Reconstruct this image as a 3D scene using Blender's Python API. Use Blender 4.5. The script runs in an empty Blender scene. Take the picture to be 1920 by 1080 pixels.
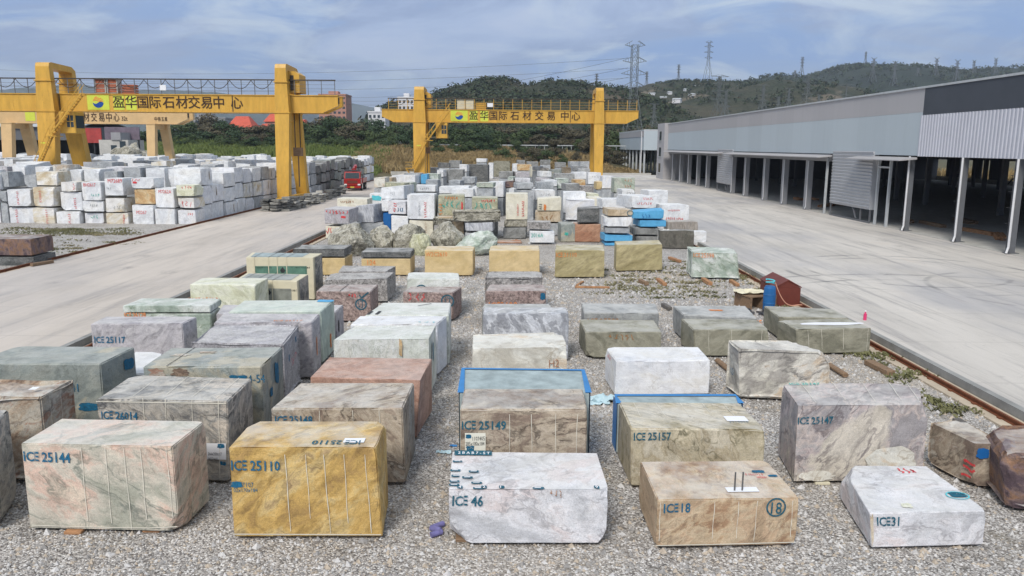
import bpy, bmesh, math, random
from mathutils import Vector, Matrix, noise
R = math.radians
scene = bpy.context.scene
COL = scene.collection
rng = random.Random(7)

# ------------------------------------------------------------------ camera, world, sun, exposure
H = 7.1
F = 1480.0
PITCH, ROLL = 10.2, 0.4
cam_d = bpy.data.cameras.new("camera")
cam_d.sensor_width = 36.0
cam_d.lens = 36.0 * F / 1920.0
cam_d.clip_start = 0.1
cam_d.clip_end = 20000
cam = bpy.data.objects.new("camera", cam_d)
CAMR = Matrix.Rotation(R(90 - PITCH), 3, 'X') @ Matrix.Rotation(R(ROLL), 3, 'Z')
cam.matrix_world = Matrix.Translation((0, 0, H)) @ CAMR.to_4x4()
COL.objects.link(cam)
scene.camera = cam

SUN_EL, SUN_AZ = 44, 200          # azimuth clockwise from +Y (north): behind the camera, to its left
world = bpy.data.worlds.new("World")
scene.world = world
world.use_nodes = True
wt = world.node_tree
for n in list(wt.nodes): wt.nodes.remove(n)
wo = wt.nodes.new('ShaderNodeOutputWorld')
bg = wt.nodes.new('ShaderNodeBackground')
sky = wt.nodes.new('ShaderNodeTexSky')
sky.sky_type = 'NISHITA'
sky.sun_disc = False
sky.sun_elevation = R(SUN_EL)
sky.sun_rotation = R(SUN_AZ)
sky.air_density = 1.0
sky.dust_density = 1.0
sky.ozone_density = 2.0
bg.inputs['Strength'].default_value = 0.125
tc = wt.nodes.new('ShaderNodeTexCoord')
sep = wt.nodes.new('ShaderNodeSeparateXYZ')
wt.links.new(tc.outputs['Generated'], sep.inputs[0])
ad = wt.nodes.new('ShaderNodeMath'); ad.operation = 'ADD'; ad.inputs[1].default_value = 0.13
mx = wt.nodes.new('ShaderNodeMath'); mx.operation = 'MAXIMUM'; mx.inputs[1].default_value = 0.0
wt.links.new(sep.outputs[2], mx.inputs[0]); wt.links.new(mx.outputs[0], ad.inputs[0])
dx = wt.nodes.new('ShaderNodeMath'); dx.operation = 'DIVIDE'
dy = wt.nodes.new('ShaderNodeMath'); dy.operation = 'DIVIDE'
wt.links.new(sep.outputs[0], dx.inputs[0]); wt.links.new(ad.outputs[0], dx.inputs[1])
wt.links.new(sep.outputs[1], dy.inputs[0]); wt.links.new(ad.outputs[0], dy.inputs[1])
cmb = wt.nodes.new('ShaderNodeCombineXYZ')
wt.links.new(dx.outputs[0], cmb.inputs[0]); wt.links.new(dy.outputs[0], cmb.inputs[1])
def wnoise(scale, detail, rough, dist, off):
    mp = wt.nodes.new('ShaderNodeMapping'); mp.inputs['Location'].default_value = off
    mp.inputs['Rotation'].default_value = (0, 0, R(12))
    n = wt.nodes.new('ShaderNodeTexNoise')
    n.inputs['Scale'].default_value = scale; n.inputs['Detail'].default_value = detail
    n.inputs['Roughness'].default_value = rough; n.inputs['Distortion'].default_value = dist
    wt.links.new(cmb.outputs[0], mp.inputs[0]); wt.links.new(mp.outputs[0], n.inputs['Vector'])
    return n
def wramp(src, stops):
    r = wt.nodes.new('ShaderNodeValToRGB')
    e = r.color_ramp.elements
    e[0].position, e[0].color = stops[0][0], (*stops[0][1], 1)
    e[1].position, e[1].color = stops[-1][0], (*stops[-1][1], 1)
    for p, c in stops[1:-1]:
        q = e.new(p); q.color = (*c, 1)
    wt.links.new(src, r.inputs[0])
    return r
def wmix(a, b, fac, mode='MIX'):
    m = wt.nodes.new('ShaderNodeMix'); m.data_type = 'RGBA'; m.blend_type = mode
    if isinstance(fac, float): m.inputs[0].default_value = fac
    else: wt.links.new(fac, m.inputs[0])
    for s, i in ((a, 6), (b, 7)):
        if isinstance(s, tuple): m.inputs[i].default_value = (*s, 1)
        else: wt.links.new(s, m.inputs[i])
    return m.outputs[2]
n1 = wnoise(0.75, 8, 0.58, 0.7, (3.1, 0.4, 0))
n2 = wnoise(1.3, 9, 0.62, 0.8, (8.0, 2.2, 1.0))
# grey-blue cloud deck (broad soft sheets) over the clear sky, with paler breaks
deck = wramp(n1.outputs[0], [(0.36, (1.25, 2.2, 4.5)), (0.45, (1.55, 2.4, 4.4)), (0.52, (1.7, 2.25, 3.85)), (0.60, (2.5, 3.15, 4.8)), (0.66, (3.1, 3.65, 5.1))])
puff = wramp(n2.outputs[0], [(0.5, (0, 0, 0)), (0.66, (1, 1, 1))])
pm = wt.nodes.new('ShaderNodeMath'); pm.operation = 'MULTIPLY'; pm.inputs[1].default_value = 0.85
wt.links.new(puff.outputs[0], pm.inputs[0])
c1 = wmix(deck.outputs[0], (3.8, 4.4, 5.3), pm.outputs[0])
skymix = wmix(sky.outputs[0], c1, 0.86)
# an overcast sky is brighter and whiter towards the zenith
zr = wt.nodes.new('ShaderNodeMapRange'); zr.inputs[1].default_value = 0.12; zr.inputs[2].default_value = 0.85
wt.links.new(sep.outputs[2], zr.inputs[0])
zen = wramp(zr.outputs[0], [(0, (1, 1, 1)), (0.4, (1.78, 1.58, 1.24)), (1, (2.4, 1.96, 1.38))])
skyz = wmix(skymix, zen.outputs[0], 1.0, 'MULTIPLY')
wt.links.new(skyz, bg.inputs['Color'])
wt.links.new(bg.outputs[0], wo.inputs['Surface'])

sun_d = bpy.data.lights.new("sun", 'SUN')
sun_d.energy = 2.4
sun_d.angle = R(15)
sun_d.color = (1.0, 0.955, 0.89)
sun = bpy.data.objects.new("sun", sun_d)
az = R(SUN_AZ); el = R(SUN_EL)
sdir = Vector((math.sin(az) * math.cos(el), math.cos(az) * math.cos(el), math.sin(el)))
sun.rotation_euler = sdir.to_track_quat('Z', 'Y').to_euler()
COL.objects.link(sun)

scene.view_settings.view_transform = 'Standard'
scene.view_settings.look = 'None'
scene.view_settings.gamma = 1
scene.view_settings.exposure = 0.32
scene.cycles.volume_bounces = 0
scene.cycles.max_bounces = 6

# ------------------------------------------------------------------ measuring helpers
def ray(px, py):
    d = CAMR @ Vector(((px - 960) / F, (540 - py) / F, -1.0))
    return d
def at(px, py, z=0.0):
    d = ray(px, py); t = (z - H) / d.z
    return Vector((d.x * t, d.y * t, z))
def atY(px, py, Y):
    d = ray(px, py); t = Y / d.y
    return Vector((d.x * t, Y, H + d.z * t))

# ------------------------------------------------------------------ object helpers
def tag(o, label=None, cat=None, group=None, kind=None):
    if label: o['label'] = label
    if cat: o['category'] = cat
    if group: o['group'] = group
    if kind: o['kind'] = kind
    return o
def empty(name, loc, rz=0, label=None, cat=None, group=None):
    o = bpy.data.objects.new(name, None); COL.objects.link(o)
    o.empty_display_size = 0.3
    o.location = loc; o.rotation_euler = (0, 0, rz)
    return tag(o, label, cat, group)
def link_mesh(name, me, mat, parent=None, loc=None):
    o = bpy.data.objects.new(name, me); COL.objects.link(o)
    if mat is not None:
        for m in (mat if isinstance(mat, (list, tuple)) else [mat]): me.materials.append(m)
    if parent: o.parent = parent
    if loc is not None: o.location = loc
    return o
class MB:
    """collects boxes, bars and polygons into ONE mesh"""
    def __init__(s): s.v = []; s.f = []; s.m = []
    def hexa(s, c, mi=0):      # c: bottom 4 (ccw) + top 4
        b = len(s.v); s.v += [tuple(p) for p in c]
        for q in ((3,2,1,0),(4,5,6,7),(0,1,5,4),(1,2,6,5),(2,3,7,6),(3,0,4,7)):
            s.f.append(tuple(b + i for i in q)); s.m.append(mi)
        return s
    def box(s, x0, x1, y0, y1, z0, z1, mi=0):
        return s.hexa([(x0,y0,z0),(x1,y0,z0),(x1,y1,z0),(x0,y1,z0),(x0,y0,z1),(x1,y0,z1),(x1,y1,z1),(x0,y1,z1)], mi)
    def bar(s, a, b, w, d=None, mi=0, n=4):
        a = Vector(a); b = Vector(b); d = d or w
        t = (b - a)
        if t.length < 1e-6: return s
        t.normalize()
        up = Vector((0,0,1)) if abs(t.z) < 0.95 else Vector((0,1,0))
        x = t.cross(up).normalized(); y = x.cross(t).normalized()
        base = len(s.v); ph = math.pi / n
        for p in (a, b):
            for i in range(n):
                an = ph + 2 * math.pi * i / n
                k = 1 / math.cos(math.pi / n) if n == 4 else 1
                s.v.append(tuple(p + x * (math.cos(an) * w / 2 * k) + y * (math.sin(an) * d / 2 * k)))
        for i in range(n):
            j = (i + 1) % n
            s.f.append((base + i, base + j, base + n + j, base + n + i)); s.m.append(mi)
        s.f.append(tuple(base + i for i in reversed(range(n)))); s.m.append(mi)
        s.f.append(tuple(base + n + i for i in range(n))); s.m.append(mi)
        return s
    def path(s, pts, w, n=6, mi=0):
        for a, b in zip(pts, pts[1:]): s.bar(a, b, w, w, mi, n)
        return s
    def prism(s, pts, axis, d0, d1, mi=0):
        """polygon pts in the plane across `axis`, extruded from d0 to d1"""
        def P(p, d):
            return {'y': (p[0], d, p[1]), 'x': (d, p[0], p[1]), 'z': (p[0], p[1], d)}[axis]
        b = len(s.v); n = len(pts)
        s.v += [P(p, d0) for p in pts] + [P(p, d1) for p in pts]
        s.f.append(tuple(b + i for i in range(n))); s.m.append(mi)
        s.f.append(tuple(b + n + i for i in reversed(range(n)))); s.m.append(mi)
        for i in range(n):
            j = (i + 1) % n
            s.f.append((b + j, b + i, b + n + i, b + n + j)); s.m.append(mi)
        return s
    def quad(s, a, b, c, d, mi=0):
        k = len(s.v); s.v += [tuple(a), tuple(b), tuple(c), tuple(d)]
        s.f.append((k, k+1, k+2, k+3)); s.m.append(mi); return s
    def mesh(s, name, bevel=0.0):
        me = bpy.data.meshes.new(name); me.from_pydata(s.v, [], s.f)
        for i, p in enumerate(me.polygons): p.material_index = s.m[i]
        bm = bmesh.new(); bm.from_mesh(me)
        bmesh.ops.recalc_face_normals(bm, faces=bm.faces)
        if bevel:
            bmesh.ops.bevel(bm, geom=[e for e in bm.edges if len(e.link_faces) == 2 and e.calc_face_angle(0) > 0.5], offset=bevel, segments=1, affect='EDGES')
        bm.to_mesh(me); bm.free(); me.update()
        return me
    def build(s, name, mat, parent=None, loc=None, bevel=0.0):
        return link_mesh(name, s.mesh(name, bevel), mat, parent, loc)
def copy_tree(o, parent=None):
    c = o.copy(); COL.objects.link(c)
    if parent: c.parent = parent
    for ch in list(o.children): copy_tree(ch, c)
    return c

# ------------------------------------------------------------------ materials
class NT:
    def __init__(s, name, rough=0.8):
        s.m = bpy.data.materials.new(name); s.m.use_nodes = True
        s.t = s.m.node_tree; s.b = s.t.nodes['Principled BSDF']
        s.b.inputs['Roughness'].default_value = rough
        s.b.inputs['Specular IOR Level'].default_value = 0.3
        s._v = None
    def n(s, ty, **kw):
        x = s.t.nodes.new(ty)
        for k, v in kw.items(): setattr(x, k, v)
        return x
    def L(s, a, b): s.t.links.new(a, b)
    def vec(s, rand=True):
        if s._v: return s._v
        tc = s.n('ShaderNodeTexCoord'); v = tc.outputs['Object']
        if rand:
            oi = s.n('ShaderNodeObjectInfo'); k = s.n('ShaderNodeVectorMath', operation='SCALE')
            k.inputs[0].default_value = (37.0, 91.0, 53.0); s.L(oi.outputs['Random'], k.inputs['Scale'])
            a = s.n('ShaderNodeVectorMath', operation='ADD'); s.L(v, a.inputs[0]); s.L(k.outputs[0], a.inputs[1]); v = a.outputs[0]
        s._v = v; return v
    def map(s, v, scale=(1,1,1), rot=(0,0,0)):
        m = s.n('ShaderNodeMapping'); m.inputs['Scale'].default_value = scale; m.inputs['Rotation'].default_value = rot
        s.L(v, m.inputs[0]); return m.outputs[0]
    def noise(s, v, scale, detail=6, rough=0.6, dist=0.0, out=0):
        x = s.n('ShaderNodeTexNoise'); x.inputs['Scale'].default_value = scale; x.inputs['Detail'].default_value = detail
        x.inputs['Roughness'].default_value = rough; x.inputs['Distortion'].default_value = dist
        s.L(v, x.inputs['Vector']); return x.outputs[out]
    def ramp(s, f, stops, interp='LINEAR'):
        r = s.n('ShaderNodeValToRGB'); r.color_ramp.interpolation = interp
        e = r.color_ramp.elements
        e[0].position, e[0].color = stops[0][0], (*stops[0][1], 1)
        e[1].position, e[1].color = stops[-1][0], (*stops[-1][1], 1)
        for p, c in stops[1:-1]:
            q = e.new(p); q.color = (*c, 1)
        s.L(f, r.inputs[0]); return r.outputs[0]
    def val(s, f, a, b, c=0.0, d=1.0):
        r = s.n('ShaderNodeMapRange'); r.inputs[1].default_value = a; r.inputs[2].default_value = b
        r.inputs[3].default_value = c; r.inputs[4].default_value = d; s.L(f, r.inputs[0]); return r.outputs[0]
    def math(s, op, a, b=None):
        m = s.n('ShaderNodeMath', operation=op)
        for i, x in enumerate((a, b)):
            if x is None: continue
            if isinstance(x, (int, float)): m.inputs[i].default_value = x
            else: s.L(x, m.inputs[i])
        return m.outputs[0]
    def mix(s, a, b, f, mode='MIX'):
        m = s.n('ShaderNodeMix', data_type='RGBA', blend_type=mode)
        if isinstance(f, (int, float)): m.inputs[0].default_value = f
        else: s.L(f, m.inputs[0])
        for x, i in ((a, 6), (b, 7)):
            if isinstance(x, tuple): m.inputs[i].default_value = (*x, 1)
            else: s.L(x, m.inputs[i])
        return m.outputs[2]
    def color(s, c):
        if isinstance(c, tuple): s.b.inputs['Base Color'].default_value = (*c, 1)
        else: s.L(c, s.b.inputs['Base Color'])
        return s
    def bump(s, h, strength=0.3, dist=0.02):
        b = s.n('ShaderNodeBump'); b.inputs['Strength'].default_value = strength; b.inputs['Distance'].default_value = dist
        s.L(h, b.inputs['Height']); s.L(b.outputs[0], s.b.inputs['Normal']); return s

M = {}
def stone(name, cols, sc=1.0, vein=None, vw=0.03, vs=1.1, vk=0.8, speck=0.16, spsc=45, bump=0.35, warp=0.95,
          stretch=(.85, .85, 1.8), brec=None, rot=(0.6, 0.45, 0.4), white=None, turn=True, mott=0.75, dust=0.5, dust_light_col=(.63,.62,.59)):
    t = NT(name, 0.72); v0 = t.map(t.vec(), (1, 1, 1), rot)
    if turn:
        oi = t.n('ShaderNodeObjectInfo'); vr = t.n('ShaderNodeVectorRotate', rotation_type='AXIS_ANGLE'); vr.inputs['Axis'].default_value = (.25, 1, .35)
        t.L(v0, vr.inputs['Vector']); t.L(t.math('MULTIPLY', oi.outputs['Random'], 3.1), vr.inputs['Angle']); v0 = vr.outputs[0]
    v = t.map(v0, stretch)
    w = t.noise(v, 0.8 * sc, 4, 0.55, 0, 1)
    sub = t.n('ShaderNodeVectorMath', operation='SUBTRACT'); t.L(w, sub.inputs[0]); sub.inputs[1].default_value = (0.5, 0.5, 0.5)
    scl = t.n('ShaderNodeVectorMath', operation='SCALE'); t.L(sub.outputs[0], scl.inputs[0]); scl.inputs['Scale'].default_value = warp * 2
    add = t.n('ShaderNodeVectorMath', operation='ADD'); t.L(v, add.inputs[0]); t.L(scl.outputs[0], add.inputs[1])
    v2 = add.outputs[0]
    a = t.noise(v2, 0.9 * sc, 9, 0.62)
    n = len(cols); stops = [(0.40 + 0.21 * i / (n - 1), c) for i, c in enumerate(cols)]
    c = t.ramp(a, stops)
    if brec:
        vo = t.n('ShaderNodeTexVoronoi'); vo.inputs['Scale'].default_value = brec[1]; t.L(v2, vo.inputs['Vector'])
        k = t.n('ShaderNodeSeparateColor'); t.L(vo.outputs['Color'], k.inputs[0])
        c = t.mix(c, brec[0], t.val(k.outputs[0], 0.45, 0.75, 0, brec[2]))
    if white:
        wn = t.noise(v2, 0.55 * sc, 5, 0.5, 0.4)
        c = t.mix(c, white[0], t.val(wn, white[1], white[1] + 0.04, 0, 0.95))
    if vein:
        for k, (s_, w_) in enumerate(((vs, vw), (vs * 2.7, vw * 0.55))):
            b = t.noise(v2, s_, 7, 0.55, 0.5)
            r = t.val(t.math('ABSOLUTE', t.math('SUBTRACT', b, 0.5)), 0.0, w_, 1.0, 0.0)
            mk = t.val(t.noise(v, 0.9, 2), 0.36, 0.56, 0.15, 1.0)
            c = t.mix(c, vein, t.math('MULTIPLY', t.math('MULTIPLY', r, mk), vk * (1 if k == 0 else 0.55)))
    mid = t.noise(v2, 3.4 * sc, 7, 0.68)
    c = t.mix(c, t.ramp(mid, [(0.34, (0.62, 0.61, 0.60)), (0.48, (0.98, 0.98, 0.98)), (0.66, (1.22, 1.21, 1.19))]), mott, 'MULTIPLY')
    sp = t.noise(t.vec(), spsc, 5, 0.75)
    g = t.ramp(sp, [(0.3, (1 - 2 * speck,) * 3), (0.55, (1, 1, 1)), (0.75, (1 + speck,) * 3)])
    c = t.mix(c, g, 1.0, 'MULTIPLY')
    md = t.noise(t.vec(), 2.3, 6, 0.7)
    g2 = t.ramp(md, [(0.3, (0.80, 0.79, 0.77)), (0.55, (1, 1, 1)), (0.7, (1.05, 1.05, 1.05))])
    c = t.mix(c, g2, 0.8, 'MULTIPLY')
    saw = t.noise(t.map(t.vec(), (.6, .6, 22)), 1.6, 3, .6)
    c = t.mix(c, t.ramp(saw, [(.38, (.87, .87, .87)), (.5, (1, 1, 1)), (.62, (1.07, 1.07, 1.07))]), .28, 'MULTIPLY')
    # up-facing faces paler: settled stone dusting plus sky brightness painted into the colour
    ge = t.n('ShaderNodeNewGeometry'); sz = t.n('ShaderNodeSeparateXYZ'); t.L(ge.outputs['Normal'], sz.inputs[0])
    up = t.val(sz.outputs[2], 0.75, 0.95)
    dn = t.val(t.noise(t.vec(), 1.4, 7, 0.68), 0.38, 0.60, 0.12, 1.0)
    c = t.mix(c, dust_light_col, t.math('MULTIPLY', t.math('MULTIPLY', up, dn), dust))
    t.color(c)
    h = t.math('ADD', t.math('MULTIPLY', t.noise(t.vec(), 6, 8, 0.65), 1.0), t.math('MULTIPLY', t.noise(t.vec(), 55, 4, 0.6), 0.35))
    t.bump(h, bump, 0.05)
    M[name] = t.m
    return t.m
def plain(name, c, rough=0.6, var=0.12, sc=2.0, bump=0.0, metal=0.0, rust=None, stretch=(1,1,1)):
    t = NT(name, rough); v = t.map(t.vec(), stretch)
    t.b.inputs['Metallic'].default_value = metal
    a = t.noise(v, sc, 7, 0.65)
    lo = tuple(x * (1 - var) for x in c); hi = tuple(min(1, x * (1 + var)) for x in c)
    k = t.ramp(a, [(0.3, lo), (0.7, hi)])
    if rust:
        r = t.noise(v, sc * 2.3, 8, 0.7)
        k = t.mix(k, rust[0], t.val(r, rust[1], rust[1] + 0.12, 0, 0.85))
    t.color(k)
    if bump: t.bump(t.noise(v, sc * 6, 6, 0.6), bump, 0.02)
    M[name] = t.m
    return t.m

def ink(name, c, wear=.5):
    t = NT(name, .75); v = t.vec()
    a = t.noise(v, 14, 6, .7); k = t.ramp(a, [(.3, tuple(x * .7 for x in c)), (.7, tuple(min(1, x * 1.5 + .01) for x in c))]); t.color(k)
    al = t.val(t.noise(v, 22, 7, .75), wear - .16, wear - .02, .25, 1.0); t.L(al, t.b.inputs['Alpha'])
    M[name] = t.m
    return t.m
# stone kinds (linear albedo)
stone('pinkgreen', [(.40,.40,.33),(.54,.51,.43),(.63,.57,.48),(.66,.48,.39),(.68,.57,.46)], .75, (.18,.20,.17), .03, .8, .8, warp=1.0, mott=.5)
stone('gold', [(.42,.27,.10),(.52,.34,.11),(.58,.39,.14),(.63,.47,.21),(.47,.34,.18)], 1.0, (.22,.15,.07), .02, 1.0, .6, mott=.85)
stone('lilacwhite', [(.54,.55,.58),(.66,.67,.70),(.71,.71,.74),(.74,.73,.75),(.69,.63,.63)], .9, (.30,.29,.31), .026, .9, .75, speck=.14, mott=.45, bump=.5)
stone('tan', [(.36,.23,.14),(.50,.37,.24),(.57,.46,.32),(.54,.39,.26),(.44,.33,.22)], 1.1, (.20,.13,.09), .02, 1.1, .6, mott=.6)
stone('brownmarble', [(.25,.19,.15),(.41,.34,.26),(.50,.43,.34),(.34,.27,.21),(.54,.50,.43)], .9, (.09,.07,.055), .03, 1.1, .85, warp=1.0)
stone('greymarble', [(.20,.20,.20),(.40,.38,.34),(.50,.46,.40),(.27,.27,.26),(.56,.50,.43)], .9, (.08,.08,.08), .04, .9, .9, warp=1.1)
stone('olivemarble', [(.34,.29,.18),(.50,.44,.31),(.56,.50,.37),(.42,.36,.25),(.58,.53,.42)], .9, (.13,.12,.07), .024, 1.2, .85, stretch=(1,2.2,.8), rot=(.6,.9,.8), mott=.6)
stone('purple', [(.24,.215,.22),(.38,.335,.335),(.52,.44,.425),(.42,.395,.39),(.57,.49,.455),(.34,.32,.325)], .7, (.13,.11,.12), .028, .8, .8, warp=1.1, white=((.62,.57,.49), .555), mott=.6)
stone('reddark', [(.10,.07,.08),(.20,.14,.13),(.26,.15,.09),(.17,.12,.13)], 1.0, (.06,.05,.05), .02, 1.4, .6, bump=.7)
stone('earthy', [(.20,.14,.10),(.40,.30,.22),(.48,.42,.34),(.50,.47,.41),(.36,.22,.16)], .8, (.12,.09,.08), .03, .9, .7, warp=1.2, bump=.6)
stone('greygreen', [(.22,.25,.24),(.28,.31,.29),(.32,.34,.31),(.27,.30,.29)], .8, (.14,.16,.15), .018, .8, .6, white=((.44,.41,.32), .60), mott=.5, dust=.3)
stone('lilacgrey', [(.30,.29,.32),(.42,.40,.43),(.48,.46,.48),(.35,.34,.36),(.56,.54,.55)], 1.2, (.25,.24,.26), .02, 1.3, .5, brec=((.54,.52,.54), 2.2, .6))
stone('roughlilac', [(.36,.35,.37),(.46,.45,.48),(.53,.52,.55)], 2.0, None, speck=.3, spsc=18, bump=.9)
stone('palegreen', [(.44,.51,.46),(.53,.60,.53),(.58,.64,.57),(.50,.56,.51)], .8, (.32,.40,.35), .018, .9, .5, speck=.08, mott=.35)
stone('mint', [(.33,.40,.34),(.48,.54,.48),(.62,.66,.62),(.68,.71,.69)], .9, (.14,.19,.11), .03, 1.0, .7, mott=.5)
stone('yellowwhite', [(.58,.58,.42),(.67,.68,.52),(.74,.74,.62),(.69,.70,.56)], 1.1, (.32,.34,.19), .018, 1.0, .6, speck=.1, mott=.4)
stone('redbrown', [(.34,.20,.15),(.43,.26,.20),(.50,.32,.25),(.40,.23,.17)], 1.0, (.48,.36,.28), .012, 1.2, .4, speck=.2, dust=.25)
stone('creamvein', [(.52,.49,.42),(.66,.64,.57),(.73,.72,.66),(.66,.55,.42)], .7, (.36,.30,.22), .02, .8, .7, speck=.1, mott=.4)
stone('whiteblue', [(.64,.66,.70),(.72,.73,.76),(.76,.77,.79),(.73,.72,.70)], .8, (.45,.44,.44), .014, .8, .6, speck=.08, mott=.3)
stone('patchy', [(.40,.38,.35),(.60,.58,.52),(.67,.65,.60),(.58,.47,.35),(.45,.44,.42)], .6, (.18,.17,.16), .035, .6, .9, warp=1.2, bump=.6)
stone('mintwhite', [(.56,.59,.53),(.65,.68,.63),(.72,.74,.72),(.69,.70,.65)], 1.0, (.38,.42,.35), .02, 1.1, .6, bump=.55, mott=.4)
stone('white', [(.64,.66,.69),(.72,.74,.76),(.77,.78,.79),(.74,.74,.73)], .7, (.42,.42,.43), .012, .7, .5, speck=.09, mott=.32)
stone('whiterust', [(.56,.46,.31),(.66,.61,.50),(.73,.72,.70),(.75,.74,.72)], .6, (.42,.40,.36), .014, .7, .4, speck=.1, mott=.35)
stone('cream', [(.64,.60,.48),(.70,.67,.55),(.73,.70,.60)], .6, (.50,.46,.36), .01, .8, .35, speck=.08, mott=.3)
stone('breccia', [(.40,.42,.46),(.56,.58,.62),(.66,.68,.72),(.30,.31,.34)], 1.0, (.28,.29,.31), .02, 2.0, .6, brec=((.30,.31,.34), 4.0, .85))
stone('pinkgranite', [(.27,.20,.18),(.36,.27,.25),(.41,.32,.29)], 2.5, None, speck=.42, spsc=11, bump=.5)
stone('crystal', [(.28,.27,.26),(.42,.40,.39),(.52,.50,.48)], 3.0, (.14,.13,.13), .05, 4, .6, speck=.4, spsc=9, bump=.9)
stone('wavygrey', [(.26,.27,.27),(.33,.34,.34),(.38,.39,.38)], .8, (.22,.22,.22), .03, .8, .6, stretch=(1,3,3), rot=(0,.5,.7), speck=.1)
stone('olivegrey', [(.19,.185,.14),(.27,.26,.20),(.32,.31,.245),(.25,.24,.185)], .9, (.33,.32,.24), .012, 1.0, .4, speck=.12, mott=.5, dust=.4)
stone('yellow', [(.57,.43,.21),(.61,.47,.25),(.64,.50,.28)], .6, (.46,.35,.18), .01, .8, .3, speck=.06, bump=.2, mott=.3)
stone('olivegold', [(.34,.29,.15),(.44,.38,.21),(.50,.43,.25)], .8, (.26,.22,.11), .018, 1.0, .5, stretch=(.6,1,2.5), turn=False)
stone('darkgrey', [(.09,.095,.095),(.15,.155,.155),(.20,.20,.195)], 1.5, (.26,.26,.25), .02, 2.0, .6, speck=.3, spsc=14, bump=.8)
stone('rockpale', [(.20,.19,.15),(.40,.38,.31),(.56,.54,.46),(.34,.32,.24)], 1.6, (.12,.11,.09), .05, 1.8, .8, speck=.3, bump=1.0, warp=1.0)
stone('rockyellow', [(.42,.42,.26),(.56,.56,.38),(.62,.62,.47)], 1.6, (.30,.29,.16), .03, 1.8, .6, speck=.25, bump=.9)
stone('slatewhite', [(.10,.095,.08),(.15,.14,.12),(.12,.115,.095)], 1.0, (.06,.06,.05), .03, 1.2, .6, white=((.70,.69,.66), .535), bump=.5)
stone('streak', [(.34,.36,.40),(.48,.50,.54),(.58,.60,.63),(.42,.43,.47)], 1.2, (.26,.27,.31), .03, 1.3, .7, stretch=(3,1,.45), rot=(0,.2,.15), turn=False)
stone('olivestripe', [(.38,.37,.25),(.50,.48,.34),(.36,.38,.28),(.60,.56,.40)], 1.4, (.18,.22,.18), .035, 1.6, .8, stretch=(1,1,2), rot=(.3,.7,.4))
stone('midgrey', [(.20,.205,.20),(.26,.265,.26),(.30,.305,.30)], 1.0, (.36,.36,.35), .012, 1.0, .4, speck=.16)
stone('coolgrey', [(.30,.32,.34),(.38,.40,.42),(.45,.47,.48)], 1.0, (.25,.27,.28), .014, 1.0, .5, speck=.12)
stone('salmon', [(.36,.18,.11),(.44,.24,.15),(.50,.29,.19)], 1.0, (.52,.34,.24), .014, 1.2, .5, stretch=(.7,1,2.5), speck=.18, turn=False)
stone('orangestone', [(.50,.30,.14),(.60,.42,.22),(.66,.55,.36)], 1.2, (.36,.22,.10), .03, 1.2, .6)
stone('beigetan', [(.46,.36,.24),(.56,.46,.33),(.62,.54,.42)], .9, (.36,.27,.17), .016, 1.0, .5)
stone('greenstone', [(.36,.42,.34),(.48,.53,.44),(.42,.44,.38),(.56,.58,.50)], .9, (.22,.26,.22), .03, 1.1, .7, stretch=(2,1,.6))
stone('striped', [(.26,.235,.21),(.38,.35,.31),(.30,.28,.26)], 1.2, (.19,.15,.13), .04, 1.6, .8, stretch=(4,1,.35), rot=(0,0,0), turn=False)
plain('bluepaint', (.035,.20,.47), .45, .1, 3); plain('bluepaint_dark', (.012,.11,.33), .5, .12, 3); plain('skyblue', (.10,.36,.60), .55, .15, 3, bump=.3)
plain('tealtop', (.31,.37,.375), .7, .3, 2.2)
plain('coat', (.60,.55,.40), .5, .07, 3); plain('greenpanel', (.10,.20,.15), .35, .35, 2.5); plain('greypanel', (.24,.25,.22), .4, .25, 2.5)
plain('strap', (.10,.10,.10), .4)
ink('tealink', (.006,.085,.13)); ink('blueink', (.006,.10,.19)); ink('orangeink', (.62,.20,.05))
ink('redink', (.55,.045,.05)); ink('blackink', (.03,.03,.032)); ink('greenink', (.05,.36,.30)); ink('brownink', (.30,.16,.07))
plain('resin', (.66,.63,.54), .5); plain('labelpaper', (.70,.69,.60), .6, .05); plain('whitepaper', (.74,.75,.78), .6, .04)
plain('timber', (.22,.145,.09), .8, .4, 5, .5, stretch=(.4, 4, 4)); plain('timber_orange', (.36,.19,.095), .8, .35, 5, .5); plain('timber_grey', (.12,.11,.10), .85, .3, 5, .5)
plain('craneyellow', (.56,.325,.055), .42, .16, .9, rust=((.27,.14,.035), .60), stretch=(2.2,2.2,.5)); plain('cranebeige', (.58,.40,.20), .5, .1, .8)
plain('cranedark', (.05,.04,.03), .6); plain('signgreen', (.55,.60,.07), .5, .06); plain('signtext', (.045,.022,.012), .6)
plain('emblemblue', (.012,.07,.30), .5); plain('emblemorange', (.72,.22,.06), .5); plain('rustpanel', (.40,.12,.06), .6, .3, 2); plain('panelframe', (.45,.44,.40), .6)
plain('glass', (.035,.05,.06), .12, .1); plain('whitepaint', (.72,.73,.74), .5, .05)
plain('steelgrey', (.125,.13,.14), .45, .08, 1.0); plain('steeldark', (.04,.042,.045), .5, .1); plain('galv', (.42,.44,.45), .4, .12, 1.5); plain('pipe', (.62,.62,.63), .4, .06)
plain('rustrail', (.16,.055,.025), .75, .35, 4, .4); plain('rustbox', (.13,.032,.022), .55, .15, 2)
plain('concwall', (.42,.41,.38), .85, .16, 1.2, .3); plain('kerbconc', (.25,.25,.24), .85, .22, 1.4, .4); plain('sleeper', (.45,.38,.29), .9, .15, 1.5, .4)
plain('truckred', (.30,.018,.016), .3, .08); plain('rubber', (.02,.02,.02), .9); plain('truckdark', (.045,.045,.05), .6); plain('lamp', (.70,.70,.66), .2)
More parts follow.
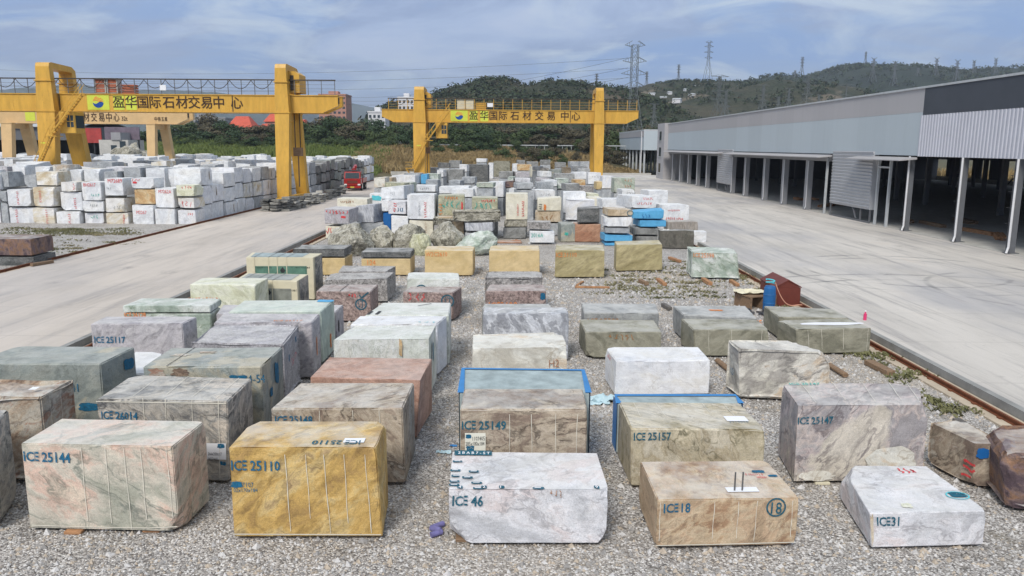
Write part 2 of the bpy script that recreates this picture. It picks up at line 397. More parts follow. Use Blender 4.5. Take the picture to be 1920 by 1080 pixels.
plain('barrelblue', (.02,.12,.32), .45, .15); plain('hosecyan', (.10,.50,.56), .5); plain('hosepink', (.65,.33,.22), .5); plain('sheetcream', (.60,.56,.42), .8)
plain('purplecan', (.16,.15,.33), .4, .3, 9); plain('plasticblue', (.42,.56,.61), .4); plain('slabgrey', (.24,.235,.215), .8, .45, 1.5, .4); plain('slablight', (.45,.44,.40), .8, .3, 1.5, .4); plain('slabdark', (.12,.12,.115), .8, .3, 1.5, .4)
plain('bottlepink', (.62,.05,.16), .4)

# ------------------------------------------------------------------ setting: ground, yard, roads, rails
def gravel_mat(name, warm, grass):
    t = NT(name, 0.95); v = t.vec(False)
    big = t.noise(v, .13, 6, .6); mid = t.noise(v, .9, 6, .65)
    vo = t.n('ShaderNodeTexVoronoi'); vo.inputs['Scale'].default_value = 30.0; vo.inputs['Randomness'].default_value = 1.0
    wz = t.noise(v, 9, 3, .6, 0, 1)
    sc = t.n('ShaderNodeVectorMath', operation='SCALE'); t.L(wz, sc.inputs[0]); sc.inputs['Scale'].default_value = .07
    av = t.n('ShaderNodeVectorMath', operation='ADD'); t.L(v, av.inputs[0]); t.L(sc.outputs[0], av.inputs[1])
    t.L(av.outputs[0], vo.inputs['Vector'])
    k = t.n('ShaderNodeSeparateColor'); t.L(vo.outputs['Color'], k.inputs[0])
    c = t.ramp(k.outputs[0], [(0, (.12,.112,.105)), (.25, (.25,.232,.217)), (.5, (.40,.372,.345)), (.8, (.58,.555,.525)), (1, (.80,.785,.76))])
    gap = t.val(vo.outputs['Distance'], .45, .85, 1.0, .45)
    gm = t.n('ShaderNodeCombineColor')
    for i in range(3): t.L(gap, gm.inputs[i])
    c = t.mix(c, gm.outputs[0], .8, 'MULTIPLY')
    c = t.mix(c, warm, t.val(big, .45, .68, 0, .45))
    c = t.mix(c, t.ramp(t.noise(v, .55, 8, .7), [(.3, (.72,.71,.69)), (.48, (1,1,1)), (.68, (1.16,1.15,1.14))]), 1.0, 'MULTIPLY')
    dirt = t.val(t.noise(v, .35, 7, .7), .56, .70, 0, .65)
    c = t.mix(c, (.20,.17,.12), t.math('MULTIPLY', dirt, grass))
    t.color(c)
    hb = t.math('ADD', t.math('MULTIPLY', vo.outputs['Distance'], -1.0), t.math('MULTIPLY', mid, .5))
    t.bump(hb, .6, .05)
    return t.m
def road_mat(name, c, lanes):
    t = NT(name, 0.85); v = t.vec(False)
    a = t.noise(t.map(v, (1, .18, 1)), .35, 9, .68, .4)
    k = t.ramp(a, [(.3, tuple(x * .80 for x in c)), (.48, c), (.62, tuple(min(1, x * 1.10) for x in c)), (.75, (c[0] * 1.08, c[1] * 1.0, c[2] * .92))])
    b = t.noise(t.map(v, (2.2, .12, 1)), .8, 8, .7)
    k = t.mix(k, (.23,.22,.22), t.val(b, .52, .68, 0, .3 + .4 * lanes))
    s = t.noise(v, 2.0, 9, .75)
    k = t.mix(k, (.20,.19,.18), t.val(s, .60, .72, 0, .5))
    blot = t.noise(t.map(v, (1, .5, 1)), .09, 5, .6)
    k = t.mix(k, (.30,.30,.32), t.val(blot, .48, .62, 0, .62 * lanes))
    # slab joints every 5 m along the road
    sx = t.n('ShaderNodeSeparateXYZ'); t.L(v, sx.inputs[0])
    for ax, per in ((1, 5.0), (0, 4.0)):
        fr = t.math('FRACT', t.math('DIVIDE', sx.outputs[ax], per))
        j = t.val(t.math('ABSOLUTE', t.math('SUBTRACT', fr, .5)), .0, .006, 1, 0)
        k = t.mix(k, (.22,.20,.18), t.math('MULTIPLY', j, .55))
    oil = t.n('ShaderNodeTexVoronoi'); oil.inputs['Scale'].default_value = .33; t.L(t.map(v, (1, .8, 1)), oil.inputs['Vector'])
    k = t.mix(k, (.14,.135,.13), t.math('MULTIPLY', t.val(oil.outputs['Distance'], .05, .22, .5, 0), t.val(t.noise(v, 3, 5, .7), .42, .6)))
    cr = t.n('ShaderNodeTexVoronoi', feature='DISTANCE_TO_EDGE'); cr.inputs['Scale'].default_value = .12; t.L(t.map(t.noise(v, .6, 5, .6, 0, 1), (3, 3, 3)), cr.inputs['Vector'])
    # arcs left by turning tyres
    for (cx, cy, rad, wd) in ((22, 44, 5.2, .2), (22.4, 43.6, 6.9, .2), (27, 38, 6.0, .2), (20, 30, 11, .2), (20, 30, 12.8, .2)):
        if lanes < .8: break
        d = t.n('ShaderNodeVectorMath', operation='DISTANCE'); t.L(v, d.inputs[0]); d.inputs[1].default_value = (cx, cy, 0.3)
        r = t.val(t.math('ABSOLUTE', t.math('SUBTRACT', d.outputs['Value'], rad)), wd * .4, wd, 1, 0)
        k = t.mix(k, (.15,.15,.15), t.math('MULTIPLY', r, t.val(t.noise(v, .25, 4), .45, .6, 0, .6)))
    t.color(k); t.bump(t.noise(v, 14, 6, .7), .25, .02)
    return t.m
M['gravel'] = gravel_mat('gravel', (.44,.38,.30), 1.0)
M['gravel2'] = gravel_mat('gravel2', (.44,.42,.38), .8)
M['road'] = road_mat('road', (.49,.44,.39), .45)
M['road2'] = road_mat('road2', (.50,.47,.43), 1.0)
t = NT('ground', 1.0); v = t.vec(False)
t.color(t.ramp(t.noise(v, .05, 8, .7), [(.3, (.05,.06,.025)), (.5, (.09,.08,.04)), (.7, (.14,.11,.06))])); M['ground'] = t.m

XL, XR, XB, XG = -15.1, 13.5, 32.8, -26.9     # left kerb, right kerb, building line, left road edge
YF = 196.0                                     # far end of the yard
def sheet(name, x0, x1, y0, y1, z, mat, kind='structure'):
    mb = MB(); mb.quad((x0, y0, z), (x1, y0, z), (x1, y1, z), (x0, y1, z))
    return tag(mb.build(name, mat), kind=kind)
sheet('ground', -9000, 9000, -400, 16000, -.12, M['ground'])
sheet('gravel_yard', XL, XR, -30, YF, 0, M['gravel'])
sheet('gravel_yard', -110, XG, -10, 170, 0.22, M['gravel2'])
mb = MB(); mb.box(XG, XL - .22, -30, YF, -.1, .3); tag(mb.build('road', M['road']), kind='structure')
mb = MB(); mb.box(XR + .22, 100, -30, YF, -.1, .3); tag(mb.build('road', M['road2']), kind='structure')
mb = MB(); mb.box(XL - .22, XL, -30, YF, -.1, .304); tag(mb.build('kerb', M['kerbconc']), kind='structure')
mb = MB(); mb.box(XR, XR + .22, -30, YF, -.1, .304); tag(mb.build('kerb', M['kerbconc']), kind='structure')
mb = MB(); mb.box(-30, 34, YF, YF + .4, -.1, .75); tag(mb.build('boundary_wall', M['concwall']), 'low concrete wall across the far end of the yard', 'wall')
def rail(x, label, slx0, slx1, z=0):
    r = empty('crane_rail', (x, 0, z), 0, label, 'crane rail')
    mb = MB()
    mb.box(-.075, .075, -20, 170, .06, .075); mb.box(-.012, .012, -20, 170, .075, .16); mb.box(-.036, .036, -20, 170, .16, .2)
    mb.build('steel_rail', M['rustrail'], r)
    mb = MB(); mb.box(slx0, slx1, -20, 170, -.05, .055); mb.build('rail_bed', M['sleeper'], r)
    mb = MB()
    for i in range(150): mb.box(-.13, .13, -10 + i * 1.2, -9.86 + i * 1.2, .055, .09)
    tag(mb.build('rail_clips', M['rustrail'], r), kind='stuff')
rail(XR - .42, 'rusty crane rail along the right edge of the gravel yard', -.38, .40)
rail(XL + .42, 'rusty crane rail along the left edge of the gravel yard', -.40, .38)
rail(XG - .32, 'dark crane rail along the far edge of the left road', -.4, .3, .22)

# ------------------------------------------------------------------ warehouse on the right
def warehouse():
    Y0, Y1 = 30.0, 178.0; YS = 64.6; DEP = 62.0; ZC, ZM, ZT = 6.55, 10.0, 11.85; z0 = .304
    w = empty('warehouse', (XB, 0, 0), 0, 'long open-sided grey steel warehouse beside the right road', 'warehouse')
    t = NT('cladding', .5); v = t.vec(False); sx = t.n('ShaderNodeSeparateXYZ'); t.L(v, sx.inputs[0])
    fr = t.math('FRACT', t.math('DIVIDE', sx.outputs[1], .98)); seam = t.val(t.math('ABSOLUTE', t.math('SUBTRACT', fr, .5)), 0, .02, 1, 0)
    cellr = t.n('ShaderNodeTexWhiteNoise', noise_dimensions='1D'); t.L(t.math('FLOOR', t.math('DIVIDE', sx.outputs[1], 5.9)), cellr.inputs['W'])
    def clad(base):
        k = t.mix(tuple(x * .955 for x in base), tuple(x * 1.03 for x in base), cellr.outputs[0])
        k = t.mix(k, tuple(x * .9 for x in base), t.val(t.noise(t.map(v, (1, 1, .15)), .9, 7, .7), .5, .75, 0, .6))
        return t.mix(k, tuple(x * .8 for x in base), t.math('MULTIPLY', seam, .5))
    t.color(clad((.42,.475,.505))); M['clad'] = t.m
    t = NT('cladding_upper', .5); v = t.vec(False); sx = t.n('ShaderNodeSeparateXYZ'); t.L(v, sx.inputs[0])
    fr = t.math('FRACT', t.math('DIVIDE', sx.outputs[1], .98)); seam = t.val(t.math('ABSOLUTE', t.math('SUBTRACT', fr, .5)), 0, .02, 1, 0)
    cellr = t.n('ShaderNodeTexWhiteNoise', noise_dimensions='1D'); t.L(t.math('FLOOR', t.math('DIVIDE', sx.outputs[1], 5.9)), cellr.inputs['W'])
    t.color(clad((.385,.375,.38))); M['clad_up'] = t.m
    plain('corru', (.46,.47,.52), .42, .06, .6); plain('slate', (.055,.062,.075), .5, .1, .5); plain('shutter', (.27,.275,.29), .5, .06, .8); plain('panel', (.40,.41,.43), .5, .06, .8)
    MB().box(0, .14, YS, Y1, ZC, ZM).build('lower_cladding', M['clad'], w)
    MB().box(-.01, .14, YS, Y1, ZM, ZT).build('upper_band', M['clad_up'], w)
    # profiled sheet on the near bay
    mb = MB(); y = Y0; per = .42; prof = []
    while y < YS - .05:
        prof += [(y, 0), (y + .14, 0), (y + .2, -.07), (y + .36, -.07)]; y += per
    for (a, xa), (b, xb) in zip(prof, prof[1:]):
        mb.quad((xa - .02, a, ZC - .05), (xb - .02, b, ZC - .05), (xb - .02, b, ZM - .25), (xa - .02, a, ZM - .25))
    mb.box(.02, .14, Y0, YS, ZC - .05, ZM - .25)
    mb.build('profiled_cladding', M['corru'], w)
    MB().box(-.05, .14, Y0, YS, ZM - .25, ZT).build('dark_upper_band', M['slate'], w)
    MB().box(-.12, .3, Y0, Y1, ZT, ZT + .16).build('roof_edge', M['galv'], w)
    # roof
    mb = MB(); mb.prism([(.3, ZT), (DEP / 2, ZT + 1.2), (DEP, ZT), (DEP, ZT - .25), (DEP / 2, ZT + .95), (.3, ZT - .25)], 'y', Y0, Y1)
    mb.build('roof', M['steelgrey'], w)
    MB().box(0, DEP, Y0 - .1, Y1, .304, .33).build('floor_slab', M['concwall'], w)
    # end + rear walls: rear wall above 5 m, low wall below
    mb = MB(); mb.box(DEP - .15, DEP, Y0, Y1, 4.9, ZT - .3); y = Y0; j = 0
    while y < Y1 - 1:
        L_ = min((4.6, 3.4, 5.6, 3.8)[j % 4], Y1 - y); mb.box(DEP - .15, DEP, y, y + L_, 1.21, 4.898); y += L_ + (3.4, 2.6, 4.2)[j % 3]; j += 1
    mb.build('rear_cladding', M['steelgrey'], w)
    MB().box(DEP - .15, DEP, Y0, Y1, .33, 1.2).build('rear_low_wall', M['concwall'], w)
    MB().box(.2, DEP - .2, Y1 - .2, Y1, .33, ZT - .3).build('end_wall', M['steelgrey'], w)
    # front columns, with down pipes
    near = [52.0, 58.4, 66.2]
    for i, y in enumerate(near):
        mb = MB(); mb.box(.02, .4, y - .22, y - .195, z0, ZC); mb.box(.02, .4, y + .195, y + .22, z0, ZC); mb.box(.19, .22, y - .195, y + .195, z0, ZC); mb.box(-.1, .62, y - .36, y + .36, .33, .37)
        c = mb.build('column', M['steelgrey'], w)
        mb = MB()
        if i < 3:
            mb.path([(-.12, y - .30, ZC - .05), (-.12, y - .30, .75), (-.3, y - .42, .36)], .15, 8)
            mb.build('downpipe', M['pipe'], c)
            mb = MB()
            for k in range(5): mb.box(-.08, .3, y + .27, y + .42, 1.2 + k * 1.05, 1.24 + k * 1.05)
            mb.build('bracket', M['steeldark'], c)
    piers = [89.0, 96.8, 104.2, 112.8, 119.6, 135.2, 142.2, 149.4, 156.8, 164.2]
    for y in piers:
        mb = MB(); mb.box(.0, .55, y - .42, y + .42, z0, 5.75)
        for k in range(17): mb.box(-.018, .0, y - .42, y + .42, z0 + .02 + k * .32, z0 + .27 + k * .32)
        c = mb.build('pier', M['shutter'], w)
        mb = MB(); mb.path([(-.1, y - .62, 5.7), (-.1, y - .62, .7), (-.22, y - .66, .45)], .1, 6); mb.build('downpipe', M['pipe'], c)
    # lintel above the openings, canopies
    MB().box(.06, .5, 83.0, 168.0, 5.75, 6.5).build('lintel', M['shutter'], w)
    for a, b in ((64.9, 75.6), (82.2, 120.4), (124.5, 168.5)):
        mb = MB(); mb.hexa([(-1.5, a, 6.12), (.0, a, 6.25), (.0, b, 6.25), (-1.5, b, 6.12), (-1.5, a, 6.2), (.0, a, 6.42), (.0, b, 6.42), (-1.5, b, 6.2)])
        mb.build('canopy', M['clad_up'], w)
    # louvred panels (two), raised off the ground
    for a, b in ((72.6, 81.8), (119.2, 127.8)):
        mb = MB(); mb.box(-.05, .4, a, b, 1.55, 6.85)
        for k in range(17): mb.hexa([(-.06, a + .02, 1.58 + k * .31), (-.05, a + .02, 1.58 + k * .31), (-.05, b - .02, 1.58 + k * .31), (-.06, b - .02, 1.58 + k * .31), (-.16, a + .02, 1.82 + k * .31), (-.05, a + .02, 1.86 + k * .31), (-.05, b - .02, 1.86 + k * .31), (-.16, b - .02, 1.82 + k * .31)])
        p = mb.build('shutter_panel', M['panel'], w)
        mb = MB(); mb.box(-.02, .12, a, a + .12, z0, 1.55); mb.box(-.02, .12, b - .12, b, z0, 1.55); mb.box(-.02, .12, a + .12, b - .12, z0, .46)
        mb.box(-.02, .12, a + 2, a + 2.1, .46, 1.55); mb.bar((.05, a + 3, .5), (.05, a + 3.8, 1.5), .1)
        mb.build('base_frame', M['steelgrey'], p)
    for y in (69.4, 71.6, 83.4):
        MB().box(-.05, .15, y - .1, y + .1, z0, 6.1).build('door_post', M['galv'], w)
    MB().box(-.03, .12, 69.5, 71.5, 5.4, 5.55).build('door_head', M['galv'], w)
    # stair tower at the far end with three windows
    mb = MB(); mb.box(-.8, 5, 170, 178, .3, 12.1); tw = mb.build('stair_tower', M['clad_up'], w)
    for z in (1.7, 5.1, 8.5):
        f = MB().box(-.84, -.801, 173.2, 175.4, z, z + 1.9).build('window', M['glass'], tw)
        MB().box(-.95, -.8, 172.9, 175.7, z - .18, z - .04).build('sill', M['galv'], f)
    # inner column rows and roof beams
    for k, x in enumerate((18, 34, 50)):
        for y in [52 + 7.6 * j for j in range(16)]:
            mb = MB(); mb.box(x - .25, x + .25, y - .2, y + .2, .33, ZT - .2); mb.build('inner_column', M['steelgrey'], w)
    mb = MB()
    for j in range(16):
        y = 52 + 7.6 * j; mb.box(.2, DEP - .3, y - .12, y + .12, ZC + .2, ZC + .9)
    mb.build('roof_beams', M['steeldark'], w)
    mb = MB()
    for j in range(0, 15, 3):
        y = 52 + 7.6 * j
        mb.bar((DEP - 1, y, .6), (DEP - 1, y + 7.6, 6.3), .16); mb.bar((DEP - 1, y, 6.3), (DEP - 1, y + 7.6, .6), .16)
    mb.build('bracing', M['steeldark'], w)
    return w
warehouse()
# materials lying on the warehouse floor
for k in range(14):
    y = rng.uniform(58, 110); x = XB + rng.uniform(3, 13)
    mb = MB(); L_ = rng.uniform(2.5, 5)
    for q in range(rng.randint(2, 4)):
        o = rng.uniform(-.3, .3); mb.box(-L_ / 2 + o, L_ / 2 + o, q * .28 - .4, q * .28 - .16, 0, .14); mb.box(-L_ / 2 - o, L_ / 2 - o, q * .25 - .35, q * .25 - .15, .144, .28)
    o = mb.build('timber_pile', M['timber_orange' if k % 3 else 'timber'], None, (x, y, .332)); o.rotation_euler.z = rng.uniform(-.4, .4) + 1.2
    tag(o, 'loose pile of planks lying on the dark warehouse floor', 'timber pile', 'planks lying inside the warehouse')
# lower shed beyond the warehouse
def far_shed():
    w = empty('open_shed', (XB, 0, 0), 0, 'lower open shed on bare steel columns beyond the warehouse', 'shed')
    mb = MB(); mb.box(-.2, 22, 200, 246, 6.3, 11.0); mb.build('cladding', M['clad'], w)
    MB().box(-.3, 22.1, 200, 246.1, 11.0, 11.4).build('roof', M['galv'], w)
    MB().box(-.28, -.2, 200, 246.1, 9.6, 11.0).build('upper_band', M['clad_up'], w)
    for k in range(8):
        y = 201 + 6.3 * k
        for x in (0.2, 7.4, 14.5): MB().box(x - .2, x + .2, y - .2, y + .2, -.1, 6.3).build('column', M['galv'], w)
    mb = MB(); mb.path([(-.3, 203, 11), (-.3, 203, 0)], .3, 6); mb.build('downpipe', M['pipe'], w)
far_shed()
# ------------------------------------------------------------------ lettering
_tc = {}
def text_mesh(s, bold=.0):
    """flat glyph mesh, height of capitals ~1, origin at left base line"""
    key = (s, bold)
    if key in _tc: return _tc[key]
    if s.startswith('ICE') and len(s) > 3:         # stencil E: three bars clear of a thin stem
        a_, fa, wa = text_mesh('IC', bold); b_, fb, wb = text_mesh(s[3:].strip(), bold)
        V_ = list(a_); F_ = list(fa); x = wa + .14
        for (x0, x1, y0, y1) in ((x, x + .42, 0, .19), (x, x + .40, .40, .59), (x, x + .42, .80, .99), (x - .07, x - .02, .02, .97)):
            k = len(V_); V_ += [(x0, y0), (x1, y0), (x1, y1), (x0, y1)]; F_.append((k, k + 1, k + 2, k + 3))
        k = len(V_); x += .42 + (.38 if s[3] == ' ' else .12); V_ += [(q[0] + x, q[1]) for q in b_]; F_ += [tuple(i + k for i in f) for f in fb]
        _tc[key] = (V_, F_, x + wb); return _tc[key]
    cu = bpy.data.curves.new('lettering', 'FONT'); cu.body = s; cu.size = 1.38; cu.offset = bold; cu.resolution_u = 2
    o = bpy.data.objects.new('lettering', cu); COL.objects.link(o)
    dg = bpy.context.evaluated_depsgraph_get()
    me = bpy.data.meshes.new_from_object(o.evaluated_get(dg))
    vs = [tuple(v.co) for v in me.vertices]; fs = [tuple(p.vertices) for p in me.polygons]
    bpy.data.objects.remove(o); bpy.data.curves.remove(cu); bpy.data.meshes.remove(me)
    x0 = min(v[0] for v in vs); x1 = max(v[0] for v in vs)
    _tc[key] = ([(v[0] - x0, v[1]) for v in vs], fs, x1 - x0)
    return _tc[key]
def put_text(name, s, mat, parent, origin, ex, ey, h, width=None, bold=.0, wk=1.0):
    vs, fs, w = text_mesh(s, bold)
    ex = Vector(ex).normalized(); ey = Vector(ey).normalized(); k = (width / w) if width else h * wk
    me = bpy.data.meshes.new(name)
    me.from_pydata([tuple(Vector(origin) + ex * (x * k) + ey * (y * h)) for x, y in vs], [], fs)
    return link_mesh(name, me, mat, parent)

# ------------------------------------------------------------------ gantry cranes
def gantry(loc, xl, xr, gl, gr, label, mat, tall=True, zb=10.8, zt=12.9, ztop=16.3, ang=0, sign=None, trolley=None, white_box=None, dist=94, detail=True, legw=1.55, rail_x=None):
    """xl/xr: leg lines, gl/gr: girder ends (world X); loc.y = the front legs"""
    Y = loc
    g = empty('gantry_crane', ((xl + xr) / 2, Y, 0), ang, label, 'gantry crane')
    cx = (xl + xr) / 2; xl -= cx; xr -= cx; gl -= cx; gr -= cx
    # girders: front one between front and rear legs, and its twin
    for k, y in enumerate((1.15, 3.4)):
        mb = MB(); e = 1.7
        mb.prism([(gl, zb + .75), (gl + e, zb), (gr - e, zb), (gr, zb + .75), (gr, zt), (gl, zt)], 'y', y, y + .75)
        mb.box(gl - .05, gr + .05, y - .12, y + .9, zt, zt + .09); mb.box(gl + e, gr - e, y - .1, y + .85, zb - .08, zb)
        gd = mb.build('girder', mat, g)
        if k == 0 and detail:
            mb = MB(); q = gl + 2.2
            while q < gr - 2: mb.box(q - .03, q + .03, y - .012, y, zb + .02, zt - .02); q += 3.1
            mb.build('weld_seams', mat, gd)
        if k == 0:
            mb = MB(); mb.box(gr, gr + .06, y + .12, y + .62, zb + 1.0, zt - .2); mb.build('end_plate', M['cranedark'], gd)
            if detail:
                mb = MB()
                for x in (gl + (gr - gl) * .30, gl + (gr - gl) * .735): mb.box(x - .05, x + .05, y - .03, y, zb, zt)
                mb.build('splice_plate', M['cranedark'], gd)
    # legs
    for s, x in ((-1, xl), (1, xr)):
        lw = legw * (.95 if s < 0 else .76)
        for f in (0, 1):
            yb = -1.0 if f == 0 else 7.2; yt = .0 if f == 0 else 4.7
            b = lw * .5; tt = lw * .62
            c = [(x - b, yb, 1.0), (x + b, yb, 1.0), (x + b, yb + 1.2, 1.0), (x - b, yb + 1.2, 1.0)]
            zj = zb - .1
            m_ = [(x - tt, yt, zj), (x + tt, yt, zj), (x + tt, yt + 1.0, zj), (x - tt, yt + 1.0, zj)]
            mb = MB(); mb.hexa(c + m_)
            if tall:
                u = [(x - tt * .75, yt + .1, ztop - .5), (x + tt * .75, yt + .1, ztop - .5), (x + tt * .75, yt + .9, ztop - .5), (x - tt * .75, yt + .9, ztop - .5)]
                mb.hexa([(p[0], p[1], zj + .002) for p in m_] + u)
                mb.box(x - tt * .95, x + tt * .95, yt - .08, yt + 1.08, ztop - 2.1, ztop - 1.98)
            mb.box(x - tt * 1.1, x + tt * 1.1, yt - .1, yt + 1.1, zj - .06, zj + .08)
            mb.build('leg', mat, g)
        if tall:
            tt = lw * .62 * .75
            mb = MB(); mb.prism([(.1, ztop - .5), (.25, ztop - .1), (.7, ztop), (4.9, ztop - .15), (5.5, ztop - .5), (5.7, ztop - .9), (4.8, ztop - .9), (4.7, ztop - .8), (.9, ztop - .7)], 'x', x - tt, x + tt)
            mb.build('portal_arch', mat, g)
        # end carriage with wheels
        mb = MB(); mb.box(x - .35, x + .35, -2.6, 10.0, .55, 1.1); ec = mb.build('end_carriage', mat, g)
        for yy in (-2.0, -.8, 8.2, 9.4):
            mb = MB(); mb.bar((x - .16, yy, .47), (x + .16, yy, .47), .56, .56, 0, 16); mb.build('wheel', M['steeldark'], ec)
        mb = MB(); mb.box(x - .25, x + .25, .6, 6.8, zb - .9, zb - .15); mb.build('tie_beam', mat, g)
    if not detail: return g, cx
    # railing with festoon
    mb = MB(); yr = 1.1; n = int((gr - gl) / 1.55); top = zt + 1.75
    mb.bar((gl + 1.0, yr, top), (gr - .2, yr, top), .13, .13)
    rl = mb.build('railing', M['cranedark'], g)
    mb = MB()
    for i in range(n + 1):
        x = gl + 1.1 + (gr - gl - 1.4) * i / n; mb.bar((x, yr, zt), (x, yr, top), .07)
    for z in (.45, .85, 1.25): mb.bar((gl + 1.1, yr, zt + z), (gr - .3, yr, zt + z), .028)
    mb.build('railing_posts', mat if white_box else M['steelgrey'], rl)
    mb = MB(); L_ = 2.45; i = 0; x = gl + 1.6
    while x < (xr - 1.5 if not white_box else gl + 8):
        pts = [(x + L_ * q / 8, yr - .05, top - .95 * (1 - ((q - 4) / 4) ** 2) - .06) for q in range(9)]
        mb.path(pts, .075, 5); x += L_
    mb.build('festoon_cable', M['cranedark'], rl)
    # operator cab, stairs
    cbx = xl + (3.6 if white_box else 3.0)
    mb = MB(); mb.box(cbx - .9, cbx + .9, -1.2, .9, zb - 2.6, zb - .2); cab = mb.build('operator_cab', mat, g, bevel=.06)
    MB().box(cbx - .05, cbx + .8, -1.23, -1.2, zb - 1.9, zb - .6).build('cab_window', M['glass'], cab)
    MB().box(cbx + .9, cbx + .93, -1.0, .7, zb - 2.0, zb - .6).build('cab_window', M['glass'], cab)
    mb = MB()
    for xx in (.0, .42, .84): mb.box(cbx + xx - .06, cbx + xx, -1.26, -1.23, zb - 1.95, zb - .55)
    mb.box(cbx - .06, cbx + .84, -1.26, -1.23, zb - 1.3, zb - 1.22); mb.build('window_frame', mat, cab)
    mb = MB()
    def flight(a, b):
        a = Vector(a); b = Vector(b); d = b - a; n_ = int(abs(d.z) / .28)
        for oy in (0, .7):
            o = Vector((0, oy, 0)); mb.bar(a + o, b + o, .1, .16); mb.bar(a + o + Vector((0, 0, .95)), b + o + Vector((0, 0, .95)), .05)
            for q in range(0, n_ + 1, 3): p = a + d * q / n_ + o; mb.bar(p, p + Vector((0, 0, .95)), .04)
        for q in range(1, n_):
            p = a + d * q / n_; mb.box(p.x - .13, p.x + .13, p.y, p.y + .7, p.z - .02, p.z + .02)
    lx = xl
    flight((lx - .9, -2.1, 3.6), (lx + 1.4, -2.1, zb - 2.9)); flight((lx + 1.5, -2.3, zb - 2.9), (lx + 5.0, -1.4, zt))
    mb.box(lx + .9, lx + 2.3, -2.3, -1.0, zb - 2.98, zb - 2.9); mb.box(lx - 2.0, lx - .6, -2.3, -1.2, 3.5, 3.58); mb.bar((lx - 1.9, -2.2, 3.5), (lx - .5, -2.2, 1.1), .1); mb.bar((lx - 1.9, -1.3, 3.5), (lx - .5, -1.3, 1.1), .1)
    for q in (0, .45, .9):
        mb.bar((lx + .9, -2.3, zb - 2.9 + q), (lx + 2.2, -2.3, zb - 2.9 + q), .05); mb.bar((lx - 2.0, -2.3, 3.6 + q), (lx - .8, -2.3, 3.6 + q), .05)
    mb.build('stairs', mat, g)
    MB().box(xl - .35, xl + .35, -.93, -.9, 7.0, 7.16).build('notice_plate', M['signgreen'], g)
    # electrical cabinets on the girder
    bx = trolley - cx
    for q in (0, 1):
        b = MB().box(bx + q * 1.35, bx + q * 1.35 + 1.25, 1.3, 2.4, zt + .15, zt + 1.75).build('electrical_cabinet', M['panelframe'] if not white_box else M['sheetcream'], g)
        if not white_box:
            mb = MB()
            for r_ in range(3): mb.box(bx + q * 1.35 + .12, bx + q * 1.35 + 1.12, 1.27, 1.3, zt + .25 + r_ * .5, zt + .25 + r_ * .5 + .42)
            mb.build('red_panel', M['rustpanel'], b)
    MB().box(bx - .15, bx + 2.75, 1.2, 2.5, zt + 1.76, zt + 1.84).build('cabinet_roof', M['cranedark'], g)
    mb = MB()
    for q in range(4): mb.box(bx + 2.95, bx + 4.6, 1.3, 2.2, zt + .1 + q * .28, zt + .3 + q * .28)
    mb.build('resistor_bank', M['rustpanel'] if not white_box else M['craneyellow'], g)
    MB().box(bx + (7.6 if not white_box else 4.8), bx + (8.3 if not white_box else 5.7), .98, 1.03, zt + .5, zt + 1.1).build('notice_board', M['whitepaint'], g)
    # hoist trolley
    hx = xr + 1.0 if not white_box else xl + .9
    mb = MB(); mb.prism([(hx - .9, zt + .35), (hx + .8, zt + .35), (hx + .8, zt + 2.4), (hx + .3, zt + 2.75), (hx - .9, zt + 2.75)], 'y', 1.3, 4.2)
    ho = mb.build('hoist_trolley', mat, g)
    MB().box(hx - .25, hx + .15, 1.26, 1.3, zt + .6, zt + 2.3).build('opening', M['cranedark'], ho)
    mb = MB(); mb.path([(hx - .3, 2.6, zt), (hx - .3, 2.6, zb - 4.0)], .12, 6); mb.path([(hx + .3, 2.6, zt), (hx + .3, 2.6, zb - 4.0)], .12, 6); mb.build('hoist_rope', M['cranedark'], ho)
    mb = MB(); mb.box(hx - .5, hx + .5, 2.3, 2.9, zb - 5.0, zb - 4.0); mb.path([(hx, 2.6, zb - 5), (hx, 2.6, zb - 8.6)], .16, 6); mb.build('hook_block', M['timber'], ho)
    # sign
    if sign:
        (b0, b1), chars = sign
        yf = 1.15
        pn = MB().box(b0 - cx, b1 - cx, yf - .04, yf, zb + .12, zt - .06).build('sign_panel', M['signgreen'], g)
        ec = (b0 + b1) / 2 - cx; ez = (zb + zt) / 2 + .02; r_ = .62
        def arc(a0, a1, n=14, rr=r_, cz=0.0): return [(ec + rr * math.cos(R(a0 + (a1 - a0) * i / n)), ez + cz + rr * .95 * math.sin(R(a0 + (a1 - a0) * i / n))) for i in range(n + 1)]
        wave = [(ec + r_ * (1 - 2 * i / 12) * .97, ez - .02 + .13 * math.sin(i / 12 * 6.28)) for i in range(13)]
        MB().prism(arc(182, 358) + wave, 'y', yf - .06, yf - .042).build('emblem', M['emblemblue'], pn)
        mb = MB()
        for q in range(3):
            n = 12; up = []; lo = []
            for i in range(n + 1):
                u = -1 + 2 * i / n; base = .14 + q * .17; wv = .10 * math.sin(-u * 3.14); hw = r_ * math.sqrt(max(0, 1 - (base / r_) ** 2)) * .95
                up.append((ec + u * hw, ez + base + wv + .09)); lo.append((ec + u * hw, ez + base + wv))
            mb.prism(up + lo[::-1], 'y', yf - .06, yf - .042)
        mb.build('emblem', M['emblemorange'], pn)
        for i, (ch, x) in enumerate(chars):
            hh = 1.15 * (zt - zb) / 2.0
            if i < 2: MB().box(x - cx - .62, x - cx + .62, yf - .03, yf, zb + .12, zt - .12).build('sign_panel', M['signgreen'], g)
            vs, fs, wd = text_mesh(ch, .012)
            put_text('sign_character', ch, M['signtext'], g, (x - cx - wd * hh / 2, yf - .05, zb + (zt - zb) * .26), (1, 0, 0), (0, 0, 1), hh, bold=.012)
    return g, cx

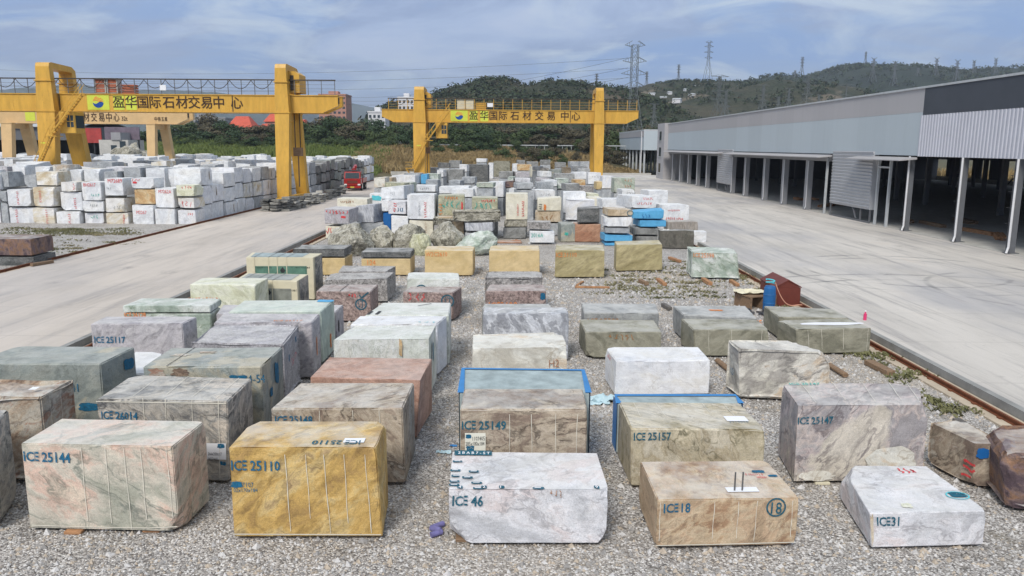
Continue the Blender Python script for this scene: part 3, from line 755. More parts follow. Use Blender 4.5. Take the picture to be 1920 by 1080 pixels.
Yg = 92.0
def gx(px, Y=None): return atY(px, 205, (Y or Yg + 1.15)).x
gantry(Yg, gx(85, Yg), gx(528, Yg), gx(-110), gx(634), 'near yellow gantry crane on the left with rusty red cabinets on its girder', M['craneyellow'], zb=10.75, zt=12.6, ztop=16.1,
       sign=((gx(165), gx(206)), list(zip('盈华国际石材交易中心', [gx(p) for p in (224, 247, 269, 292, 317, 342, 365, 388, 411, 445)]))), trolley=gx(180), legw=1.75)
Yr = 127.0
def gx2(px): return atY(px, 215, Yr + 1.15).x
gantry(Yr, atY(786, 215, Yr).x, atY(1124, 215, Yr).x, gx2(716), gx2(1197), 'far yellow gantry crane across the middle yard with cream cabinets', M['craneyellow'], zb=10.8, zt=12.65, ztop=16.2,
       sign=((gx2(845), gx2(877)), list(zip('盈华国际石材交易中心', [gx2(p) for p in (888, 908, 925, 943, 965, 988, 1011, 1033, 1059, 1080)]))), trolley=gx2(857), white_box=True, legw=1.7)
Yb = 131.0
g, cx = gantry(Yb, atY(10, 220, Yb).x, atY(281, 220, Yb).x, atY(-40, 220, Yb).x, atY(346, 220, Yb).x, 'faded beige gantry crane behind the near left crane', M['cranebeige'], tall=False, zb=10.3, zt=12.2, detail=False, legw=1.5)
for s, px0, px1, hh in (('材', 156, 168, 1.1), ('交', 171, 182, 1.1), ('易', 185, 196, 1.1), ('中', 199, 210, 1.1), ('心', 213, 224, 1.1), ('32t', 228, 239, .7), ('中', 289.5, 295, .55), ('铁', 296, 301.5, .55), ('五', 302.5, 307.5, .55), ('局', 308.5, 313.5, .55)):
    x0 = atY(px0, 225, Yb + 1.1).x; x1 = atY(px1, 225, Yb + 1.1).x
    put_text('sign_character', s, M['signtext'], g, (x0 - cx, 1.1, 10.3 + .42 * (1 if hh > 1 else 1.1)), (1, 0, 0), (0, 0, 1), hh, width=(x1 - x0), bold=.012)
x0 = atY(48, 225, Yb + 1.1).x - cx
MB().box(x0, x0 + 1.6, 1.1, 1.14, 10.6, 12.0).build('sign_panel', M['signgreen'], g)

# ------------------------------------------------------------------ stone blocks
def grid(L):
    e = .035 if L < 6 else .06
    n = max(2, int(round(L / .24)))
    return [0.0, e / L] + [e / L + (1 - 2 * e / L) * i / n for i in range(1, n)] + [1 - e / L, 1.0]
def block_mesh(c, chip=.06, rough=.0, seed=0, res=1.0, wob=.012, cuts=None):
    """c: 8 corners (bottom FL FR BR BL, top FL FR BR BL) -> chipped, slightly uneven stone"""
    c = [Vector(p) for p in c]
    lx = (c[1] - c[0]).length; ly = (c[3] - c[0]).length; lz = (c[4] - c[0]).length
    if res < .5: U = V = W = [0, .5, 1]
    else: U, V, W = grid(max(lx * res, .4)), grid(max(ly * res, .4)), grid(max(lz * res, .4))
    idx = {}; vs = []; fs = []
    off = Vector((seed * 13.7 % 91, seed * 7.3 % 57, seed * 3.1 % 37)); ctr = sum(c, Vector()) / 8
    cr = random.Random(seed * 7 + 3); planes = []
    sgn = [(-1, -1, -1), (1, -1, -1), (1, 1, -1), (-1, 1, -1), (-1, -1, 1), (1, -1, 1), (1, 1, 1), (-1, 1, 1)]
    auto = [(q, cr.uniform(.25, 1) * chip * 2.1, (cr.uniform(.25, 1), cr.uniform(.25, 1), cr.uniform(.25, 1))) for q in range(8) if q != 4 and cr.random() < .4]
    for q, sz, wts in auto + list(cuts or []):
        n_ = Vector((sgn[q][0] * wts[0], sgn[q][1] * wts[1], sgn[q][2] * wts[2])).normalized(); planes.append((c[q] - n_ * sz, n_))
    def P(i, j, k):
        if (i, j, k) in idx: return idx[(i, j, k)]
        u, v, w = U[i], V[j], W[k]
        b = (c[0] * (1 - u) + c[1] * u) * (1 - v) + (c[3] * (1 - u) + c[2] * u) * v
        t_ = (c[4] * (1 - u) + c[5] * u) * (1 - v) + (c[7] * (1 - u) + c[6] * u) * v
        p = b * (1 - w) + t_ * w
        ex = [(i in (0, len(U) - 1)), (j in (0, len(V) - 1)), (k in (0, len(W) - 1))]
        q = p + off
        inw = (ctr - p)
        d = Vector((math.copysign(1, inw.x) if ex[0] else 0, math.copysign(1, inw.y) if ex[1] else 0, math.copysign(1, inw.z) if ex[2] else 0))
        ne = sum(ex)
        if ne >= 2:
            n1_ = noise.noise(q * 2.1) * .5 + .5; n2_ = noise.noise(q * 6.0) * .5 + .5
            a = chip * (.15 + 1.3 * n1_ * n2_) + (chip * 3.2 * max(0, n1_ - .66) * 2)
            p = p + d.normalized() * a * (1.9 if ne == 3 else 1.0)
            if k == 0: p.z += chip * 2.6 * max(0, noise.noise(q * 1.7 + Vector((5, 0, 0))) - .08)
        if wob or rough:
            fr = noise.fractal(q * .9, 1.0, 2.0, 4) * .5 + .5
            p = p + d * (wob * max(0, fr) if ne else 0)
            if rough:
                f2 = noise.fractal(q * 1.3, .9, 2.1, 5) * .5 + .5
                r2 = noise.noise(q * .55) * .5 + .5
                p = p + d * rough * max(0, .2 + .7 * f2 + .6 * r2 - .3)
        for po, n_ in planes:
            d_ = (p - po).dot(n_)
            if d_ > 0: p = p - n_ * (d_ + .03 * max(0, noise.noise(q * 3.0)))
        if k == 0 and p.z < c[0].z: p.z = c[0].z
        idx[(i, j, k)] = len(vs); vs.append(tuple(p)); return idx[(i, j, k)]
    nu, nv, nw = len(U) - 1, len(V) - 1, len(W) - 1
    for i in range(nu):
        for j in range(nv):
            fs.append((P(i, j, 0), P(i, j + 1, 0), P(i + 1, j + 1, 0), P(i + 1, j, 0)))
            fs.append((P(i, j, nw), P(i + 1, j, nw), P(i + 1, j + 1, nw), P(i, j + 1, nw)))
        for k in range(nw):
            fs.append((P(i, 0, k), P(i + 1, 0, k), P(i + 1, 0, k + 1), P(i, 0, k + 1)))
            fs.append((P(i, nv, k), P(i, nv, k + 1), P(i + 1, nv, k + 1), P(i + 1, nv, k)))
    for j in range(nv):
        for k in range(nw):
            fs.append((P(0, j, k), P(0, j, k + 1), P(0, j + 1, k + 1), P(0, j + 1, k)))
            fs.append((P(nu, j, k), P(nu, j + 1, k), P(nu, j + 1, k + 1), P(nu, j, k + 1)))
    return vs, fs
_seed = [0]
def make_block(c, mat, label, cat='stone block', group=None, name='stone_block', smooth=False, **kw):
    _seed[0] += 1
    o = (Vector(c[0]) + Vector(c[1]) + Vector(c[2]) + Vector(c[3])) / 4
    vs, fs = block_mesh([Vector(p) - o for p in c], seed=_seed[0], **kw)
    me = bpy.data.meshes.new(name); me.from_pydata(vs, [], fs)
    if smooth:
        me.polygons.foreach_set('use_smooth', [True] * len(me.polygons))
    ob = link_mesh(name, me, M[mat] if isinstance(mat, str) else mat, None, o)
    tag(ob, label, cat, group)
    ob['_c'] = 0
    del ob['_c']
    return ob, [Vector(p) - o for p in c]
def face_map(c, face):
    """returns f(u, v): a point on the face, u metres from its left end, v metres down from its top edge, and the normal"""
    if face == 'F': tl, tr, bl = c[4], c[5], c[0]
    elif face == 'T': tl, tr, bl = c[7], c[6], c[4]
    elif face == 'R': tl, tr, bl = c[5], c[6], c[1]
    else: tl, tr, bl = c[7], c[4], c[3]
    br = {'F': c[1], 'T': c[5], 'R': c[2], 'L': c[0]}[face]
    w = (tr - tl).length; h = (bl - tl).length
    n = (tr - tl).cross(bl - tl).normalized() * -1
    def f(u, v, off=.012):
        a = u / w; b = v / h
        return (tl * (1 - a) + tr * a) * (1 - b) + (bl * (1 - a) + br * a) * b + n * off
    return f, w, h
def mark(ob, c, face, s, ur, vr, h, mat, bold=.026, wk=.82, rot=0, name='stencil_number', flip=False):
    f, w, hh = face_map(c, face)
    vs, fs, wd = text_mesh(s, bold)
    jr = random.Random(len(s) * 31 + int(ur * 1000) + len(bpy.data.objects)); rot += jr.uniform(-1.3, 1.3); jo = Vector((jr.uniform(0, 50), jr.uniform(0, 50), 0))
    cr, sr = math.cos(R(rot)), math.sin(R(rot))
    P = []
    for x, y in vs:
        nx_ = noise.noise(Vector((x * .9, y * .6, 0)) + jo); ny_ = noise.noise(Vector((x * .9, y * .6, 9)) + jo)
        x2, y2 = (x + .06 * nx_) * h * wk, (y + .07 * ny_) * h
        if flip: x2, y2 = wd * h * wk - x2, h - y2
        x3, y3 = x2 * cr - y2 * sr, x2 * sr + y2 * cr
        P.append(tuple(f(ur * w + x3, vr * hh - y3)))
    me = bpy.data.meshes.new(name); me.from_pydata(P, [], fs)
    return link_mesh(name, me, M[mat], ob)
def patch(ob, c, face, u0, v0, w_, h_, mat, name='paint_patch', ragged=.25, seed=1, off=.011, sq=1.25):
    f, w, hh = face_map(c, face); r = random.Random(seed)
    n = 20; P = []
    if name in ('paper_label', 'polished_face', 'blue_painted_side', 'stencil_panel'): n, sq = 64, 3.0
    for i in range(n):
        a = 2 * math.pi * i / n
        x = max(-1, min(1, sq * math.cos(a))); y = max(-1, min(1, sq * math.sin(a)))
        k = 1 - ragged * (r.random() if n == 20 else 0)
        P.append(tuple(f(u0 * w + w_ * (.5 + .5 * x * k), v0 * hh + h_ * (.5 + .5 * y * k), off)))
    me = bpy.data.meshes.new(name); me.from_pydata(P, [], [tuple(range(n - 1, -1, -1))])
    return link_mesh(name, me, M[mat], ob)
def stroke(ob, c, face, pts, wd, mat, name='spray_mark', off=.012):
    """pts: (u fraction, v fraction) along the face; a painted line of width wd"""
    f, w, hh = face_map(c, face); V = []; Fc = []
    q = [Vector((u * w, v * hh)) for u, v in pts]
    for i, p in enumerate(q):
        d = (q[min(i + 1, len(q) - 1)] - q[max(i - 1, 0)])
        d = d.normalized() if d.length > 1e-6 else Vector((1, 0)); nn = Vector((-d.y, d.x)) * wd / 2
        V += [tuple(f(*(p + nn), off)), tuple(f(*(p - nn), off))]
        if i: Fc.append((2 * i - 2, 2 * i - 1, 2 * i + 1, 2 * i))
    me = bpy.data.meshes.new(name); me.from_pydata(V, [], Fc)
    return link_mesh(name, me, M[mat], ob)
def ring(ob, c, face, u, v, r, wd, mat):
    f, w, hh = face_map(c, face)
    return stroke(ob, c, face, [(u + r * math.cos(a) / w, v + r * math.sin(a) / hh) for a in [2 * math.pi * i / 28 for i in range(29)]], wd, mat, 'painted_ring')
def scribble(ob, c, face, u, v, w_, h_, mat, seed, wd=.032, vert=False):
    """an unreadable hand-sprayed line of writing, drawn as short strokes"""
    r = random.Random(seed); f, w, hh = face_map(c, face); V = []; Fc = []
    n = max(3, int((h_ if vert else w_) / ((w_ if vert else h_) * .75)))
    for i in range(n):
        pts = []
        for k in range(5):
            a = (i + .12 + .7 * r.random()) / n; b = k / 4 if r.random() < .7 else r.random()
            pts.append((a, b))
        q = [Vector((u * w + (b * w_ if vert else a * w_), v * hh + (a * h_ if vert else b * h_))) for a, b in pts]
        for p0, p1 in zip(q, q[1:]):
            d = p1 - p0
            if d.length < 1e-4: continue
            nn = Vector((-d.y, d.x)).normalized() * wd / 2; k0 = len(V)
            V += [tuple(f(*(p0 + nn), .012)), tuple(f(*(p0 - nn), .012)), tuple(f(*(p1 - nn), .012)), tuple(f(*(p1 + nn), .012))]
            Fc.append((k0, k0 + 1, k0 + 2, k0 + 3))
    me = bpy.data.meshes.new('spray_writing'); me.from_pydata(V, [], Fc)
    return link_mesh('spray_writing', me, M[mat], ob)
def drips(ob, c, face, us, seed=0, v0=.03, v1=.98, wd=.010, mat='resin'):
    r = random.Random(seed); f, w, hh = face_map(c, face)
    for u in us:
        V = []; Fc = []; n = 12; k0 = len(V); lean = r.uniform(-.008, .012); v1_ = v1 * r.uniform(.8, 1)
        for i in range(n + 1):
            a = i / n; uu = u * w + lean * w * a + .004 * math.sin(a * 9 + u * 30); vv = hh * (v0 + (v1_ - v0) * a); t_ = wd * (.6 + .8 * r.random()) / 2
            V += [tuple(f(uu - t_, vv, .0125)), tuple(f(uu + t_, vv, .0125))]
            if i: j = k0 + 2 * i; Fc.append((j - 2, j - 1, j + 1, j))
        me = bpy.data.meshes.new('resin_line'); me.from_pydata(V, [], Fc); link_mesh('resin_line', me, M[mat], ob)

def NB(label, mat, FL, FR, BR, BL, h=None, B=None, z0=.06, cat='stone block', **kw):
    """block measured from its top corners (photo pixels); height h in metres, or from the foot of a front corner
       B = ('L'|'R', x, y) standing on z0"""
    foot = None
    if B:
        P = at(B[1], B[2], z0); top = FL if B[0] == 'L' else FR
        d = ray(*top); t_ = P.y / d.y; h = H + d.z * t_ - z0
        foot = P
    zt = z0 + h
    T = [at(*p, zt) for p in (FL, FR, BR, BL)]
    Bt = [Vector((p.x, p.y, z0)) for p in T]
    if foot is not None:
        dxf = (foot.x - T[0 if B[0] == 'L' else 1].x)
        Bt[0 if B[0] == 'L' else 1].x = foot.x
    return make_block(Bt + T, mat, label, cat, None, **kw)
# ------------------------------------------------------------------ near field: numbered blocks on the gravel
b, c = NB('pale pink and green veined block stencilled 25144, front left', 'pinkgreen', (38,831), (323,837), (385,789), (115,784), B=('R', 337, 998), res=1.5, cuts=[(1, .16, (1, .8, .5))])
mark(b, c, 'F', 'ICE 25144', .015, .20, .19, 'blueink'); drips(b, c, 'F', (.40,.56,.68,.79,.96), 3); drips(b, c, 'R', (.12,.4,.75), 4); stroke(b, c, 'F', [(.02,.955),(.4,.96),(.8,.955),(.99,.93)], .016, 'resin', 'resin_line')
b, c = NB('golden yellow block stencilled 25110 with white resin lines', 'gold', (428,838), (705,838), (725,789), (472,789), B=('R', 718, 1007), res=1.5)
mark(b, c, 'F', 'ICE 25110', .012, .25, .19, 'blueink'); patch(b, c, 'F', .0, .37, .22, .13, 'blueink', seed=3); mark(b, c, 'F', '7107', .08, .435, .09, 'blueink', .0); mark(b, c, 'F', '02x170x184', .02, .49, .075, 'blueink', .0)
drips(b, c, 'F', (.38,.52,.64,.78,.92), 5, .08); mark(b, c, 'T', 'ICE 25110', .55, .93, .19, 'tealink', flip=True, rot=0); patch(b, c, 'T', .76, .70, .38, .22, 'whitepaper', 'paper_label', .03)
stroke(b, c, 'F', [(.0,.96),(.5,.965),(.99,.97)], .016, 'resin', 'resin_line'); drips(b, c, 'R', (.3,.6), 8)
b, c = NB('white lilac block stencilled 46 with teal stencil tags on top', 'lilacwhite', (840,917), (1143,917), (1120,848), (847,845), B=('R', 1137, 1020), chip=.07, rough=.015, res=1.8, cuts=[(0, .26, (1, .7, .8)), (1, .12, (1, .5, .5)), (3, .2, (1, .2, .6))])
mark(b, c, 'F', 'ICE 46', .025, .29, .19, 'tealink'); f46 = c
patch(b, c, 'T', .02, .0, .74, .24, 'tealink', 'stencil_panel', .05, 2)
mark(b, c, 'T', '2 B A B 7 - S T', .045, .10, .12, 'whitepaper', .03, wk=.62)
for k, (u, v, w_) in enumerate([(.01,.28,.2),(.0,.52,.2),(.12,.55,.2),(.01,.66,.16),(.08,.70,.2),(.0,.80,.2),(.0,.88,.2),(.14,.83,.2),(.15,.96,.22),(.52,.96,.22)]):
    patch(b, c, 'T', u, v, w_ * 1.05, .10, 'tealink', 'stencil_tag', .2, k); stroke(b, c, 'T', [(u + .015, v + .025), (u + .055, v + .025)], .03, 'whitepaper', 'stencil_tag', .016)
for u, s in ((.055,'4'), (.205,'2'), (.315,'1'), (.905,'9')):
    patch(b, c, 'T', u, .925, .1, .13, 'tealink', 'stencil_tag', .1, 4); mark(b, c, 'T', s, u + .008, .99, .10, 'whitepaper', .02).location.z += .004
scribble(b, c, 'F', .63, .02, .22, .14, 'salmon', 3, .012)
b, c = NB('low tan block stencilled 18 with a ringed number and two pins on top', 'tan', (1233,937), (1500,933), (1437,862), (1200,865), B=('R', 1492, 1022), res=1.5)
mark(b, c, 'F', 'ICE 18', .045, .27, .18, 'blueink'); ring(b, c, 'F', .835, .19, .165, .03, 'tealink'); mark(b, c, 'F', '18', .80, .32, .22, 'tealink', .01, wk=.8)
drips(b, c, 'F', (.02,.4,.57,.7,.95), 9, .05); stroke(b, c, 'F', [(.0,.95),(.5,.945),(.99,.93)], .016, 'resin', 'resin_line')
patch(b, c, 'T', .80, .30, .28, .13, 'blueink', seed=6); patch(b, c, 'T', .9, .43, .2, .10, 'blueink', seed=8); mark(b, c, 'T', '0 18x(1+2 8', .74, .44, .09, 'redink', 0, wk=.55); mark(b, c, 'T', '090681', .81, .52, .09, 'redink', 0, wk=.55)
patch(b, c, 'T', .52, .74, .58, .2, 'whitepaper', 'paper_label', .12, 3)
fm, _, _ = face_map(c, 'T'); w_ = (c[6] - c[7]).length; d_ = (c[4] - c[7]).length
for u in (.575, .63): p = fm(u * w_, .82 * d_, 0); mb = MB(); mb.bar(p - Vector((0,0,.02)), p + Vector((0, 0, .36)), .03, .03, 0, 8); mb.build('steel_pin', M['strap'], b)
b, c = NB('white slanted block stencilled 31, front right corner', 'lilacwhite', (1630,962), (1852,957), (1737,873), (1577,872), B=('L', 1633, 1028), chip=.03, res=1.5, cuts=[(5, .06, (1, .6, .6)), (7, .2, (1, .5, .6))])
mark(b, c, 'F', 'ICE31', .06, .36, .17, 'tealink'); patch(b, c, 'T', .84, .62, .26, .26, 'tealink', 'paint_patch', .1); ring(b, c, 'T', .905, .70, .17, .025, 'hosecyan'); scribble(b, c, 'T', .60, .08, .35, .25, 'redink', 4, .03)
patch(b, c, 'F', .0, .0, .07, .66, 'beigetan', 'rust_streak', .4, 5); patch(b, c, 'T', .30, .83, .2, .22, 'yellowwhite', 'yellow_stain', .4, 6)
b, c = NB('grey green block cut off by the left edge of the photo', 'greymarble', (-190,815), (-30,815), (17,767), (-120,767), h=1.85)
drips(b, c, 'R', (.3,.7), 8)
b, c = NB('brown and pink earthy block with natural rough face, far left', 'earthy', (-120,742), (77,743), (143,708), (-60,706), h=1.9, rough=.14, chip=.06)
drips(b, c, 'R', (.2,.5), 8); patch(b, c, 'T', .77, .55, .16, .2, 'whitepaper', 'paper_label', .2)
b, c = NB('dark and light veined grey block stencilled 26014', 'greymarble', (180,748), (427,752), (472,709), (247,702), B=('R', 430, 903))
mark(b, c, 'F', 'ICE 26014', .03, .24, .17, 'blueink'); drips(b, c, 'F', (.36,.53,.73,.93), 11, -.02); drips(b, c, 'T', (.25,.48,.71,.9), 12); drips(b, c, 'R', (.15,.45,.75), 13)
stroke(b, c, 'F', [(0,.03),(.99,.03)], .02, 'resin', 'resin_line'); patch(b, c, 'F', .83, .52, .42, .36, 'whitepaper', 'paper_label', .03); patch(b, c, 'F', .91, .52, .18, .11, 'blueink', 'paint_patch', .3, 3, .016); patch(b, c, 'F', .93, .74, .14, .1, 'blueink', 'paint_patch', .3, 4, .016)
mark(b, c, 'F', '266x200x17', .84, .67, .07, 'blackink', .0, wk=.62).location.y -= .006; mark(b, c, 'F', '0027468', .84, .735, .07, 'blackink', .0, wk=.62).location.y -= .006
b, c = NB('brown grey marbled block stencilled 25148 behind the golden block', 'brownmarble', (507,765), (755,765), (777,717), (563,717), B=('R', 760, 906))
mark(b, c, 'F', 'ICE 25148', .03, .20, .17, 'blueink'); drips(b, c, 'F', (.37,.62,.82), 14); drips(b, c, 'R', (.1,.35,.6,.85), 15); stroke(b, c, 'R', [(.05,.97),(.95,.96)], .016, 'resin', 'resin_line')
b, c = NB('brown marbled block stencilled 25149 with a cream paper label', 'brownmarble', (862,767), (1102,767), (1093,728), (870,728), h=1.80)
mark(b, c, 'F', 'ICE 25149', .015, .235, .18, 'tealink', wk=.9); patch(b, c, 'F', .04, .28, .42, .42, 'labelpaper', 'paper_label', .03)
patch(b, c, 'F', .045, .295, .12, .09, 'blueink', 'paint_patch', .15, 3, .016); patch(b, c, 'F', .045, .43, .19, .13, 'blueink', 'paint_patch', .3, 5, .016)
mark(b, c, 'F', '1107405', .10, .37, .09, 'blackink', .0, wk=.62).location.y -= .006; mark(b, c, 'F', '285x180x184', .045, .43, .085, 'blackink', .0, wk=.60).location.y -= .006
drips(b, c, 'F', (.39,.56,.75,.92), 16, .06)
b, c = NB('block with bright blue painted sides behind the block stencilled 25149', 'tealtop', (861,737), (1106,737), (1095,693), (866,690), h=1.65, chip=.02)
f_, w_, d_ = face_map(c, 'T')
def blue_sides(b, c, w=.07):
    for face in ('R', 'L'): patch(b, c, face, .0, .0, (c[6] - c[5]).length, (c[5] - c[1]).length * .98, 'bluepaint', 'blue_painted_side', 0, off=.014)
    stroke(b, c, 'T', [(.012,1),(.012,.04),(.99,.04),(.99,1)], w * 2.2, 'bluepaint', 'blue_painted_rim', .014)
blue_sides(b, c)
b, c = NB('yellowish veined block stencilled 25157 with a white label on top', 'olivemarble', (1183,803), (1437,805), (1387,755), (1160,753), B=('L', 1182, 912))
mark(b, c, 'F', 'ICE 25157', .02, .20, .17, 'tealink'); drips(b, c, 'T', (.12,.3,.5,.68,.85), 18, .05, .62); drips(b, c, 'L', (.3,.6), 19); patch(b, c, 'T', .76, .55, .46, .32, 'whitepaper', 'paper_label', .04)
mark(b, c, 'T', '0 7 1 2 0 5 0', .77, .80, .10, 'blueink', 0, wk=.55).location.z += .006
b, c = NB('block with blue painted edges behind the block stencilled 25157', 'tealtop', (1158,757), (1392,757), (1381,741), (1151,741), h=1.2, chip=.02)
blue_sides(b, c)
b, c = NB('tall purple grey block stencilled 25147 with a white patch at its foot', 'purple', (1495,760), (1745,758), (1716,717), (1465,717), B=('L', 1487, 905), rough=.03, res=1.4, cuts=[(6, .25, (1, .6, .8)), (5, .18, (1, .5, .6))])
patch(b, c, 'F', .52, .52, 1.28, .86, 'creamvein', 'pale_stone_patch', .2, 5, .004, 1.0); patch(b, c, 'F', .02, .84, .9, .26, 'creamvein', 'pale_stone_patch', .25, 8, .004, 1.0)
mark(b, c, 'F', 'ICE 25147', .01, .24, .16, 'tealink', wk=.85); drips(b, c, 'T', (.14,.38,.6,.8,.93), 20); drips(b, c, 'L', (.3,.7), 21); mark(b, c, 'T', 'ICE 25147', .05, .13, .15, 'greenink', wk=.85)
b, c = NB('small grey block with a notched top and red spray, right edge', 'brownmarble', (1827,830), (1897,833), (1805,785), (1742,790), B=('L', 1820, 913), chip=.07, rough=.05, res=1.6, cuts=[(4, .04, (1, 1, 1))])
scribble(b, c, 'L', .80, .42, .35, .42, 'redink', 8, .05, True); patch(b, c, 'F', .06, .1, .28, .25, 'bluepaint_dark', seed=3)
b, c = NB('dark red brown rough boulder at the right edge', 'reddark', (1872,846), (2130,860), (2080,796), (1838,792), B=('L', 1886, 958), rough=.16, chip=.06, res=1.5, cuts=[(4, .35, (.8, 1, .8)), (7, .3, (1, .4, 1)), (0, .2, (1, 1, .3))], cat='boulder', name='stone_boulder')
patch(b, c, 'T', .45, .35, .35, .3, 'whitepaper', 'paper_label', .2)
# second and third rows
b, c = NB('large grey green block with blue painted patches, far left', 'greygreen', (-62,682), (188,682), (253,650), (33,648), h=1.9)
mark(b, c, 'F', '4-41', .70, .36, .2, 'blueink', .0); patch(b, c, 'F', .52, .26, .4, .16, 'blueink', seed=2); patch(b, c, 'F', .80, .50, .5, .22, 'blueink', seed=3); patch(b, c, 'R', .62, .10, .5, .32, 'blueink', seed=4); patch(b, c, 'R', .5, .38, .7, .3, 'blueink', seed=5); mark(b, c, 'F', 'ICE', .1, .2, .14, 'tealink')
b, c = NB('grey green block with a cracked brown left end and blue paint', 'greygreen', (267,687), (490,687), (530,650), (320,652), h=1.95)
stroke(b, c, 'T', [(.22,0),(.20,1)], .02, 'blackink', 'crack_line'); patch(b, c, 'F', .72, .10, .45, .17, 'blueink', seed=2); mark(b, c, 'F', '4-54', .88, .20, .2, 'blueink', .0); patch(b, c, 'R', .55, .1, .35, .6, 'blueink', seed=4); patch(b, c, 'R', .3, .36, .25, .25, 'blueink', seed=6)
for k, (u, v) in enumerate(((.03,.0),(.1,.35),(.3,.2),(.22,.0))): patch(b, c, 'F' if v == 0 else 'T', u, v + .01, .5, .24, 'earthy', 'brown_stain', .5, k)
b, c = NB('plain white block wedged between the two grey green blocks', 'white', (240,700), (300,700), (305,659), (252,659), h=1.1)
b, c = NB('red brown block behind the block stencilled 25148', 'redbrown', (580,706), (790,712), (811,671), (616,668), B=('R', 782, 822), rough=.03)
b, c = NB('cream and white block with orange veins behind the blue rimmed block', 'creamvein', (883,652), (1066,650), (1055,620), (885,625), h=1.6, rough=.05, cuts=[(5, .22, (1, .8, 1)), (4, .12, (1, 1, 1)), (6, .2, (1, .6, 1))])
mark(b, c, 'F', 'H2', .8, .36, .22, 'salmon', 0); mark(b, c, 'F', 'ICE', .26, .55, .14, 'salmon', 0)
b, c = NB('clean white block stencilled faintly, beside the cream block', 'whiteblue', (1156,677), (1333,675), (1310,650), (1135,650), B=('L', 1152, 742))
scribble(b, c, 'L', .25, .06, .5, .16, 'redink', 5, .02)
b, c = NB('rough cream and grey patched block leaning on wooden poles', 'patchy', (1384,653), (1562,660), (1523,637), (1363,635), B=('L', 1385,747), rough=.10, chip=.07, res=1.4, cuts=[(6, .45, (1, .5, 1)), (5, .3, (1, .5, 1)), (4, .1, (1, 1, 1))])
mark(b, c, 'L', 'N31', .4, .62, .2, 'blueink', 0)
b, c = NB('grey lilac block stencilled 25117 at the left edge of the yard', 'lilacgrey', (169,607), (342,606), (369,593), (198,593), h=1.65)
mark(b, c, 'F', 'ICE 25117', .03, .36, .2, 'blueink')
b, c = NB('lower green veined block with orange stencil under a thin slab', 'mint', (230,588), (395,588), (417,573), (266,573), h=1.25)
mark(b, c, 'F', 'ICE 26128', .02, .10, .16, 'orangeink'); mb_h = c[4].z
T_ = [p for p in c]; z_top = .06 + 1.25
d = [Vector((p.x, p.y, z_top)) + b.location * Vector((1, 1, 0)) if False else Vector((b.location.x + p.x, b.location.y + p.y, z_top + .03)) for p in c[4:]]
hh_ = atY(230, 573, d[0].y).z
make_block(d + [Vector((p.x, p.y, hh_)) for p in d], 'mint', 'upper white and green slab lying on the block with orange stencil')
b, c = NB('rough lilac grey block with crushed top, left of the red brown block', 'roughlilac', (355,640), (532,645), (563,606), (403,605), h=1.75, rough=.12, chip=.14)
patch(b, c, 'R', .62, .1, .2, .2, 'blueink', seed=2); patch(b, c, 'R', .2, .25, .18, .22, 'blueink', seed=3); scribble(b, c, 'R', .35, .36, .8, .25, 'redink', 8, .03)
b, c = NB('lilac grey block with faint orange stencil on its top edge', 'lilacgrey', (400,605), (585,604), (600,588), (418,587), h=1.75)
mark(b, c, 'T', 'ICE 25117', .6, .92, .2, 'orangeink', 0); patch(b, c, 'R', .4, .3, .12, .7, 'orangeink', seed=2)
b, c = NB('pale mint block with a sky blue paint corner', 'palegreen', (428,584), (602,583), (627,562), (457,563), h=1.75, chip=.05)
patch(b, c, 'T', .82, .0, .6, .45, 'skyblue', seed=4); patch(b, c, 'R', .55, .55, .2, .6, 'orangeink', seed=2)
b, c = NB('small lilac block between the slab stack and the mint block', 'lilacgrey', (405,588), (440,590), (453,571), (418,571), h=1.35)
patch(b, c, 'R', .3, .15, .4, .3, 'orangeink', seed=1)
b, c = NB('narrow grey block hidden behind the right end of the mint block', 'lilacgrey', (560,588), (630,584), (644,571), (610,571), h=1.2)
patch(b, c, 'R', .2, .3, .2, .5, 'blackink', seed=1)
b, c = NB('pale yellow block with orange stencil 25128', 'yellowwhite', (355,533), (478,534), (503,521), (380,520), h=1.75, chip=.05)
mark(b, c, 'F', 'ICE 25128', .03, .42, .22, 'orangeink')
# two coated blocks with cream edges and steel straps
def coated(label, mat, FL, FR, BR, BL, h, words, side_words):
    b, c = NB(label, 'coat', FL, FR, BR, BL, h=h, chip=.012, wob=.004)
    f, w, hh = face_map(c, 'F')
    patch(b, c, 'F', .13, .20, w * .77, hh * .72, mat, 'polished_face', .03, 2, .012)
    patch(b, c, 'T', .06, .10, w * .86, (c[7] - c[4]).length * .8, 'tealtop' if mat == 'greenpanel' else 'greygreen', 'polished_face', .03, 3, .012)
    patch(b, c, 'R', .16, .02, (c[6] - c[5]).length * .8, hh * .92, 'greymarble', 'polished_face', .03, 4, .012)
    for u in (.12, .33, .46, .6): stroke(b, c, 'F', [(u, 0), (u + .004, 1)], .035, 'coat', 'steel_strap', .02); stroke(b, c, 'T', [(u + .04, 0), (u, 1)], .035, 'strap', 'steel_strap', .02)
    mark(b, c, 'F', words, .42, .72, .3, 'blackink', .0, rot=2)
    f2, w2, h2 = face_map(c, 'F')
    P = [(.50,.30),(.54,.22),(.58,.30),(.56,.36),(.52,.36)]
    me = bpy.data.meshes.new('painted_emblem'); me.from_pydata([tuple(f2(u * w2, v * h2, .022)) for u, v in P], [], [(0, 1, 2, 3, 4)]); link_mesh('painted_emblem', me, M['blackink'], b)
    mark(b, c, 'F', 'QUADRA', .15, .27, .07, 'blackink', .0) if False else scribble(b, c, 'F', .15, .22, .7, .07, 'blackink', 6, .02)
    scribble(b, c, 'F', .72, .22, .7, .07, 'blackink', 7, .02)
    for k in range(3): scribble(b, c, 'R', .2, .2 + k * .25, 1.4, .2, 'blackink', 9 + k, .03)
    return b
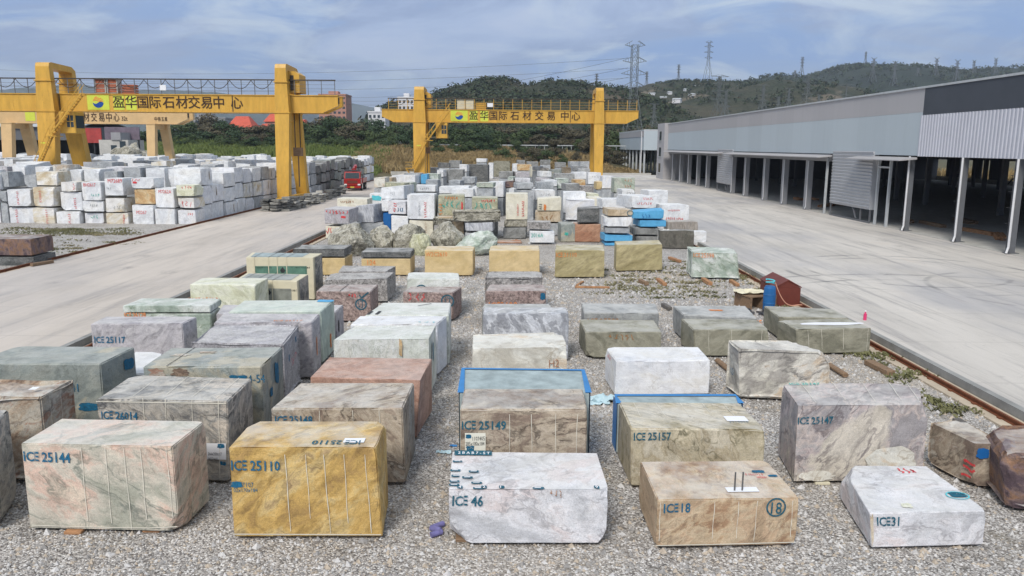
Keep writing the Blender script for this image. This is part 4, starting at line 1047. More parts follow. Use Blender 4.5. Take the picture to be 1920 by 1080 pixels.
coated('cream edged block with grey polished face marked 867', 'greypanel', (440,525), (557,527), (578,514), (462,512), 1.6, '967', None)
coated('taller cream edged block with dark green polished face', 'greenpanel', (461,483), (587,483), (604,475), (473,473), 1.95, '0129716', None)
b, c = NB('pink granite block with a ringed mark and tick on its right', 'pinkgranite', (592,546), (694,547), (709,533), (607,533), B=('R', 697, 603))
ring(b, c, 'F', .82, .42, .21, .05, 'tealink'); mark(b, c, 'F', '订', .755, .52, .26, 'tealink', .0); stroke(b, c, 'F', [(.80,.12),(.84,.2),(.97,.02)], .06, 'tealink'); stroke(b, c, 'T', [(.46,0),(.44,1)], .03, 'blackink', 'crack_line'); scribble(b, c, 'F', .6, .08, .3, .14, 'redink', 3, .04)
b, c = NB('grey crystalline block behind the pink granite block on the left', 'crystal', (608,524), (726,521), (742,508), (620,511), B=('R', 728, 566), rough=.05)
b, c = NB('second grey crystalline block with orange stencil', 'crystal', (633,508), (724,508), (743,498), (642,497), B=('R', 729, 553), rough=.05)
mark(b, c, 'F', 'ICE 2610', .0, .35, .24, 'orangeink')
b, c = NB('pale green white block with a ringed mark, centre left', 'mintwhite', (763,522), (862,523), (860,511), (765,510), h=1.46)
ring(b, c, 'F', .27, .36, .24, .05, 'tealink'); mark(b, c, 'F', '订', .20, .47, .28, 'tealink', .0)
b, c = NB('pink granite block with a ringed mark, centre', 'pinkgranite', (755,547), (848,549), (866,537), (770,537), B=('R', 850, 601))
ring(b, c, 'F', .9, .3, .24, .05, 'tealink'); mark(b, c, 'F', '订', .83, .42, .28, 'tealink', .0); scribble(b, c, 'F', .1, .05, .8, .3, 'redink', 9, .03)
b, c = NB('grey crystalline block with jagged white face, centre', 'crystal', (908,519), (1019,519), (1017,507), (912,507), h=1.5, rough=.1)
b, c = NB('pink granite block with a blue paint corner, centre right', 'pinkgranite', (910,546), (1024,545), (1020,533), (918,533), h=1.45)
patch(b, c, 'F', .9, .05, .22, .3, 'blueink', seed=3); mark(b, c, 'F', 'ICE2600', .06, .5, .3, 'orangeink', 0)
b, c = NB('beige grey block mostly hidden behind the block stencilled 25126', 'wavygrey', (903,578), (1038,578), (1030,569), (908,569), h=1.45)
b, c = NB('white and grey speckled block stencilled 25126', 'breccia', (905,588), (1067,587), (1061,576), (908,576), h=1.6)
mark(b, c, 'F', 'ICE 25126', .025, .70, .22, 'tealink')
b, c = NB('pale green white block with two drill slots on its front edge', 'mintwhite', (683,591), (842,590), (846,567), (718,567), h=1.65)
for u in (.03, .13): stroke(b, c, 'T', [(u, .72), (u, .95)], .09, 'blackink', 'drill_slot')
stroke(b, c, 'T', [(.55,.3),(.72,.12)], .05, 'blackink', 'crack_line')
b, c = NB('white block behind the block stencilled 26024', 'whiteblue', (656,608), (820,607), (838,592), (674,592), h=1.65)
scribble(b, c, 'T', .75, .75, .6, .2, 'hosecyan', 3, .02)
b, c = NB('white block with rough grooved front stencilled 26024', 'mintwhite', (622,636), (806,633), (819,608), (662,608), h=1.75, rough=.05)
mark(b, c, 'F', 'ICE 26024', .025, .56, .17, 'tealink'); patch(b, c, 'F', .68, .0, .1, .55, 'orangestone', 'rust_streak', .3); patch(b, c, 'R', .3, .15, .3, .6, 'tealink', seed=3)
b, c = NB('grey block with slanting grey waves behind the olive block', 'wavygrey', (1095,586), (1236,587), (1230,569), (1090,568), h=1.1)
mark(b, c, 'F', 'ICE 25588', .05, .42, .25, 'brownink')
b, c = NB('olive grey block with broken left corner below the wavy grey block', 'olivegrey', (1097,622), (1241,622), (1227,600), (1086,598), B=('L', 1100, 671), chip=.07)
scribble(b, c, 'F', .3, .1, .9, .2, 'brownink', 3, .03)
b, c = NB('white topped grey block with orange stencil, right of the olive block', 'wavygrey', (1281,590), (1420,596), (1398,573), (1262,573), h=.95)
mark(b, c, 'F', 'ICE 25605', .72, .3, .2, 'orangeink'); patch(b, c, 'T', .42, .4, .6, .2, 'orangeink', seed=2)
b, c = NB('olive grey block in the middle of the right group', 'olivegrey', (1300,618), (1443,618), (1420,598), (1277,597), B=('L', 1302, 668))
drips(b, c, 'F', (.2,.5,.9), 4)
b, c = NB('olive grey block nearest the blue barrel', 'olivegrey', (1460,594), (1592,596), (1563,579), (1432,573), B=('L', 1461, 636))
scribble(b, c, 'F', .25, .15, .9, .25, 'brownink', 5, .03)
b, c = NB('olive grey block with a white dusted strip on top, beside the rail', 'olivegrey', (1493,617), (1635,615), (1590,597), (1458,600), B=('L', 1496, 664))
drips(b, c, 'F', (.15,.33,.62,.95), 6); patch(b, c, 'T', .12, .35, 2.6, .5, 'whitepaper', 'white_dust', .3, 4, .01, 1.0)
# yellow row
b, c = NB('yellow block under a striped grey slab, left end of the yellow row', 'yellow', (548,484), (647,484), (661,475), (565,475), B=('R', 647, 516), chip=.03)
def slab_on(base, c, label, mat, ytop_px, xpx, grow=.0, **kw):
    z0 = base.location.z + c[4].z + .05
    q = [Vector((base.location.x + p.x, base.location.y + p.y, z0)) for p in c[4:]]
    zt = atY(xpx, ytop_px, q[0].y).z
    return make_block(q + [Vector((p.x, p.y, zt)) for p in q], mat, label, **kw)
slab_on(b, c, 'striped dark grey slab lying on the leftmost yellow block', 'darkgrey', 466, 600, rough=.08)
b, c = NB('yellow block under a plain grey slab', 'yellow', (677,485), (770,485), (778,476), (688,476), B=('R', 770, 516), chip=.03)
mark(b, c, 'F', '124', .13, .4, .3, 'orangeink', 0)
slab_on(b, c, 'plain dark grey slab lying on the second yellow block', 'darkgrey', 473, 720)
for lab, mat, FL, FR, BR, BL, B, tx in (
    ('plain yellow block, third in the yellow row', 'yellow', (796,469), (887,470), (891,461), (801,461), ('R', 887, 517), 'W2C2610'),
    ('yellow block with pale chips, fourth in the yellow row', 'yellow', (917,470), (1012,470), (1010,460), (920,460), ('R', 1012, 516), None),
    ('olive gold block with orange stencil, fifth in the yellow row', 'olivegold', (1041,469), (1134,469), (1131,459), (1043,458), ('R', 1133, 520), 'ICE 21110'),
    ('olive gold block with smooth face, sixth in the yellow row', 'olivegold', (1156,459), (1242,458), (1236,450), (1152,452), ('R', 1242, 507), None)):
    b, c = NB(lab, mat, FL, FR, BR, BL, B=B, chip=.05)
    if tx: mark(b, c, 'F', tx, .02, .25, .25, 'orangeink', 0)
b, c = NB('pale green white rough block at the right end of the yellow row', 'mint', (1298,472), (1384,474), (1374,464), (1287,461), B=('R', 1388, 524), rough=.1, chip=.08)
mark(b, c, 'F', 'ICE 25598', .03, .2, .24, 'orangeink', 0)

# bearers under the front blocks, timber, litter
def bearer(px, py, w=.32, mat='timber_orange', rz=0, L_=.5, lab=None, h=.1):
    p = at(px, py, 0); mb = MB(); mb.box(-w / 2, w / 2, -L_ / 2, L_ / 2, 0, h)
    o = mb.build('timber_bearer', M[mat], None, (p.x, p.y + L_ * .62, .0), bevel=.01); o.rotation_euler.z = rz
    return tag(o, lab, 'timber')
bearer(132, 1006, lab='orange timber bearer under the left end of the pink and green block', h=.06); bearer(280, 1002, lab='brown timber bearer under the right end of the pink and green block', h=.06)
bearer(470, 1008, mat='timber', lab='dark timber bearer under the left end of the golden block', h=.06); bearer(680, 1008, mat='timber', lab='dark timber bearer under the right end of the golden block', h=.06)
bearer(1292, 1026, lab='red brown timber bearer under the left end of the block stencilled 18', h=.06); bearer(1440, 1026, lab='red brown timber bearer under the right end of the block stencilled 18', h=.06)
bearer(1545, 912, mat='sheetcream', lab='pale timber bearer under the tall purple block', h=.06)
bearer(870, 1020, mat='timber', lab='timber wedge under the left of the block stencilled 46', h=.06); bearer(1090, 1020, mat='timber', lab='timber wedge under the right of the block stencilled 46', h=.06)
bearer(1700, 1028, mat='timber', lab='timber wedge under the slanted white block', h=.06)
def beam(a, b, w, mat, lab, name='timber_beam', z=None, n=4):
    p = at(*a, 0); q = at(*b, 0); p.z = q.z = w / 2 if z is None else z
    mb = MB(); m = (p + q) / 2; mb.bar(p - m, q - m, w, w * .8, 0, n)
    return tag(mb.build(name, M[mat], None, m, bevel=.01 if n == 4 else 0), lab, 'timber')
beam((1792,797), (1845,832), .22, 'timber_grey', 'weathered grey beam lying beside the notched block')
beam((1625,684), (1668,706), .2, 'timber', 'brown plank lying on the gravel beside the rail'); beam((1632,682), (1674,703), .16, 'timber', 'second brown plank next to the one beside the rail')
beam((1345,681), (1368,700), .2, 'timber', 'round pole sticking out left of the rough patched block', 'timber_pole', n=10); beam((1555,690), (1585,709), .2, 'timber', 'round pole sticking out right of the rough patched block', 'timber_pole', n=10)
beam((1078,540), (1143,541), .12, 'timber_orange', 'orange board lying on the gravel in the clearing'); beam((1082,537), (1093,530), .12, 'timber_orange', 'short orange stick beside the orange board')
beam((1233,527), (1247,537), .2, 'timber_orange', 'bright orange offcut in the clearing'); beam((1200,530), (1213,536), .22, 'timber', 'brown offcut left of the bright orange one'); beam((1318,527), (1332,536), .22, 'timber_orange', 'pale orange offcut left of the rail'); beam((1370,530), (1383,538), .2, 'timber_orange', 'orange offcut close to the right rail')
beam((1243,575), (1256,583), .2, 'timber_grey', 'grey offcut beside the white topped block'); beam((1255,486), (1275,493), .2, 'timber_orange', 'orange board behind the last olive gold block')
beam((60,510), (100,503), .2, 'timber', 'loose board at the edge of the left road', z=.4)
for k, (px, py, rz) in enumerate(((822,985,.7), (817,992,-.5), (818,1000,.6))):
    p = at(px, py, .06); mb = MB(); mb.bar((-.11, 0, 0), (.11, 0, 0), .11, .11, 0, 12); mb.bar((.11, 0, 0), (.125, 0, 0), .085, .085, 0, 12)
    o = mb.build('drink_can', M['purplecan'], None, p); o.rotation_euler.z = rz
    tag(o, 'purple can lying on the gravel left of the block stencilled 46', 'can', 'purple cans on the gravel')
def crumple(px, py, r_, mat, lab, seed, hgt=.08):
    p = at(px, py, 0); rr = random.Random(seed); V = []; Fc = []; n = 9
    for i in range(n + 1):
        for j in range(n + 1):
            V.append(((i / n - .5) * 2 * r_ * (1 + .2 * rr.random()), (j / n - .5) * r_ * (1 + .3 * rr.random()), .01 + hgt * rr.random()))
    for i in range(n):
        for j in range(n): a = i * (n + 1) + j; Fc.append((a, a + n + 1, a + n + 2, a + 1))
    me = bpy.data.meshes.new('plastic_sheet'); me.from_pydata(V, [], Fc)
    return tag(link_mesh('plastic_sheet', me, M[mat], None, p), lab, 'litter')
crumple(1137, 752, .45, 'plasticblue', 'crumpled pale blue plastic sheet between the two blue rimmed blocks', 4, .16); crumple(1122, 757, .28, 'plasticblue', 'smaller shred of pale blue plastic beside the crumpled sheet', 5)
crumple(832, 849, .16, 'plasticblue', 'scrap of blue plastic behind the block stencilled 46', 6, .04); crumple(850, 837, .08, 'bluepaint', 'tiny blue scrap by the block stencilled 25149', 7, .03); crumple(864,965,.05,'bluepaint','tiny dark blue scrap on the front gravel',8,.03)
# bottle on the right road
p = at(1621.5, 600, .3); bt = empty('drink_bottle', p, 0, 'small pink drink bottle standing on the right road', 'bottle')
mb = MB(); mb.bar((0,0,0), (0,0,.26), .13, .13, 0, 12); mb.bar((0,0,.26), (0,0,.34), .06, .06, 0, 10); mb.build('bottle_body', M['bottlepink'], bt)
mb = MB(); mb.bar((0,0,.341), (0,0,.39), .065, .065, 0, 10); mb.build('cap', M['whitepaint'], bt)

# rust red gabled box, blue barrel, junk by the right rail
P0 = at(1441, 566, 0); P1 = at(1500, 576, 0)
x0 = at(1452, 575, 0).x; x1 = at(1499, 575, 0).x; y0 = at(1475, 575, 0).y
bx = empty('equipment_box', ((x0 + x1) / 2, y0, 0), 0, 'rust red steel box with a pitched lid beside the right rail', 'equipment box')
wd = (x1 - x0) / 2; hh = atY(1499, 540, y0).z
MB().box(-wd, wd, 0, 2.2, 0, hh).build('box_body', M['rustbox'], bx, bevel=.015)
mb = MB(); mb.prism([(-wd - .02, hh), (0, hh + .32), (wd + .02, hh), (wd + .02, hh + .05), (0, hh + .38), (-wd - .02, hh + .05)], 'y', -.03, 2.23); mb.prism([(-wd, hh), (wd, hh), (0, hh + .31)], 'y', .0, 2.2); mb.build('pitched_lid', M['rustbox'], bx)
p = at(1441, 583, 0); br = empty('barrel', p, 0, 'blue plastic barrel with a cyan hose on its lid', 'barrel')
mb = MB(); br.scale = (.82, .82, .95); prof = [(0,.27),(.08,.31),(.35,.32),(.38,.335),(.42,.32),(.75,.32),(.78,.335),(.82,.32),(1.1,.3),(1.16,.25)]
for (za, ra), (zb_, rb) in zip(prof, prof[1:]):
    for i in range(20):
        a0 = 2 * math.pi * i / 20; a1 = 2 * math.pi * (i + 1) / 20
        mb.quad((ra*math.cos(a0), ra*math.sin(a0), za), (ra*math.cos(a1), ra*math.sin(a1), za), (rb*math.cos(a1), rb*math.sin(a1), zb_), (rb*math.cos(a0), rb*math.sin(a0), zb_))
mb.build('barrel_body', M['barrelblue'], br); mb = MB(); mb.bar((0,0,1.14), (0,0,1.18), .52, .52, 0, 20); mb.build('lid', M['barrelblue'], br)
mb = MB(); mb.path([(.18 * math.cos(a) , .18 * math.sin(a), 1.23 + .02 * a) for a in [i * .5 for i in range(20)]], .06, 6); tag(mb.build('hose', M['hosecyan'], None, p), 'coiled cyan hose lying on the blue barrel', 'hose')
a = Vector(p) + Vector((.25, .1, 1.25)); q = Vector(bx.location) + Vector((wd + .15, -.25, .05))
mb = MB(); mb.path([a + (q - a) * s + Vector((0, -.15 * math.sin(s * 3.14), -.9 * math.sin(s * 3.14) * (1 - s) - .0)) - a for s in [i / 14 for i in range(15)]], .045, 6); tag(mb.build('hose', M['hosepink'], None, a), 'pink orange hose running from the barrel past the rust red box', 'hose')
p = at(1415, 575, 0); pl = empty('pallet', p, .3, 'broken timber pallet under a cream sheet left of the barrel', 'pallet')
mb = MB()
for k in range(6): mb.box(-.7, .7, -.6 + k * .22, -.44 + k * .22, .55, .6)
mb.build('deck_boards', M['timber'], pl)
mb = MB()
for x in (-.65, 0, .6): mb.box(x, x + .1, -.6, .66, .0, .546)
mb.build('bearers', M['timber'], pl)
o = crumple(1412, 566, .75, 'sheetcream', 'stiff cream sheet lying on the broken pallet', 12, .12); o.location = p + Vector((-.1, .1, .62))
mb = MB(); r_ = random.Random(5)
for k in range(26):
    x, y = r_.uniform(-1.1, 1.1), r_.uniform(-.9, .4); s = r_.uniform(.05, .14); mb.bar((x, y, s / 2), (x + r_.uniform(-.4, .4), y + r_.uniform(-.3, .3), s / 2 + .05), s)
tag(mb.build('scrap_heap', M['truckdark'], None, at(1420, 586, 0)), 'heap of black scrap and rope at the foot of the barrel', 'scrap')
# ------------------------------------------------------------------ stacks in the middle yard
MG = 'stacked blocks in the middle yard'
HID = []
def column(Y, ents, depth=2.1, yaw=0, side=0.0, z0=.0, floor=True):
    """ents from the top down: (x0, x1, ytop, ybot, stone, label, extra)"""
    out = []; n = len(ents); lastb = None
    for i, e in enumerate(ents):
        x0, x1, yt, yb, mat, lab = e[:6]; kw = dict(e[6]) if len(e) > 6 else {}
        A = atY(x0, yt, Y); Bq = atY(x1, yt, Y); C = atY(x0, yb, Y)
        za, zb_ = (A.z + Bq.z) / 2, C.z
        if i == n - 1 and (zb_ < 1.0 or not floor): zb_ = z0 if floor else zb_
        if i == n - 1 and zb_ - z0 > .02 and floor and za - z0 < 2.5: zb_ = z0
        dp = kw.pop('depth', depth); sh = kw.pop('side', side)
        P = [Vector((A.x, Y, 0)), Vector((Bq.x, Y, 0)), Vector((Bq.x + sh * dp, Y + dp, 0)), Vector((A.x + sh * dp, Y + dp, 0))]
        yq = kw.pop('yaw', yaw) or (math.sin(x0 * 12.9 + yt * 7.1) * 4.5)
        if yq:
            m = sum(P, Vector()) / 4; rt = Matrix.Rotation(R(yq), 3, 'Z'); P = [m + rt @ (p - m) for p in P]
        mk = kw.pop('mk', None)
        zt_ = za; za_l = kw.pop('tilt', 0) + .06 * math.sin(x1 * 5.3 + yt * 3.1)
        c8 = [Vector((p.x, p.y, zb_ + .02)) for p in P] + [Vector((p.x, p.y, zt_ + (za_l if q in (1, 2) else 0))) for q, p in enumerate(P)]
        kw.setdefault('chip', .07); kw.setdefault('res', .8); kw.setdefault('wob', .03)
        ob, c = make_block(c8, mat, lab, 'stone block', MG, **kw)
        out.append((ob, c))
        if mk:
            for m_ in mk:
                if m_[0] == 's': scribble(ob, c, 'F', *m_[1:])
                elif m_[0] == 't': mark(ob, c, 'F', *m_[1:])
                elif m_[0] == 'p': patch(ob, c, 'F', *m_[1:])
                elif m_[0] == 'r': ring(ob, c, 'F', *m_[1:])
        lastz = zb_
    if floor:      # whatever carries the lowest block that shows
        k = 0
        if lastz - z0 > .1:
            zb_ = z0
            c8 = [Vector((p.x, p.y, zb_)) for p in P] + [Vector((p.x, p.y, lastz - .03)) for p in P]
            HID.append(block_mesh(c8, chip=.05, res=.4, seed=len(HID)))
    return out
S = lambda *a: ('s',) + a
col = column
col(60, [(607,653,391,420,'lilacgrey','white grey block with red writing, leftmost of the front stacks',{'mk':[S(.05,.1,.9,.3,'redink',3,.04),S(.45,.1,1.0,.28,'redink',4,.04),('p',.66,.45,.4,.2,'redink')],'side':.12,'depth':2.6}), (610,655,424,450,'cream','white block with red writing under the leftmost white grey block',{'mk':[S(.02,.1,.5,.5,'redink',5,.04)]})])
col(63, [(668,702,386,418,'streak','streaked blue grey block leaning on the left front stacks',{'side':.25,'tilt':.18}), (660,718,419,452,'coolgrey','plain blue grey block under the streaked one')], depth=2.4)
col(68, [(632,690,372,400,'cream','cream block with faint writing behind the leftmost stack',{'mk':[S(.1,.15,1.2,.2,'salmon',6,.05),S(.1,.6,1.4,.2,'brownink',7,.04)]})])
col(61, [(732,764,404,448,'white','smooth white grey block under the red and blue lettered one'),])
col(61.2, [(729,763,377,402,'lilacwhite','white block with red and blue lettering, left of the tall white one',{'mk':[S(.3,.1,.25,.75,'redink',8,.05,True),S(.52,.5,.5,.3,'blueink',9,.06)]})], floor=False)
col(63.5, [(716,731,376,397,'white','narrow white block left of the red and blue lettered one'), (718,733,399,450,'bluepaint_dark','block with a deep blue painted side, left front stacks')])
col(65, [(716,760,352,374,'white','white block with a dark hole on top, left front stacks',{'side':.15,'tilt':.25,'chip':.1,'mk':[S(.4,.4,.4,.3,'coolgrey',3,.02)]}), (716,762,376,420,'coolgrey','plain grey block under the one with a dark hole')], depth=2.4)
col(72, [(693,717,363,392,'white','white block with a teal painted face, far left of the stacks',{'mk':[('p',.1,.1,1.0,.5,'hosecyan')]})])
col(61, [(763,815,365,412,'white','tall white block with two columns of red writing',{'mk':[S(.42,.28,.14,1.1,'coolgrey',3,.03,True),S(.62,.3,.18,1.2,'redink',4,.04,True)],'tilt':.05}), (766,811,413,462,'cream','cream block standing under the tall white one',{'mk':[S(.65,.1,.15,.9,'brownink',3,.02,True)],'depth':1.8})])
col(61.5, [(820,870,366,405,'olivestripe','olive striped block with orange and green writing',{'mk':[S(.25,.08,1.0,.22,'orangeink',3,.05),S(.03,.4,.25,.9,'orangeink',4,.05,True),S(.1,.3,1.5,.5,'greenink',5,.05),('p',.86,.3,.15,.9,'redink')]})])
col(62, [(884,933,370,396,'olivestripe','olive striped block with green writing, right of the orange lettered one',{'mk':[S(.35,.15,1.1,.2,'redink',6,.05),S(.1,.42,1.5,.5,'greenink',7,.06)]}),(884,933,397,440,'midgrey','grey block under the green lettered olive one')])
col(60.5, [(820,868,406,432,'beigetan','tan block wedged under the orange lettered olive one')])
col(59.5, [(810,848,408,424,'rockpale','grey green rock lying on the boulder, centre left',{'rough':.25,'chip':.2}), ], depth=1.6, floor=False)
col(59.5, [(846,938,395,417,'rockpale','long pale rugged rock slab lying across two grey stacks',{'rough':.22,'chip':.2}), (873,926,418,434,'streak','grey slab with vertical streaks under the rugged rock slab'), (871,925,437,462,'coolgrey','blue grey block at the foot under the rugged rock slab')], depth=1.7)
col(61, [(849,872,419,460,'coolgrey','tall plain white grey block beside the streaked slab')])
col(61, [(948,991,363,413,'cream','tall cream block with two columns of red writing',{'mk':[S(.52,.4,.12,.9,'redink',3,.03,True),S(.72,.28,.18,1.2,'redink',4,.04,True)],'rough':.04}), (945,990,414,426,'rockpale','thin cream slab under the tall cream block'), (945,988,427,462,'midgrey','large plain grey block under the tall cream block')])
col(63, [(1008,1053,373,396,'cream','cream block with an orange paint bar, centre',{'mk':[('p',.25,.45,.22,.5,'orangeink'),S(.05,.4,.25,.5,'blackink',4,.05,True)],'tilt':.08}), (1004,1052,397,417,'beigetan','tan block with brown writing under the orange barred one',{'mk':[S(.2,.35,1.1,.4,'brownink',6,.06)]}),(1006,1050,419,450,'coolgrey','grey block behind the small veined slab')])
col(57.5, [(988,1034,416,431,'crystal','veined black and white slab lying on the small white block',{'rough':.05}), (993,1040,433,456,'white','small white block with turquoise writing in front of the stacks',{'mk':[('t','2016A',.06,.52,.3,'greenink',.0)]})], depth=1.5, floor=False)
col(57.8, [(990,1042,458,482,'white','white block with orange figures between two yellow blocks',{'mk':[('t','163',.5,.45,.35,'orangeink',.03)]})], depth=1.3)
col(59, [(1050,1078,420,462,'greygreen','grey green block with stained face, left of the salmon one',{'mk':[('p',.25,.45,.3,.25,'greenink')]})])
col(59, [(1080,1123,391,418,'darkgrey','dark grey veined block on the salmon block',{'side':.15}), (1078,1127,421,462,'salmon','salmon red block with smooth face, right of centre')])
col(64, [(1062,1118,372,414,'whiteblue','big white block with a broken top behind the dark grey one',{'rough':.12,'tilt':-.1}),(1060,1120,416,450,'white','white block under the big broken white one')])
col(66, [(1057,1100,360,400,'white','tall white block behind the broken white one')], depth=2.2)
col(57, [(1137,1186,391,406,'beigetan','tan slab with a ringed number on the right stack',{'mk':[('r',.88,.5,.22,.05,'tealink')],'tilt':-.15,'rough':.05}), (1132,1186,407,426,'white','rough edged white block under the ringed slab',{'chip':.14,'rough':.05}), (1136,1183,427,438,'coolgrey','grey slab under the rough edged white block',{'chip':.1}), (1132,1185,440,453,'skyblue','sky blue painted slab low in the right stack'), (1134,1162,456,472,'skyblue','lowest sky blue painted slab of the right stack')], depth=2.2)
col(59, [(1188,1247,398,411,'skyblue','upper sky blue painted slab of the rightmost stack',{'tilt':.15,'mk':[S(.3,.3,.7,.3,'bluepaint_dark',4,.03)]}), (1197,1248,413,426,'skyblue','second sky blue painted slab of the rightmost stack'), (1187,1239,427,441,'midgrey','grey slab below the sky blue ones',{'chip':.1}), (1193,1237,443,462,'midgrey','lowest grey slab of the rightmost stack')], depth=2.3)
col(64, [(1187,1234,368,391,'white','white block with red writing on top of the rightmost stack',{'side':-.35,'depth':3.0,'mk':[S(.45,.1,.8,.2,'redink',4,.03),S(.2,.5,1.2,.2,'redink',5,.03)]}),(1190,1236,393,420,'white','white block under the red lettered top block')])
col(70, [(1217,1253,357,392,'white','white block behind the right end of the stacks',{'side':-.2})])
col(63.5, [(1243,1294,384,425,'white','big white block with red writing at the right edge of the yard',{'side':-.2,'mk':[S(.2,.15,1.0,.14,'redink',6,.03),S(.15,.4,1.4,.2,'redink',7,.05)]})], depth=2.4)
col(61, [(1252,1310,416,436,'striped','brown grey striped block behind the split white one')], depth=1.6)
col(55.5, [(1238,1304,432,484,'slatewhite','white block with a dark brown split face, right side',{'rough':.08,'chip':.15})], depth=1.3)
col(57.2, [(1285,1327,434,478,'white','white block with grey cracks behind the split one',{'rough':.06})], depth=1.2)
# boulders in front of the stacks
def boulder(px0, px1, yt, yb, mat, lab, seed, depth=2.0, sharp=.35, lean=0):
    p0 = at(px0, yb, 0); p1 = at(px1, yb, 0); w_ = (p1.x - p0.x); h_ = atY((px0 + px1) / 2, yt, p0.y).z
    bm = bmesh.new(); bmesh.ops.create_icosphere(bm, subdivisions=4, radius=1)
    o = Vector((seed * 3.3, seed * 1.7, seed))
    pl = []; r_ = random.Random(seed)
    for k in range(11):
        d = Vector((r_.uniform(-1, 1), r_.uniform(-1, 1), r_.uniform(-.7, 1))).normalized(); pl.append((d, r_.uniform(.68, .92)))
    for v in bm.verts:
        q = v.co.copy(); d = q.normalized()
        # facets: cut the ball by random planes
        s = min([1.0] + [k / max(1e-3, d.dot(n_)) for n_, k in pl if d.dot(n_) > .01])
        s *= 1 + .10 * noise.noise(d * 2.2 + o) + .07 * noise.fractal(d * 5 + o, 1, 2, 4)
        q = d * s * 1.18
        q.z = max(-.75, q.z)
        v.co = (q.x * w_ / 2 + lean * q.z * w_ / 2, q.y * depth / 2, (q.z + .75) / 1.75 * h_)
    me = bpy.data.meshes.new('stone_boulder'); bm.to_mesh(me); bm.free()
    tag(link_mesh('stone_boulder', me, M[mat], None, ((p0.x + p1.x) / 2, p0.y + depth / 2, -.02)), lab, 'boulder')
boulder(615, 690, 427, 482, 'rockpale', 'grey green boulder with one sawn side, leftmost of the boulders', 3, 2.4)
boulder(690, 745, 430, 474, 'rockpale', 'pale crumbly boulder left of the dark one', 5, 2.2); boulder(735, 792, 424, 476, 'rockpale', 'dark and white rugged boulder behind the yellow one', 8, 2.2)
boulder(768, 804, 439, 480, 'rockyellow', 'small pale yellow boulder', 11, 1.4); boulder(808, 866, 424, 474, 'rockpale', 'round grey boulder under the grey green rock', 14, 2.0)
boulder(858, 926, 438, 480, 'mint', 'pale leaning boulder with a flat top behind the yellow row', 17, 2.0, lean=.35)
o_, c_ = column(58.5, [(1000, 1012, 448, 470, 'salmon', 'salmon offcut lying between the yellow blocks')], depth=1)[0]
o_, c_ = column(58, [(930, 978, 454, 466, 'salmon', 'flat salmon slab behind the fourth yellow block')], depth=1.2)[0]
